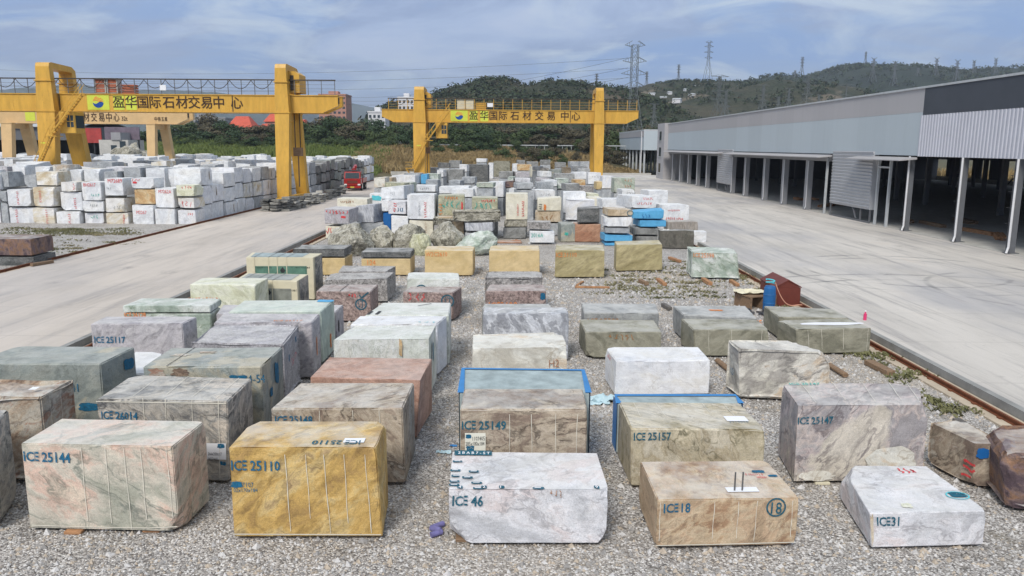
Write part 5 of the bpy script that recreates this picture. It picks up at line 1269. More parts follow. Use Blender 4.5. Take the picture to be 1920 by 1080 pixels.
# rows farther back: (x0, x1, ytop, ybot, stone, label)
FAR = [
 (773,815,347,360,'white','white block behind the tall white one'), (822,878,350,363,'white','wide white block behind the orange lettered olive one'), (846,887,355,370,'white','white block in front of the wide white one'), (885,916,350,368,'white','white block left of the teal topped one'), (915,945,341,370,'whiteblue','tall white block right of the teal topped one'),
 (735,780,329,345,'white','large white block on the left of the far rows'), (757,788,325,345,'coolgrey','grey block behind the large white one'), (722,760,342,355,'olivestripe','olive topped block in front of the large white one'), (760,772,342,360,'greenstone','small teal sided block beside the olive topped one'), (700,722,333,352,'creamvein','cream rugged block at the left of the far rows'), (712,735,332,345,'beigetan','tan rugged block next to the cream rugged one'),
 (788,818,314,330,'coolgrey','blue grey block near the left crane leg'), (795,822,325,340,'mint','green white rock like block below the blue grey one'), (788,800,327,345,'skyblue','small blue white block left of the green white rock'), (797,820,337,352,'coolgrey','grey block below the green white rock'), (820,832,318,332,'white','slim white block beside the wide grey one'), (830,868,318,342,'midgrey','wide rough grey block in the far rows'), (842,864,338,352,'coolgrey','grey block below the wide rough grey one'), (842,863,301,314,'midgrey','grey block standing on the wide rough grey one'), (862,876,308,322,'white','small white block left of the big dark grey one'),
 (876,915,308,339,'darkgrey','big dark grey block in the far rows'), (893,925,343,352,'greenstone','teal topped slab under the big dark grey block'), (924,956,302,338,'olivegrey','tall dark weathered block with rusty drips'), (915,924,305,335,'white','slim white block between the two dark ones'), (952,964,331,350,'mint','narrow green framed block below the weathered one'), (946,962,340,352,'reddark','dark red block below the weathered one'),
 (962,972,307,325,'white','slim white block left of the orange one'), (971,997,308,320,'orangestone','orange stained block in the far rows'), (966,992,322,333,'lilacgrey','lilac block below the orange stained one'), (967,996,334,342,'lilacwhite','flat white lilac block below the lilac one'), (968,1000,344,355,'coolgrey','blue white block below the flat white lilac one'), (955,1002,353,378,'white','wide white block behind the tall cream one'), (996,1004,312,332,'cream','slim cream block right of the orange stained one'),
 (1011,1034,321,332,'white','white block right of the slim cream one'), (1007,1032,333,341,'lilacgrey','lilac rough block below that white one'), (1007,1039,342,356,'coolgrey','blue grey block below the lilac rough one'), (1004,1042,356,376,'white','white block behind the orange barred cream one'), (1034,1052,318,334,'greygreen','grey green block with a pale top'), (1041,1078,325,342,'wavygrey','wide wavy grey block on the far right rows'), (1044,1067,335,355,'mint','green white block below the wide wavy grey one'), (1055,1072,313,325,'beigetan','small tan block above the wide wavy grey one'), (1014,1030,314,322,'patchy','small patched block on the white one'),
 (1073,1096,311,320,'coolgrey','pale grey block behind the white ones'), (1075,1100,323,336,'white','white block in the far right rows'), (1078,1098,337,352,'orangestone','rust brown block below the white one'), (1104,1128,323,346,'white','tall white block near the right crane leg'), (1106,1123,310,321,'white','white block on top of the tall white one by the crane leg'), (1087,1118,348,362,'crystal','black and white veined block left of the yellow one'), (1120,1131,341,356,'yellow','small yellow block beside the tall white one'), (1102,1124,362,372,'yellowwhite','pale yellow slab below the veined block'),
 (1130,1152,330,354,'whiteblue','blue white block at the right of the far rows'), (1153,1192,334,362,'greenstone','green block with red writing at the right of the far rows'), (1128,1173,373,392,'white','white block behind the tan ringed slab'), (1105,1130,371,395,'cream','cream white block behind the dark grey one'), (1166,1190,355,370,'white','white block behind the red lettered top block'),
 (970,985,300,306,'midgrey','small grey block in the last row'), (988,1010,303,318,'midgrey','grey block in the last row right of the small one'), (1014,1033,300,308,'midgrey','dark rimmed grey block in the last row'), (1042,1062,304,314,'midgrey','plain grey block in the last row'), (1068,1087,303,312,'coolgrey','left one of two pale grey blocks in the last row'), (1088,1108,303,314,'coolgrey','right one of two pale grey blocks in the last row'), (893,912,297,304,'white','flat pale block in the last row'), (820,842,305,314,'darkgrey','dark flat block in the last row left'), (1000,1020,312,320,'coolgrey','grey block in the row before the last'), (1085,1108,316,326,'coolgrey','grey block close to the right crane leg'), (775,792,315,324,'white','white block at the foot of the left crane leg'),
 (865,890,332,345,'coolgrey','grey block left under the big dark grey one'), (935,962,322,334,'midgrey','grey block right behind the weathered one'), (1020,1044,338,350,'white','white block in the gap right of the lilac rough one'), (1060,1086,345,358,'midgrey','grey block left of the veined block')]
for i, (x0, x1, yt, yb, mat, lab) in enumerate(FAR):
    Yq = min(185, (7.1 - 3.3) * F / (yt - 272.0)) * (1.0 + .02 * ((i * 7) % 3 - 1))
    if yt > 345: Yq = 70 + (372 - yt) * .55 + (i % 3) * .8
    kw = {'depth': 2.2, 'chip': .09, 'side': -.1 if x0 > 960 else .1}
    if mat in ('crystal', 'mint', 'patchy', 'olivegrey', 'creamvein'): kw['rough'] = .12
    if mat == 'greenstone' and x0 > 1100: kw['mk'] = [S(.5, .1, .8, .3, 'salmon', 3, .06), S(.5, .45, .8, .3, 'salmon', 4, .06)]
    elif mat == 'white' and i % 3 == 0: kw['mk'] = [S(.3, .3, 1.0, .25, 'coolgrey', i, .04)]
    col(Yq, [(x0, x1, yt, yb, mat, lab, kw)])

hv = []; hf = []
for vs, fs in HID: b0 = len(hv); hv += vs; hf += [tuple(b0 + i_ for i_ in f) for f in fs]
me = bpy.data.meshes.new('lower_stone_blocks'); me.from_pydata(hv, [], hf)
tag(link_mesh('lower_stone_blocks', me, M['coolgrey']), 'mass of half hidden blocks under the stacks of the middle yard', 'stone blocks', None, 'stuff')
# ------------------------------------------------------------------ left yard: white marble stacks
LG = 'marble blocks in the left stacks'
YL = at(200, 423, .05).y
ORD = ['first', 'second', 'third', 'fourth', 'fifth', 'sixth', 'seventh', 'eighth', 'ninth', 'tenth']
def left_block(Y, x0, x1, yt, yb, mat, lab, z_b=None, depth=2.3, mk=None, **kw):
    A = atY(x0, yt, Y); B_ = atY(x1, yt, Y); zb_ = atY(x0, yb, Y).z if z_b is None else z_b
    dq = (B_.x - A.x) * .05 * math.sin(x0 * 3.7 + yt); Y += .25 * math.sin(x0 * 1.3 + yt * 2.1)
    P = [(A.x, Y + dq), (B_.x, Y - dq), (B_.x + dq, Y + depth), (A.x + dq, Y + depth)]
    kw.setdefault('chip', .12); kw.setdefault('res', .8); kw.setdefault('wob', .04)
    ob, c = make_block([Vector((*p, zb_)) for p in P] + [Vector((*p, A.z)) for p in P], mat, lab, 'stone block', LG, **kw)
    for m_ in mk or []:
        if m_[0] == 's': scribble(ob, c, 'F', *m_[1:])
        elif m_[0] == 't': mark(ob, c, 'F', *m_[1:])
        elif m_[0] == 'p': patch(ob, c, 'F', *m_[1:])
    return ob
V = lambda u, v, w_, h_, ink, sd: ('s', u, v, w_, h_, ink, sd, .033, True)
Hh = lambda u, v, w_, h_, ink, sd: ('s', u, v, w_, h_, ink, sd, .033)
Tt = lambda t_, u, v, h_, ink: ('t', t_, u, v, h_, ink, .0)
FRONT = [  # (x0, x1, ytop, ybot, stone, look, marks) grouped by layer
 (-60,-4,382,423,'white','plain white block',None,'bottom',0),(0,14,380,423,'coolgrey','narrow grey block',None,'bottom',1),(15,59,389,423,'white','white block with upright red writing',[V(.25,.1,.2,1.2,'redink',2)],'bottom',2),(62,104,389,423,'whiterust','yellow stained block with red marks',[V(.6,.1,.2,1.3,'redink',3)],'bottom',3),(108,151,396,423,'white','white block with upright red writing',[V(.5,.15,.22,1.1,'redink',4)],'bottom',4),(154,192,399,423,'whiteblue','white block with green writing',[Hh(.3,.2,.8,.3,'greenink',5)],'bottom',5),(199,240,399,423,'whiterust','white block with rusty left edge',[V(.75,.1,.15,.9,'redink',6)],'bottom',6),(248,289,384,421,'white','white block with small red writing',[Tt('M2267',.2,.42,.3,'redink')],'bottom',7),(291,328,391,422,'white','plain pale block',None,'bottom',8),(331,364,394,424,'whiteblue','blue white corner block',[Hh(.55,.2,.5,.2,'redink',7)],'bottom',9),
 (-60,-2,360,379,'white','plain white block',None,'middle',0),(0,14,358,378,'coolgrey','small grey block',None,'middle',1),(14,56,355,387,'white','white block with red writing',[V(.4,.1,.18,1.2,'redink',8)],'middle',2),(62,103,350,387,'whiterust','white block with a yellow right edge',[V(.3,.2,.18,1.0,'redink',9)],'middle',3),(110,152,360,395,'white','white block with red figures',[V(.6,.3,.22,1.0,'redink',10)],'middle',4),(154,194,376,397,'white','flat white block',[Hh(.35,.3,.7,.22,'coolgrey',11)],'middle',5),(198,233,371,398,'whiterust','white block with a rusty corner',[Hh(.4,.55,.9,.3,'coolgrey',12)],'middle',6),(250,288,355,383,'orangestone','orange brown stained block',None,'middle',7),(287,324,353,390,'white','tall white block with red writing at its top',[Tt('M7262A',.2,.25,.3,'redink')],'middle',8),(330,362,371,391,'whiterust','white block with red scrawl',[Hh(.2,.3,1.0,.5,'redink',13)],'middle',9),
 (-60,-2,326,356,'white','plain white block',None,'top',0),(0,18,322,351,'coolgrey','grey faced block',None,'top',1),(41,66,328,352,'coolgrey','plain pale grey block',None,'top',2),(65,104,322,348,'whiterust','cream block with a broken corner',None,'top',3),(114,143,341,359,'whiterust','thin yellow edged block',[V(.8,.15,.18,.6,'redink',14)],'top',4),(153,191,341,376,'white','white block with red and green writing',[Tt('BH2617',.12,.24,.3,'redink'),Hh(.4,.62,.9,.25,'greenink',15)],'top',5),(195,230,334,367,'white','white block with bold red writing',[Tt('M72689',.2,.26,.34,'redink'),Hh(.06,.5,.5,.2,'coolgrey',15)],'top',6),(244,286,334,354,'white','flat white block with a red dash',[('p',.06,.3,.4,.2,'redink'),Hh(.05,.05,.7,.2,'redink',16)],'top',7),(329,362,347,368,'yellowwhite','flat yellow white block with red writing',[Hh(.3,.05,.9,.25,'redink',17)],'top',9)]
for x0, x1, yt, yb, mat, look, mk, layer, ci in FRONT:
    left_block(YL + (.5 if layer == 'top' and ci in (1, 2, 3) else 0), x0, x1, yt, yb, mat, f'{look}, {layer} of the {ORD[ci]} left front column', z_b=.05 if layer == 'bottom' else None, mk=mk)
# second and third rows behind (top layers seen over the front row)
r2 = random.Random(21)
row2 = [(-40,-2,318,'white'),(125,150,318,'white'),(158,187,317,'white'),(196,222,321,'coolgrey'),(228,262,314,'coolgrey'),(271,306,315,'white'),(313,336,316,'white'),(340,372,314,'white'),(66,92,312,'white'),(96,122,309,'patchy'),(20,44,309,'white'),(-30,12,312,'lilacgrey')]
for i, (x0, x1, yt, mat) in enumerate(row2):
    left_block(YL + 3.6 + (i % 3) * .4, x0, x1, yt, yt + 38, mat, f'{["plain white","pale","rough white"][i % 3]} block {["with a sharp edge","with a sloping top","with a grey side"][(i // 3) % 3]} in the second row of the left stacks', chip=.14, depth=2.8)
# the long flank along the rail, three high
XS = XG - 1.0; FLK = []
y = YL + 2.7; i = 0
while y < 160:
    L_ = r2.uniform(2.3, 3.3); far = y > 112
    kinds = ['white', 'white', 'whiterust', 'whiteblue', 'coolgrey', 'white'] if not (113 < y < 148) else ['midgrey', 'midgrey', 'coolgrey', 'darkgrey', 'midgrey', 'greygreen']
    z = .05
    nl = 3 if i != 1 else 2
    for k in range(nl):
        hgt = r2.uniform(1.35, 1.75); mat = kinds[r2.randrange(6)]; xo = r2.uniform(-.12, .12)
        P = [(XS - 2.5 + xo, y), (XS + xo, y), (XS + xo, y + L_), (XS - 2.5 + xo, y + L_)]
        look = {'white': 'white', 'whiterust': 'rust stained white', 'whiteblue': 'blue white', 'coolgrey': 'pale grey', 'midgrey': 'grey', 'darkgrey': 'dark grey', 'greygreen': 'grey green'}[mat]
        c8 = [Vector((*p, z)) for p in P] + [Vector((*p, z + hgt - .05)) for p in P]
        if i > 19:
            FLK.append((mat, block_mesh(c8, chip=.13, res=.4, wob=.05, seed=i * 3 + k))); z += hgt; continue
        ob, c = make_block(c8, mat, f'{look} block, {["bottom","middle","top"][k]} of stack {i + 1} from the front corner along the left rail', 'stone block', LG, chip=.13, res=.7 if not far else .45, wob=.05)
        if r2.random() < .2 and mat not in ('midgrey', 'darkgrey'): patch(ob, c, 'R', r2.uniform(.05, .8), .1, .22, 1.0, 'earthy' if r2.random() < .6 else 'coolgrey', 'rust_streak', .5, i)
        z += hgt
    y += L_ + r2.uniform(.06, .22); i += 1
n_flank = i
# rows packed behind: the nearer ones are blocks, the rest is one mass
k = 0
def packed(Y, X, zt, mat=None):
    w_, d_ = r2.uniform(1.7, 2.4), r2.uniform(2.4, 3.0)
    P = [(X - w_ / 2, Y), (X + w_ / 2, Y), (X + w_ / 2, Y + d_), (X - w_ / 2, Y + d_)]
    return [Vector((*p, zt - 1.6)) for p in P] + [Vector((*p, zt + r2.uniform(-.12, .12))) for p in P]
for row, Yq in enumerate((YL + 7.2, YL + 10.8)):
    X = XS - 4.2
    while X > -62:
        mat = r2.choice(['white', 'white', 'whiteblue', 'whiterust', 'coolgrey', 'lilacwhite'])
        FLK.append((mat, block_mesh(packed(Yq + r2.uniform(-.3, .3), X, r2.uniform(4.2, 5.0)), chip=.14, res=.5, wob=.06, seed=int(-X * 7) + row)))
        X -= r2.uniform(2.4, 3.0)
MBf = {m_: ([], []) for m_ in ('white', 'whiteblue', 'coolgrey', 'whiterust', 'midgrey', 'darkgrey', 'greygreen', 'lilacwhite')}
for m_, (vs, fs) in FLK:
    V_, F_ = MBf[m_]; b0 = len(V_); V_ += vs; F_ += [tuple(b0 + i_ for i_ in f) for f in fs]
Yq = YL + 3.6
while Yq < 162:
    X = XS - 4.0
    while X > -78 - (Yq - 70) * .5:
        inner = Yq < YL + 14
        top = r2.uniform(4.0, 5.3) if not inner else 2.9
        m_ = r2.choice(['white', 'white', 'white', 'whiteblue', 'coolgrey', 'whiterust'])
        c8 = packed(Yq + r2.uniform(-.5, .5), X, top); 
        for q in c8[:4]: q.z = .05
        vs, fs = block_mesh(c8, chip=.16, res=.4, wob=.08, seed=int(X * 10 + Yq * 7) % 997)
        V_, F_ = MBf[m_]; b0 = len(V_); V_ += vs; F_ += [tuple(b0 + i_ for i_ in f) for f in fs]
        X -= r2.uniform(2.3, 3.1)
    Yq += 3.7
allv = []; allf = []; mi = []
for q, (m_, (V_, F_)) in enumerate(MBf.items()):
    b0 = len(allv); allv += V_; allf += [tuple(b0 + i_ for i_ in f) for f in F_]; mi += [q] * len(F_)
me = bpy.data.meshes.new('stone_blocks'); me.from_pydata(allv, [], allf)
me.polygons.foreach_set('material_index', mi)
tag(link_mesh('stone_blocks', me, [M[m_] for m_ in MBf]), 'deep field of packed white marble blocks filling the back of the left yard', 'stone blocks', None, 'stuff')
for i, (px, py, s_) in enumerate(((490, 291, 1.6), (243, 291, 1.5), (118, 297, 1.3), (470, 296, 1.2))):
    z = 5.2; p = atY(px, py, (7.1 - 6.2) * F / max(8, py - 268)); Yt = 118 + i * 4; q = atY(px, py, Yt)
    P = [(q.x - s_ / 2, Yt), (q.x + s_ / 2, Yt), (q.x + s_ / 2, Yt + 2), (q.x - s_ / 2, Yt + 2)]
    make_block([Vector((*p_, 4.2)) for p_ in P] + [Vector((*p_, max(5.4, q.z))) for p_ in P], 'white', ['small white block perched on the far stacks left of the crane leg', 'white block perched on the stacks by the beige crane', 'white block perched beside the yellow crane leg', 'cream white block beside the perched block'][i], 'stone block', LG, chip=.1, res=.5)
# two brown blocks at the left edge, in front of the stacks
for (x0, x1, yt, yb, mat, lab) in ((-70, 63, 481, 504, 'darkgrey', 'flat grey slab under the dark red block at the left edge'), (-70, 57, 447, 479, 'reddark', 'dark red polished block on a grey slab at the left edge')):
    q = at(63, 504, .05); A = atY(x0, yt, q.y); B_ = atY(x1, yt, q.y); zb_ = atY(x0, yb, q.y).z if mat == 'reddark' else .05
    P = [(A.x, q.y), (B_.x, q.y), (B_.x - .1, q.y + 2.4), (A.x, q.y + 2.4)]
    make_block([Vector((*p_, zb_)) for p_ in P] + [Vector((*p_, A.z)) for p_ in P], mat, lab, chip=.06, rough=.03)

# ------------------------------------------------------------------ heaps of offcut slabs beside the left road
r3 = random.Random(4)
HP = [(492,508,396,372),(510,526,397,374),(526,541,396,370),(541,556,393,368),(556,569,390,366),(569,582,386,364),(582,594,383,361),(594,606,379,359),(606,617,375,357),(617,627,371,354),(627,637,368,352),(636,646,364,351),(500,514,392,378)]
for i, (x0, x1, yb, yt) in enumerate(HP):
    p0 = at(x0, yb, .3); p1 = at(x1, yb, .3); w_ = (p1.x - p0.x) * 1.15; top = atY(x0, yt, p0.y).z; z = .3
    j = 0
    while z < top - .08:
        th = r3.uniform(.16, .42); 
        a = r3.uniform(-.22, .22); cx_, cy_ = (p0.x + p1.x) / 2 + r3.uniform(-.15, .15), p0.y + .6 + r3.uniform(-.15, .15)
        dx_, dy_ = w_ * r3.uniform(.42, .58), r3.uniform(.6, 1.1)
        rt = Matrix.Rotation(a, 3, 'Z'); q = [rt @ Vector((sx_ * dx_ * r3.uniform(.8, 1.1), sy_ * dy_ * r3.uniform(.8, 1.1), 0)) + Vector((cx_, cy_, 0)) for sx_, sy_ in ((-1, -1), (1, -1), (1, 1), (-1, 1))]
        make_block([Vector((v_.x, v_.y, z)) for v_ in q] + [Vector((v_.x, v_.y, z + th - .03)) for v_ in q], r3.choice(['slabgrey', 'slabgrey', 'slablight', 'slabdark']), 'rough grey offcut slab in the low heaps beside the left road', 'stone slab', 'offcut slabs in low heaps', name='stone_slab', chip=.08, res=.6, wob=.04)
        z += th; j += 1
# ------------------------------------------------------------------ red truck on the left road
p = at(661, 358, .3)
tr = empty('crane_truck', (p.x, p.y, .3), R(4), 'red lorry with a folded loading crane parked by the grey stacks', 'truck')
mb = MB(); mb.hexa([(-1.25,0,.75),(1.25,0,.75),(1.25,1.9,.75),(-1.25,1.9,.75),(-1.25,-.02,1.75),(1.25,-.02,1.75),(1.25,1.9,1.75),(-1.25,1.9,1.75)]).hexa([(-1.25,-.02,1.752),(1.25,-.02,1.752),(1.25,1.9,1.752),(-1.25,1.9,1.752),(-1.18,.35,2.85),(1.18,.35,2.85),(1.18,1.85,2.9),(-1.18,1.85,2.9)])
cab = mb.build('cab', M['truckred'], tr, bevel=.07)
mb = MB(); mb.hexa([(-1.05,.0,1.86),(1.05,.0,1.86),(1.05,.06,1.86),(-1.05,.06,1.86),(-1.0,.26,2.68),(1.0,.26,2.68),(1.0,.32,2.68),(-1.0,.32,2.68)]); mb.build('windscreen', M['glass'], cab)
for s in (-1, 1):
    mb = MB(); mb.hexa([(s*1.245-.02,.45,1.9),(s*1.245+.02,.45,1.9),(s*1.245+.02,1.5,1.9),(s*1.245-.02,1.5,1.9),(s*1.2-.02,.6,2.6),(s*1.2+.02,.6,2.6),(s*1.2+.02,1.5,2.6),(s*1.2-.02,1.5,2.6)]); mb.build('side_window', M['glass'], cab)
    MB().box(s*1.0-.2, s*1.0+.2, -.09, -.03, .85, 1.05).build('headlight', M['lamp'], cab)
    mb = MB(); mb.box(s*1.5-.1, s*1.5+.1, .2, .3, 1.9, 2.5); mb.bar((s*1.25,.3,2.45), (s*1.5,.25,2.45), .05); mb.build('mirror', M['truckdark'], cab)
MB().box(-.75, .75, -.06, -.03, 1.15, 1.55).build('grille', M['rustbox'], cab)
MB().box(-1.25, 1.25, -.14, -.0, .42, .74).build('bumper', M['truckred'], tr, bevel=.03)
MB().box(-.28, .28, -.165, -.14, .5, .64).build('number_plate', M['signgreen'], tr)
MB().box(-1.1, 1.1, .35, 1.0, 2.91, 3.1).build('roof_visor', M['truckdark'], cab)
MB().box(-.45, .45, .3, 8.2, .6, .9).build('chassis', M['truckdark'], tr)
mb = MB(); mb.box(-1.25, 1.25, 3.0, 8.4, 1.1, 1.25); mb.box(-1.25, 1.25, 2.95, 3.05, 1.25, 2.2); mb.box(-1.25, -1.18, 3.05, 8.4, 1.25, 1.75); mb.box(1.18, 1.25, 3.05, 8.4, 1.25, 1.75); mb.build('load_bed', M['truckred'], tr)
mb = MB(); mb.box(-.35, .35, 2.1, 2.8, .95, 3.2); mb.bar((0,2.4,3.1), (-.1,5.4,3.6), .4); mb.bar((-.1,5.4,3.5), (.3,2.2,3.5), .3); mb.bar((-1.2,2.3,1.0), (1.2,2.3,1.0), .3); mb.build('loading_crane', M['truckred'], tr)
for y in (.75, 4.9, 6.3):
    for s in (-1, 1):
        mb = MB(); mb.bar((s*1.2-.15,y,.5),(s*1.2+.15,y,.5),1.0,1.0,0,20); w = mb.build('wheel', M['rubber'], tr)
        mb = MB(); mb.bar((s*1.36-.02,y,.5),(s*1.36+.02,y,.5),.5,.5,0,14); mb.build('rim', M['panelframe'], w)

# ------------------------------------------------------------------ vegetation
def leafmat(name, c0, c1, c2, dead=None):
    t = NT(name, .75); v = t.vec(True)
    a = t.noise(v, .22, 5, .6); b = t.noise(v, 1.5, 4, .7)
    k = t.ramp(a, [(.3, c0), (.5, c1), (.7, c2)])
    k = t.mix(k, t.ramp(b, [(.3, (.55, .55, .55)), (.7, (1.35, 1.35, 1.3))]), .8, 'MULTIPLY')
    if dead: k = t.mix(k, dead, t.val(t.noise(v, .12, 3), .56, .64, 0, .7))
    t.color(k); M[name] = t.m
leafmat('leaf_dark', (.020,.040,.016), (.032,.060,.022), (.048,.080,.028)); leafmat('leaf_mid', (.035,.060,.02), (.055,.085,.028), (.08,.105,.036)); leafmat('leaf_brown', (.06,.055,.03), (.085,.075,.042), (.10,.082,.05)); leafmat('leaf_bright', (.075,.10,.025), (.11,.135,.035), (.13,.14,.045))
leafmat('leaf_hill', (.016,.030,.012), (.028,.046,.018), (.055,.066,.028), (.085,.072,.042)); leafmat('reed_green', (.095,.135,.032), (.14,.185,.048), (.185,.215,.07)); leafmat('reed_tan', (.20,.145,.065), (.30,.22,.105), (.36,.275,.15)); leafmat('weed', (.11,.12,.05), (.17,.165,.08), (.27,.23,.13))
plain('bark', (.10,.08,.06), .9, .3, 3)
def leaf_cloud(rr, blobs, n, size, V, Fc):
    tot = sum(b[3] ** 2 for b in blobs)
    for (cx_, cy_, cz_, br, sq) in blobs:
        for _ in range(int(n * br * br / tot)):
            d = Vector((rr.gauss(0, 1), rr.gauss(0, 1), rr.gauss(0, 1)))
            if d.length < 1e-3: continue
            d.normalize(); rad = br * (rr.random() ** .35)
            p = Vector((cx_ + d.x * rad, cy_ + d.y * rad, cz_ + d.z * rad * sq))
            nrm = (d + Vector((rr.uniform(-.7, .7), rr.uniform(-.7, .7), rr.uniform(-.2, .9)))).normalized()
            x = nrm.cross(Vector((rr.uniform(-1, 1), rr.uniform(-1, 1), rr.uniform(-1, 1)))).normalized(); y = nrm.cross(x)
            s = size * rr.uniform(.5, 1.25); k = len(V)
            V += [tuple(p + x * s), tuple(p + y * s * .7), tuple(p - x * s), tuple(p - y * s * .7)]; Fc.append((k, k + 1, k + 2, k + 3))
def tree_proto(seed, h, w, leaves, mat):
    rr = random.Random(seed); V = []; Fc = []; blobs = []
    nb = rr.randint(9, 14)
    for k in range(nb):
        a = rr.uniform(0, 6.28); q = rr.random() ** .6; z = h * rr.uniform(.30, .9); k_ = math.sin(math.pi * min(1, max(.12, (z / h - .12) / .95)))
        br = w * rr.uniform(.18, .34)
        blobs.append((math.cos(a) * q * w * .5 * k_, math.sin(a) * q * w * .5 * k_, z, br, rr.uniform(.6, .85)))
    leaf_cloud(rr, blobs, leaves, .42, V, Fc)
    crown = bpy.data.meshes.new('crown'); crown.from_pydata(V, [], Fc); crown.materials.append(M[mat])
    mb = MB(); mb.bar((0, 0, -.5), (.15, 0, h * .35), .45, .45, 0, 7); 
    for b_ in blobs[:6]: mb.bar((.15, 0, h * rr.uniform(.25, .36)), b_[:3], .16, .16, 0, 5)
    trunk = mb.mesh('trunk'); trunk.materials.append(M['bark'])
    return crown, trunk
PROT = {}
for k, (kind, mat) in enumerate((('dark', 'leaf_dark'), ('mid', 'leaf_mid'), ('brown', 'leaf_brown'))):
    PROT[kind] = [tree_proto(50 + k * 10 + j, 12, 10, 2100, mat) for j in range(3)]
def tree(x, y, z, h, wd, kind, lab, group):
    cr, tk = rng.choice(PROT[kind])
    e = empty('broadleaf_tree', (x, y, z), rng.uniform(0, 6.28), lab, 'tree', group); e.scale = (wd / 10, wd / 10, h / 12)
    a = bpy.data.objects.new('crown', cr); COL.objects.link(a); a.parent = e
    a = bpy.data.objects.new('trunk', tk); COL.objects.link(a); a.parent = e
def bank(x, y):
    t_ = min(1, max(0, (x + 40) / 14)); u = min(1, max(0, (-118 - x) / 14)); y0 = 177 + 22 * max(t_, u); y1 = 236
    k_ = min(1, max(0, (y - y0) / (y1 - y0))); r_ = 1 - min(1, max(0, (x - 22) / 16))
    return -.1 + 6.3 * (k_ * k_ * (3 - 2 * k_)) * r_
V = []; Fc = []; gx_ = [-420 + 6 * i for i in range(81)]; gy_ = [174 + 5 * i for i in range(28)]
for x in gx_:
    for y in gy_: V.append((x, y, bank(x, y) + .35 * noise.noise(Vector((x * .1, y * .1, 0))) - .25))
for i in range(80):
    for j in range(27): a = i * 28 + j; Fc.append((a, a + 28, a + 29, a + 1))
me = bpy.data.meshes.new('embankment'); me.from_pydata(V, [], Fc); tag(link_mesh('embankment', me, M['ground']), kind='structure')
# tree belt: outline of its top in the photo (x, y)
def interp(tab, x):
    if x <= tab[0][0]: return tab[0][1]
    for (a, b_), (c_, d_) in zip(tab, tab[1:]):
        if x <= c_: return b_ + (d_ - b_) * (x - a) / (c_ - a)
    return tab[-1][1]
BELT = [(-60,245),(0,238),(170,235),(300,240),(345,224),(400,220),(440,230),(480,236),(520,226),(570,228),(620,217),(660,222),(700,222),(760,234),(810,236),(860,232),(910,228),(950,232),(1000,236),(1060,236),(1110,232),(1160,236),(1230,240)]
for row, (Yt, n, off) in enumerate(((288, 40, 9), (262, 38, 14), (240, 36, 24))):
    for i in range(n):
        px = -40 + (1270 + 40) * (i + rng.uniform(-.35, .35)) / n
        if row == 2 and (px < 320): continue
        if row == 2 and 690 < px < 930 and rng.random() < .35: continue
        yt = interp(BELT, px) + off * rng.uniform(.1, 1.0) + (0 if rng.random() < .8 else -6)
        Yt_ = Yt + rng.uniform(-8, 8); q = atY(px, yt, Yt_); zb_ = bank(q.x, Yt_) - .3; hgt = max(4.0, q.z - zb_)
        kind = rng.choice(['dark', 'dark', 'mid', 'brown'] if row < 2 else ['dark', 'mid', 'mid', 'brown'])
        if px > 960 and row and rng.random() < .4: kind = 'brown'
        lab = {'dark': 'dark green bushy tree', 'mid': 'mid green bushy tree', 'brown': 'thin brownish tree'}[kind] + [' at the back of the belt behind the yard', ' in the middle of the belt behind the yard', ' at the front of the belt, near the reeds'][row]
        tree(q.x, q.y, zb_, hgt, rng.uniform(8, 12.5) * (1 if row < 2 else .85), kind, lab, lab.replace('tree', 'trees'))
# reeds
def reeds(name, n, region, hgt, mat, label, sd, wob=1.0, wd=.10):
    rr = random.Random(sd); V = []; Fc = []
    for _ in range(n):
        x, y = region(rr); bz = bank(x, y) - .2; hh_ = bz + hgt(x, y) * rr.uniform(.6, 1.1); a = rr.uniform(0, 3.14); lx, ly = rr.uniform(-.5, .5) * wob, rr.uniform(-.5, .5) * wob
        for q in range(3):
            a += 1.05; dx_, dy_ = math.cos(a) * wd * rr.uniform(.6, 2.2), math.sin(a) * wd; ox, oy = rr.uniform(-.5, .5), rr.uniform(-.5, .5); k = len(V); h2 = bz + (hh_ - bz) * rr.uniform(.7, 1)
            V += [(x + ox - dx_, y + oy - dy_, bz), (x + ox + dx_, y + oy + dy_, bz), (x + ox + lx + dx_ * .8, y + oy + ly + dy_, bz + (h2 - bz) * .7), (x + ox + lx * 2 + dx_ * .1, y + oy + ly * 2, h2), (x + ox + lx - dx_ * .8, y + oy + ly - dy_, bz + (h2 - bz) * .7)]
            Fc.append((k, k + 1, k + 2, k + 3, k + 4))
    me = bpy.data.meshes.new(name); me.from_pydata(V, [], Fc)
    return tag(link_mesh(name, me, M[mat]), label, 'reeds', None, 'stuff')
nz = lambda x, y, s=.06: .75 + .6 * (noise.noise(Vector((x * s, y * s, 3.0))))
reeds('reeds', 12000, lambda r_: (r_.uniform(-112, -33), r_.uniform(178, 234)), lambda x, y: 3.2 * nz(x, y), 'reed_green', 'tall green reeds growing behind the left yard', 3)
reeds('reeds', 9000, lambda r_: (r_.uniform(-42, 0), r_.uniform(199, 231)), lambda x, y: 3.0 * nz(x, y), 'reed_tan', 'tall dry tan reeds behind the end of the middle yard', 4)
reeds('reeds', 1700, lambda r_: (r_.uniform(-2, 26), r_.uniform(199, 225)), lambda x, y: 2.1 * nz(x, y, .12), 'reed_tan', 'low dry tan reeds behind the right half of the yard', 5)
reeds('reeds', 1500, lambda r_: (r_.uniform(20, 34), r_.uniform(198, 212)), lambda x, y: 1.3 * nz(x, y, .12), 'reed_tan', 'short dry grass beside the open shed', 6)
reeds('reeds', 3000, lambda r_: (r_.uniform(96, 120), r_.uniform(30, 200)), lambda x, y: 4 * nz(x, y, .12), 'reed_tan', 'dry reeds seen through the open warehouse', 16)
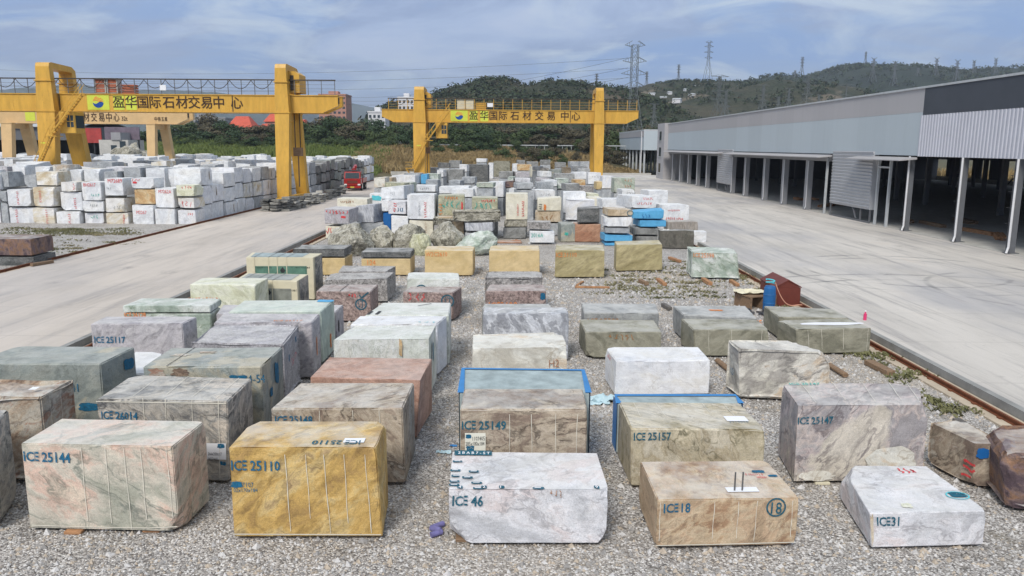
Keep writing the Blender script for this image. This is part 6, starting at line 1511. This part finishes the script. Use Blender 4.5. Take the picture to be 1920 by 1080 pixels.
# scrub in front of the trees
rr = random.Random(9)
for i in range(64):
    px = 320 + 860 * (i + rr.uniform(-.4, .4)) / 64; Yt = rr.uniform(212, 231) if px > 930 else rr.uniform(224, 231); q = atY(px, 270, Yt)
    kind = 'brown' if (px > 950 and rr.random() < .6) else rr.choice(['mid', 'mid', 'dark'])
    lab = {'dark': 'dark low bush', 'mid': 'green low bush', 'brown': 'bare brown bush'}[kind] + ' along the edge between reeds and trees'
    cr, tk = rr.choice(PROT[kind]); e = empty('bush', (q.x, Yt, bank(q.x, Yt) - .8), rr.uniform(0, 6), lab, 'bush', lab.replace('bush', 'bushes')); s = rr.uniform(.2, .4) * (1.25 if px > 950 else 1); e.scale = (s * 1.2, s * 1.2, s)
    a = bpy.data.objects.new('crown', cr); COL.objects.link(a); a.parent = e
# weeds on the gravel
V = []; Fc = []; rr = random.Random(31)
def weeds(px, py, w_, d_, n, hgt=.12, z=0.0):
    p_ = at(px, py, z)
    for _ in range(n):
        x = p_.x + rr.gauss(0, w_ / 2); y = p_.y + rr.gauss(0, d_ / 2)
        for q in range(4):
            a = rr.uniform(0, 6.28); k = len(V); l_ = hgt * rr.uniform(.5, 1.5); dx_, dy_ = math.cos(a), math.sin(a)
            V.extend([(x - dy_ * .02, y + dx_ * .02, z), (x + dy_ * .02, y - dx_ * .02, z), (x + dx_ * l_ * .5 + dy_ * .02, y + dy_ * l_ * .5 - dx_ * .02, z + l_ * .8), (x + dx_ * l_, y + dy_ * l_, z + l_ * .75)]); Fc.append((k, k + 1, k + 2, k + 3))
for _ in range(75): weeds(rr.uniform(1120, 1420), rr.uniform(500, 562), rr.uniform(.4, 1.6), rr.uniform(.1, .3), rr.randint(4, 22), .09)
for _ in range(26): weeds(rr.uniform(1140, 1300), rr.uniform(488, 545), rr.uniform(.4, 1.6), rr.uniform(.1, .3), rr.randint(4, 16), .09)
for k in range(46): u = rr.random() ** 1.2; weeds(1380 + 400 * u + rr.uniform(-12, 4), 510 + 254 * u + rr.uniform(0, 10), .22, .4, rr.randint(2, 14), .09)
for q in ((1400,520,80),(1415,508,70),(1425,515,60),(1712,702,70),(1690,712,50),(1770,765,60),(1790,772,60),(1655,672,60),(1640,668,40),(1600,665,50)): weeds(q[0], q[1], .55, .5, q[2] // 2, .12)
for _ in range(60): weeds(rr.uniform(0, 250), rr.uniform(427, 442), rr.uniform(.6, 2.2), rr.uniform(.3, .8), rr.randint(14, 50), .08, .23)
for _ in range(24): weeds(rr.uniform(60, 270), rr.uniform(435, 475), rr.uniform(.4, 1.2), rr.uniform(.2, .5), rr.randint(8, 30), .1, .23)
me = bpy.data.meshes.new('weeds'); me.from_pydata(V, [], Fc); tag(link_mesh('weeds', me, M['weed']), 'low weeds growing in patches on the gravel', 'weeds', None, 'stuff')
# loose pebbles standing proud of the gravel
V = []; Fc = []; mi = []; rr = random.Random(77)
for _ in range(42000):
    y = 10.5 + 38 * rr.random() ** 1.5; x = rr.uniform(-1, 1) * min(13.0, y * .72); s = rr.uniform(.012, .034) * (1 + .02 * y) * (1 + 1.6 * rr.random() ** 10); k = len(V); a = rr.uniform(0, 3.14)
    ca, sa = math.cos(a) * s, math.sin(a) * s; e_ = rr.uniform(.5, .9)
    V += [(x + ca, y + sa, .004), (x - sa * e_, y + ca * e_, .002), (x - ca, y - sa, .004), (x + sa * e_, y - ca * e_, .002), (x + rr.uniform(-.3, .3) * s, y + rr.uniform(-.3, .3) * s, s * rr.uniform(.7, 1.2))]
    for q in range(4): Fc.append((k + q, k + (q + 1) % 4, k + 4)); mi.append(_ % 3)
plain('pebble_pale', (.52,.51,.50), .9, .25, 30); plain('pebble_grey', (.28,.27,.26), .9, .3, 30); plain('pebble_warm', (.42,.36,.29), .9, .25, 30)
me = bpy.data.meshes.new('pebbles'); me.from_pydata(V, [], Fc); me.polygons.foreach_set('material_index', mi)
tag(link_mesh('pebbles', me, [M['pebble_pale'], M['pebble_grey'], M['pebble_warm']]), 'loose pebbles lying on the near gravel', 'pebbles', None, 'stuff')

# ------------------------------------------------------------------ hills
def hillmat(name, c0, c1, c2, scar=None, sa=.62, sc=.02):
    t = NT(name, 1.0); v = t.vec(False)
    a = t.noise(v, sc, 8, .65); k = t.ramp(a, [(.32, c0), (.5, c1), (.68, c2)])
    k = t.mix(k, t.ramp(t.noise(v, sc * 9, 5, .7), [(.3, (.5, .5, .5)), (.7, (1.4, 1.4, 1.35))]), .8, 'MULTIPLY')
    if scar: k = t.mix(k, scar, t.val(t.noise(v, sc * .7, 6, .6, .5), sa, sa + .06, 0, .8))
    t.color(k); t.bump(t.noise(v, sc * 14, 5, .7), 1.0, 4); M[name] = t.m
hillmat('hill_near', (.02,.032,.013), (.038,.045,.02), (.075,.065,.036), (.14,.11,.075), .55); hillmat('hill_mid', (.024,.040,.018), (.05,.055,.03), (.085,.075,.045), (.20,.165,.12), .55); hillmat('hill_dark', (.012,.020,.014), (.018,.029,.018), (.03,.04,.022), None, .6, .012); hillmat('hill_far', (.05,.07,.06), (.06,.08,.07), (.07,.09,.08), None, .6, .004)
def hill(name, D, tab, front, back, mat, kind='structure', nx=150, ny=26, amp=2.0, trees=0, tsize=3.0, tmat='leaf_hill', tl=None, seed=1):
    P = [atY(x, y, D) for x, y in tab]; xs = [p_.x for p_ in P]; prof = [(p_.x, max(0, p_.z)) for p_ in P]
    x0, x1 = xs[0], xs[-1]; V = []; Fc = []
    def Hh_(x, v):
        edge = min(1, (x - x0) / ((x1 - x0) * .06), (x1 - x) / ((x1 - x0) * .06)); edge = max(0, edge)
        hz = interp(prof, x) * (.0 + edge)
        s = math.sin(min(1, v) * math.pi / 2) ** 1.15 if v <= 1 else math.cos((v - 1) * math.pi / 2)
        return hz * s
    def pos(x, v):
        y = D - front * (1 - v) if v <= 1 else D + back * (v - 1)
        z = Hh_(x, v); nn = noise.fractal(Vector((x / (front * .35), y / (front * .35), seed)), .9, 2, 5)
        return Vector((x, y, z + amp * nn * (min(1, z / (amp * 3 + .1))) * (1.6 if v < .9 else .7) - .4))
    for i in range(nx + 1):
        for j in range(ny + 1): V.append(tuple(pos(x0 + (x1 - x0) * i / nx, 2.0 * j / ny)))
    for i in range(nx):
        for j in range(ny): a = i * (ny + 1) + j; Fc.append((a, a + ny + 1, a + ny + 2, a + 1))
    me = bpy.data.meshes.new(name); me.from_pydata(V, [], Fc); me.polygons.foreach_set('use_smooth', [True] * len(me.polygons))
    tag(link_mesh(name, me, M[mat]), kind=kind)
    if trees:
        rr = random.Random(seed); TV = []; TF = []
        for _ in range(trees):
            x = rr.uniform(x0, x1); v = 1.02 - .95 * rr.random() ** 1.7; p_ = pos(x, v)
            if p_.z < 3: continue
            if noise.noise(Vector((x / 40, p_.y / 40, 7))) < .06 and rr.random() < .85 and v < .95: continue
            s = tsize * rr.uniform(.6, 1.5)
            leaf_cloud(rr, [(p_.x, p_.y, p_.z + s * .4, s, .8)], 14, s * .34, TV, TF)
        me = bpy.data.meshes.new('hill_wood'); me.from_pydata(TV, [], TF)
        tag(link_mesh('hill_wood', me, M[tmat]), tl, 'wood', None, 'stuff')
    return pos, x0, x1
hA = hill('hill', 620, [(690,232),(740,215),(800,196),(830,181),(850,174),(880,165),(905,157),(935,156),(960,162),(985,172),(1000,167),(1030,160),(1060,162),(1100,172),(1130,175),(1160,178),(1200,190),(1260,215)], 260, 200, 'hill_near', amp=5, trees=7500, tsize=2.5, tl='dense wood covering the round hill behind the far crane', seed=2)
hB = hill('hill', 900, [(1080,225),(1130,190),(1165,178),(1200,167),(1240,161),(1270,156),(1300,154),(1340,150),(1380,152),(1410,160),(1450,170),(1520,180),(1600,200),(1700,225)], 380, 250, 'hill_mid', amp=8, trees=4200, tsize=2.8, tl='scattered wood on the hill with white houses', seed=5)
hC = hill('hill', 1450, [(1280,200),(1340,172),(1400,157),(1440,149),(1490,152),(1530,139),(1570,129),(1620,124),(1660,126),(1700,132),(1740,142),(1770,143),(1800,138),(1850,138),(1890,139),(1920,142),(2060,150),(2200,190)], 600, 400, 'hill_dark', amp=8, trees=7000, tsize=4.2, tl='dark wood covering the long far hill on the right', seed=8)
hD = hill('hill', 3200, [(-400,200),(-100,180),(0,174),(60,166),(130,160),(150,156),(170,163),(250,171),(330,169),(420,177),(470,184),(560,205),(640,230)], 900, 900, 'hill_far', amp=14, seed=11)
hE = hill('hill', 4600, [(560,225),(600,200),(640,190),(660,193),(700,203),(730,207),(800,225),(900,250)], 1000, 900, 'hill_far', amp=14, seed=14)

# ------------------------------------------------------------------ far buildings
def tower_block(px0, px1, yt, D, mat, label, nw, nf, roof=None, dep=14, zb=-.1, lifts=True):
    A = atY(px0, yt, D); B_ = atY(px1, yt, D); w = B_.x - A.x; zt = A.z
    e = empty('apartment_building', ((A.x + B_.x) / 2, D, zb), 0, label, 'building'); h = zt - zb
    MB().box(-w / 2, w / 2, 0, dep, 0, h).build('wall', M[mat], e)
    fh = 3.3; n = 0
    for f in range(nf):
        for k in range(nw):
            x = -w / 2 + w * (k + .5) / nw; z = h - 2.4 - f * fh
            if z < 1 or n >= 60: continue
            MB().box(x - w / nw * .28, x + w / nw * .28, -.06, .0, z - .3, z + 1.2).build('window', M['glass'], e); n += 1
        mb = MB()
    if roof:
        mb = MB(); o = .8; mb.hexa([(-w/2-o, -o, h), (w/2+o, -o, h), (w/2+o, dep+o, h), (-w/2-o, dep+o, h), (-w/4, dep*.4, h+roof[1]), (w/4, dep*.4, h+roof[1]), (w/4, dep*.6, h+roof[1]), (-w/4, dep*.6, h+roof[1])]); mb.build('roof', M[roof[0]], e)
    else:
        mb = MB(); mb.box(-w/2-.3, w/2+.3, -.3, dep+.3, h, h+.8); mb.box(-w*.2, w*.15, dep*.3, dep*.7, h+.8, h+3.0); mb.build('roof', M[mat], e)
    return e
plain('pinkwall', (.42,.22,.165), .8, .08, .3); plain('redroof', (.50,.09,.05), .7, .15, .8); plain('palewall', (.50,.48,.46), .8, .08, .4); plain('greywall', (.27,.27,.28), .8, .1, .4); plain('whitewall', (.62,.62,.63), .8, .08, .4)
tower_block(597, 648, 178, 560, 'pinkwall', 'tall pink apartment tower beyond the left crane', 6, 8, dep=20)
tower_block(425, 472, 241, 420, 'palewall', 'wide house with a bright red hipped roof between the trees', 5, 2, ('redroof', 6.5)); tower_block(482, 501, 243, 400, 'pinkwall', 'low red walled house with a red roof', 2, 2, ('redroof', 3)); tower_block(497, 525, 228, 430, 'pinkwall', 'taller red house with a red roof', 3, 3, ('redroof', 5)); tower_block(555, 571, 238, 420, 'pinkwall', 'small red roofed house right of the crane leg', 2, 3, ('redroof', 4))
tower_block(690, 722, 211, 420, 'whitewall', 'white apartment block behind the trees left of the far crane', 4, 5); tower_block(746, 776, 184, 460, 'whitewall', 'tall white apartment block rising behind the far crane leg', 4, 6); tower_block(340, 422, 222, 520, 'greywall', 'grey housing block half hidden by trees', 7, 3)
for k, (px, yt, D, w_) in enumerate(((350, 226, 250, 22),)):
    pass
# left edge: long grey shed, containers, small concrete house
q = atY(0, 236, 175); e = empty('long_shed', (q.x - 22, 175, 0), 0, 'long grey shed with dark open front at the left edge', 'shed'); w = 42
x1_ = atY(150, 236, 175).x - e.location.x; zt = q.z; zm = atY(0, 262, 175).z
MB().box(-w, x1_, 0, 22, zm, zt).build('wall', M['steelgrey'], e); mb = MB(); mb.prism([(-.8, zt), (11, zt + 2), (22.8, zt), (22.8, zt - .2), (11, zt + 1.75), (-.8, zt - .2)], 'x', -w, x1_ + .5); mb.build('roof', M['galv'], e)
for k in range(9): MB().box(-w + 1 + k * 8, -w + 1.5 + k * 8, .1, .6, -.1, zm).build('column', M['steeldark'], e) if -w + 1.5 + k * 8 < x1_ else None
MB().box(-w, x1_, 21.5, 22, -.1, zm).build('rear_wall', M['steeldark'], e)
plain('containerred', (.36,.05,.045), .6, .3, .8); plain('containerblue', (.15,.12,.15), .6, .3, .8)
for px0, px1, yt, yb, mat, lab in ((156,191,240,268,'containerred','red hoarding panel behind the near left crane'), (195,262,238,262,'containerblue','long faded red and purple hoarding beside the red panel')):
    A = atY(px0, yt, 168); B_ = atY(px1, yb, 168); e = empty('hoarding', ((A.x + B_.x) / 2, 168, 0), 0, lab, 'hoarding'); w = (B_.x - A.x) / 2
    MB().box(-w, w, 0, .3, B_.z, A.z).build('panel', M[mat], e); mb = MB()
    for u in (-.9, 0, .9): mb.box(w * u - .1, w * u + .1, .3, .5, -.1, A.z)
    mb.build('posts', M['steeldark'], e)
A = atY(185, 262, 164); B_ = atY(240, 262, 164); e = empty('concrete_house', ((A.x + B_.x) / 2, 164, 0), 0, 'small unfinished concrete house behind the left stacks', 'house'); w = (B_.x - A.x) / 2
MB().box(-w, w, 0, 7, -.1, A.z).build('wall', M['concwall'], e); MB().box(-w * .1, w * .55, -.3, 6, A.z, A.z + 1.5).build('upper_room', M['greywall'], e)
for u, z in ((-.6, 3.5), (.0, 5.2), (.5, 3.4), (.62, 6)): MB().box(w * u - .6, w * u + .6, -.05, .0, z, z + 1.5).build('window', M['glass'], e)
bm = bmesh.new(); bmesh.ops.create_icosphere(bm, subdivisions=4, radius=1)
for v_ in bm.verts:
    d = v_.co.normalized(); s = 1 + .25 * noise.fractal(d * 3, 1, 2, 5); v_.co = (d.x * 5.5 * s, d.y * 5 * s, max(-.2, d.z) * 6.8 * s * (1 - .25 * abs(d.x)))
me = bpy.data.meshes.new('rubble_heap'); bm.to_mesh(me); bm.free(); tag(link_mesh('rubble_heap', me, M['rockpale'], None, (atY(246, 280, 160).x, 160, -.1)), 'heap of rubble and earth beside the unfinished house', 'rubble heap')
# motorway barrier and cars far behind the yard
A = atY(990, 270, 228); B_ = atY(1185, 270, 228)
e = empty('guard_rail', (0, 232, 0), 0, 'long white guard rail at the foot of the trees', 'guard rail'); mb = MB(); zr = atY(1080, 273, 232).z
mb.box(A.x - 70, B_.x + 14, 0, .15, zr - .14, zr + .14); mb.build('beam', M['galv'], e); mb = MB()
for k in range(44): mb.box(A.x - 68 + k * 2.6, A.x - 67.88 + k * 2.6, .15, .3, zr - 1.2, zr + .1)
mb.build('posts', M['galv'], e)
for k, (px, py, mat, lab) in enumerate(((745, 269, 'whitepaint', 'white car passing far behind the tan reeds'),)):
    q = atY(px, py, 231); e = empty('car', (q.x, 231, q.z - .75), 0, lab, 'car')
    mb = MB(); mb.prism([(-2.2,.35),(2.2,.35),(2.2,.85),(1.3,.95),(.7,1.45),(-1.0,1.45),(-1.7,.95),(-2.2,.85)], 'y', -.85, .85); bd = mb.build('body', M['whitepaint'], e, bevel=.05)
    mb = MB(); mb.prism([(1.15,.97),(.62,1.38),(-.92,1.38),(-1.5,.97)], 'y', -.87, .87); mb.build('windows', M['glass'], e)
    for x in (-1.35, 1.35): mb = MB(); mb.bar((x, -.9, .33), (x, .9, .33), .62, .62, 0, 14); mb.build('wheel_pair', M['rubber'], e)
    MB().box(-3, 3, -1.2, 1.2, -q.z, 0.01).build('road_embankment', M['ground'], e) if False else None

# ------------------------------------------------------------------ pylons and power lines
plain('pylonsteel', (.13,.145,.145), .5, .1, .3); plain('pylonfar', (.13,.14,.15), .5, .1, .3)
def on_hill(hl, D, front, px, py):
    best = None
    for v in [i / 80 for i in range(8, 81)]:
        y = D - front * (1 - v); x = atY(px, py, y).x; q = hl[0](x, v); d_ = abs(atY(px, py, q.y).z - q.z)
        if best is None or d_ < best[0]: best = (d_, q)
    return best[1]
def pylon(px, ytop, ybase, D, kind, label, wpx=None, zbase=None, detail=1.0, rz=.35, hl=None):
    if hl: D = on_hill(*hl, px, ybase).y
    T_ = atY(px, ytop, D); B_ = atY(px, ybase, D); z0 = B_.z - (1.5 if hl else 0) if zbase is None else zbase; h = T_.z - z0
    e = empty('pylon', (T_.x, D, z0), rz, label, 'pylon')
    far = D > 600; px_m = D / F; t_ = max(.12, (.5 if far else .75 if kind == 'big' else .6) * px_m); tb = t_ * (.55 if far else .6); mt = M['pylonfar'] if far else M['pylonsteel']
    wb = (wpx * px_m / 2) if wpx else h * .085; wt = wb * (.2 if kind != 'big' else .24)
    kn = .62 if kind == 'big' else .55
    prof = lambda u: wb + (wt - wb) * min(1, u / kn)
    mb = MB(); n = 9 if not far else 6; lv = [0]
    for i in range(n): lv.append(lv[-1] + 1.0 * (.86 ** i))
    lv = [u / lv[-1] for u in lv]
    for s in (-1, 1):
        for q in (-1, 1):
            for u0, u1 in zip(lv, lv[1:]): mb.bar((s * prof(u0), q * prof(u0), h * u0), (s * prof(u1), q * prof(u1), h * u1), t_)
    for k_, (u0, u1) in enumerate(zip(lv, lv[1:])):
        a, b_ = prof(u0), prof(u1)
        for q in ((-1, 1) if not far else (-1,)):
            mb.bar((-a, q * a, h * u0), (b_, q * b_, h * u1), tb); mb.bar((a, q * a, h * u0), (-b_, q * b_, h * u1), tb)
            if not far: mb.bar((q * a, -a, h * u0), (q * b_, b_, h * u1), tb); mb.bar((q * a, a, h * u0), (q * b_, -b_, h * u1), tb)
            mb.bar((-b_, q * b_, h * u1), (b_, q * b_, h * u1), tb)
    mb.build('lattice_mast', mt, e)
    arms = {'big': [(.66, .095), (.76, .11), (.86, .10), (.985, .085)], 'cross': [(.44, .23), (.62, .2), (.80, .17), (.985, .26)], 'v': [(.70, .13), (.86, .12)], 'straight': [(.60, .10), (.74, .12), (.88, .12), (.985, .09)], 'tee': [(.45, .45), (.97, .6)]}[kind]
    for u, L_ in arms:
        mb = MB(); w_ = prof(u); z = h * u; al = h * L_; ta = t_ * (1.1 if far else .8)
        for s in (-1, 1):
            for q in (-1, 1): mb.bar((s * w_, q * w_ * .6, z), (s * al, 0, z + h * .012), ta); mb.bar((s * w_, q * w_ * .6, z + h * .045), (s * al, 0, z + h * .012), ta)
            if not far:
                for r_ in (.35, .65): xx = s * (w_ + (al - abs(w_)) * r_); mb.bar((xx, 0, z + h * .008 * r_), (xx, 0, z + h * (.045 - .033 * r_)), tb)
        mb.build('cross_arm', mt, e)
    if kind == 'v':
        mb = MB()
        for s in (-1, 1): mb.bar((s * wt, 0, h * .95), (s * h * .13, 0, h * 1.06), t_); mb.bar((0, 0, h * .99), (s * h * .13, 0, h * 1.06), tb)
        mb.build('earth_wire_horns', mt, e)
    return e
pylon(1191, 84, 306, 262, 'big', 'largest steel lattice pylon, just left of the open shed', wpx=48, zbase=-.1, rz=.12)
pylon(1330, 79, 155, 900, 'straight', 'tall slender pylon on the crest of the hill with houses', wpx=15, rz=.1)
pylon(1273, 122, 157, 900, 'straight', 'small pylon left of the tall slender one', wpx=7); pylon(1119, 139, 176, 640, 'straight', 'thin pylon on the saddle left of the largest pylon', wpx=8); pylon(1213, 135, 168, 880, 'straight', 'faint small pylon just right of the largest pylon', wpx=8)
pylon(1350, 143, 222, 420, 'cross', 'pylon with wide cross arms behind the warehouse roof, left one', wpx=20, detail=1); pylon(1362, 170, 224, 470, 'cross', 'pylon standing close behind the left wide armed one', wpx=14)
pylon(1516, 143, 205, 430, 'cross', 'pylon with wide cross arms behind the warehouse roof, right one', wpx=22); pylon(1432, 160, 212, 520, 'cross', 'narrow cross armed pylon between the two wide armed ones', wpx=14); pylon(1480, 166, 205, 560, 'cross', 'small cross armed pylon left of the right wide armed one', wpx=10); pylon(1460, 182, 208, 480, 'cross', 'low cross armed pylon at the roof edge', wpx=12); pylon(1536, 178, 200, 560, 'cross', 'tiny cross armed pylon right of the right wide armed one', wpx=8); pylon(1227, 195, 240, 330, 'cross', 'small cross armed pylon above the open shed', wpx=14)
e = pylon(1588, 158, 196, 380, 'tee', 'single pole with two cross arms above the warehouse roof', wpx=4, detail=.5)
pylon(1505, 108, 148, 1400, 'straight', 'pylon on the near shoulder of the dark hill', wpx=9); pylon(1491, 133, 162, 1300, 'straight', 'low pylon left of the shoulder pylon', wpx=8); pylon(1624, 98, 126, 1500, 'straight', 'thin pylon on the summit of the dark hill', wpx=7)
for px, yt, yb, lab in ((1639,110,152,'horned pylon just right of the summit'), (1679,117,160,'horned pylon on the right slope of the summit'), (1757,110,146,'horned pylon above the dip of the dark hill'), (1796,114,158,'horned pylon in front of the right ridge'), (1827,114,140,'small horned pylon on the right ridge'), (1868,110,140,'last horned pylon on the right ridge'), (1722,128,143,'tiny pylon beyond the dip')):
    pylon(px, yt, yb, 1330 if yb > 149 else 1480, 'v', lab, wpx=11, rz=.1, hl=(hC, 1450, 600))
def wire(a, b_, sag, label, th):
    mb = MB(); a = Vector(a); b_ = Vector(b_); n = 18
    pts = [a + (b_ - a) * i / n - Vector((0, 0, sag * (1 - ((i - n / 2) / (n / 2)) ** 2))) - a for i in range(n + 1)]
    mb.path(pts, th, 3); tag(mb.build('power_line', M['cranedark'], None, a), label, 'power line', 'power lines strung left from the largest pylon')
PT = [(1186, 108), (1186, 127), (1186, 145)]
for k, (px, py) in enumerate(PT):
    for s, (ex_, ey_) in enumerate(((640, 183 + 6 * k), (-60, 128 + 14 * k))):
        a = atY(px - 8 + 16 * s, py, 262); b_ = atY(ex_, ey_, 420 if s == 0 else 330); wire(a, b_, 3.5, 'thin dark power line running left across the sky from the largest pylon', .07 if s else .09)
# white houses on the hill
rr = random.Random(3)
for k, (px, py) in enumerate(((1222,178),(1244,183),(1257,176),(1268,188),(1306,164),(1300,180),(1208,186),(1288,170),(1232,192))):
    # find the ground on hill B under this pixel
    best = None
    for v in [i / 60 for i in range(5, 60)]:
        q = hB[0](atY(px, py, 900 - 380 * (1 - v)).x, v); t_ = atY(px, py, q.y)
        dlt = abs(t_.z - q.z)
        if best is None or dlt < best[0]: best = (dlt, q)
    q = best[1]; e = empty('hillside_house', (q.x, q.y, q.z), rr.uniform(-.5, .5), 'small white house scattered on the hillside', 'house', 'white houses on the hillside'); w = rr.uniform(1.6, 4.0)
    MB().box(-w, w, 0, 5, -2, 1.5).build('wall', M['whitewall'], e); mb = MB(); mb.prism([(-.4, 1.5), (2.5, 2.5), (5.4, 1.5)], 'x', -w - .3, w + .3); mb.build('roof', M['galv'], e)
plain('redsoil', (.30,.09,.05), .9, .2, .1)

# ------------------------------------------------------------------ air
HAZE = 0.00016
mb = MB(); mb.box(-6000, 6000, -320, 9000, -1.6, 460)
t = bpy.data.materials.new('haze'); t.use_nodes = True; nt = t.node_tree
for n_ in list(nt.nodes): nt.nodes.remove(n_)
out = nt.nodes.new('ShaderNodeOutputMaterial'); pv = nt.nodes.new('ShaderNodeVolumePrincipled')
pv.inputs['Color'].default_value = (.78, .87, 1.0, 1); pv.inputs['Density'].default_value = HAZE; pv.inputs['Anisotropy'].default_value = .2
nt.links.new(pv.outputs[0], out.inputs['Volume'])
tag(mb.build('haze', t), kind='stuff')
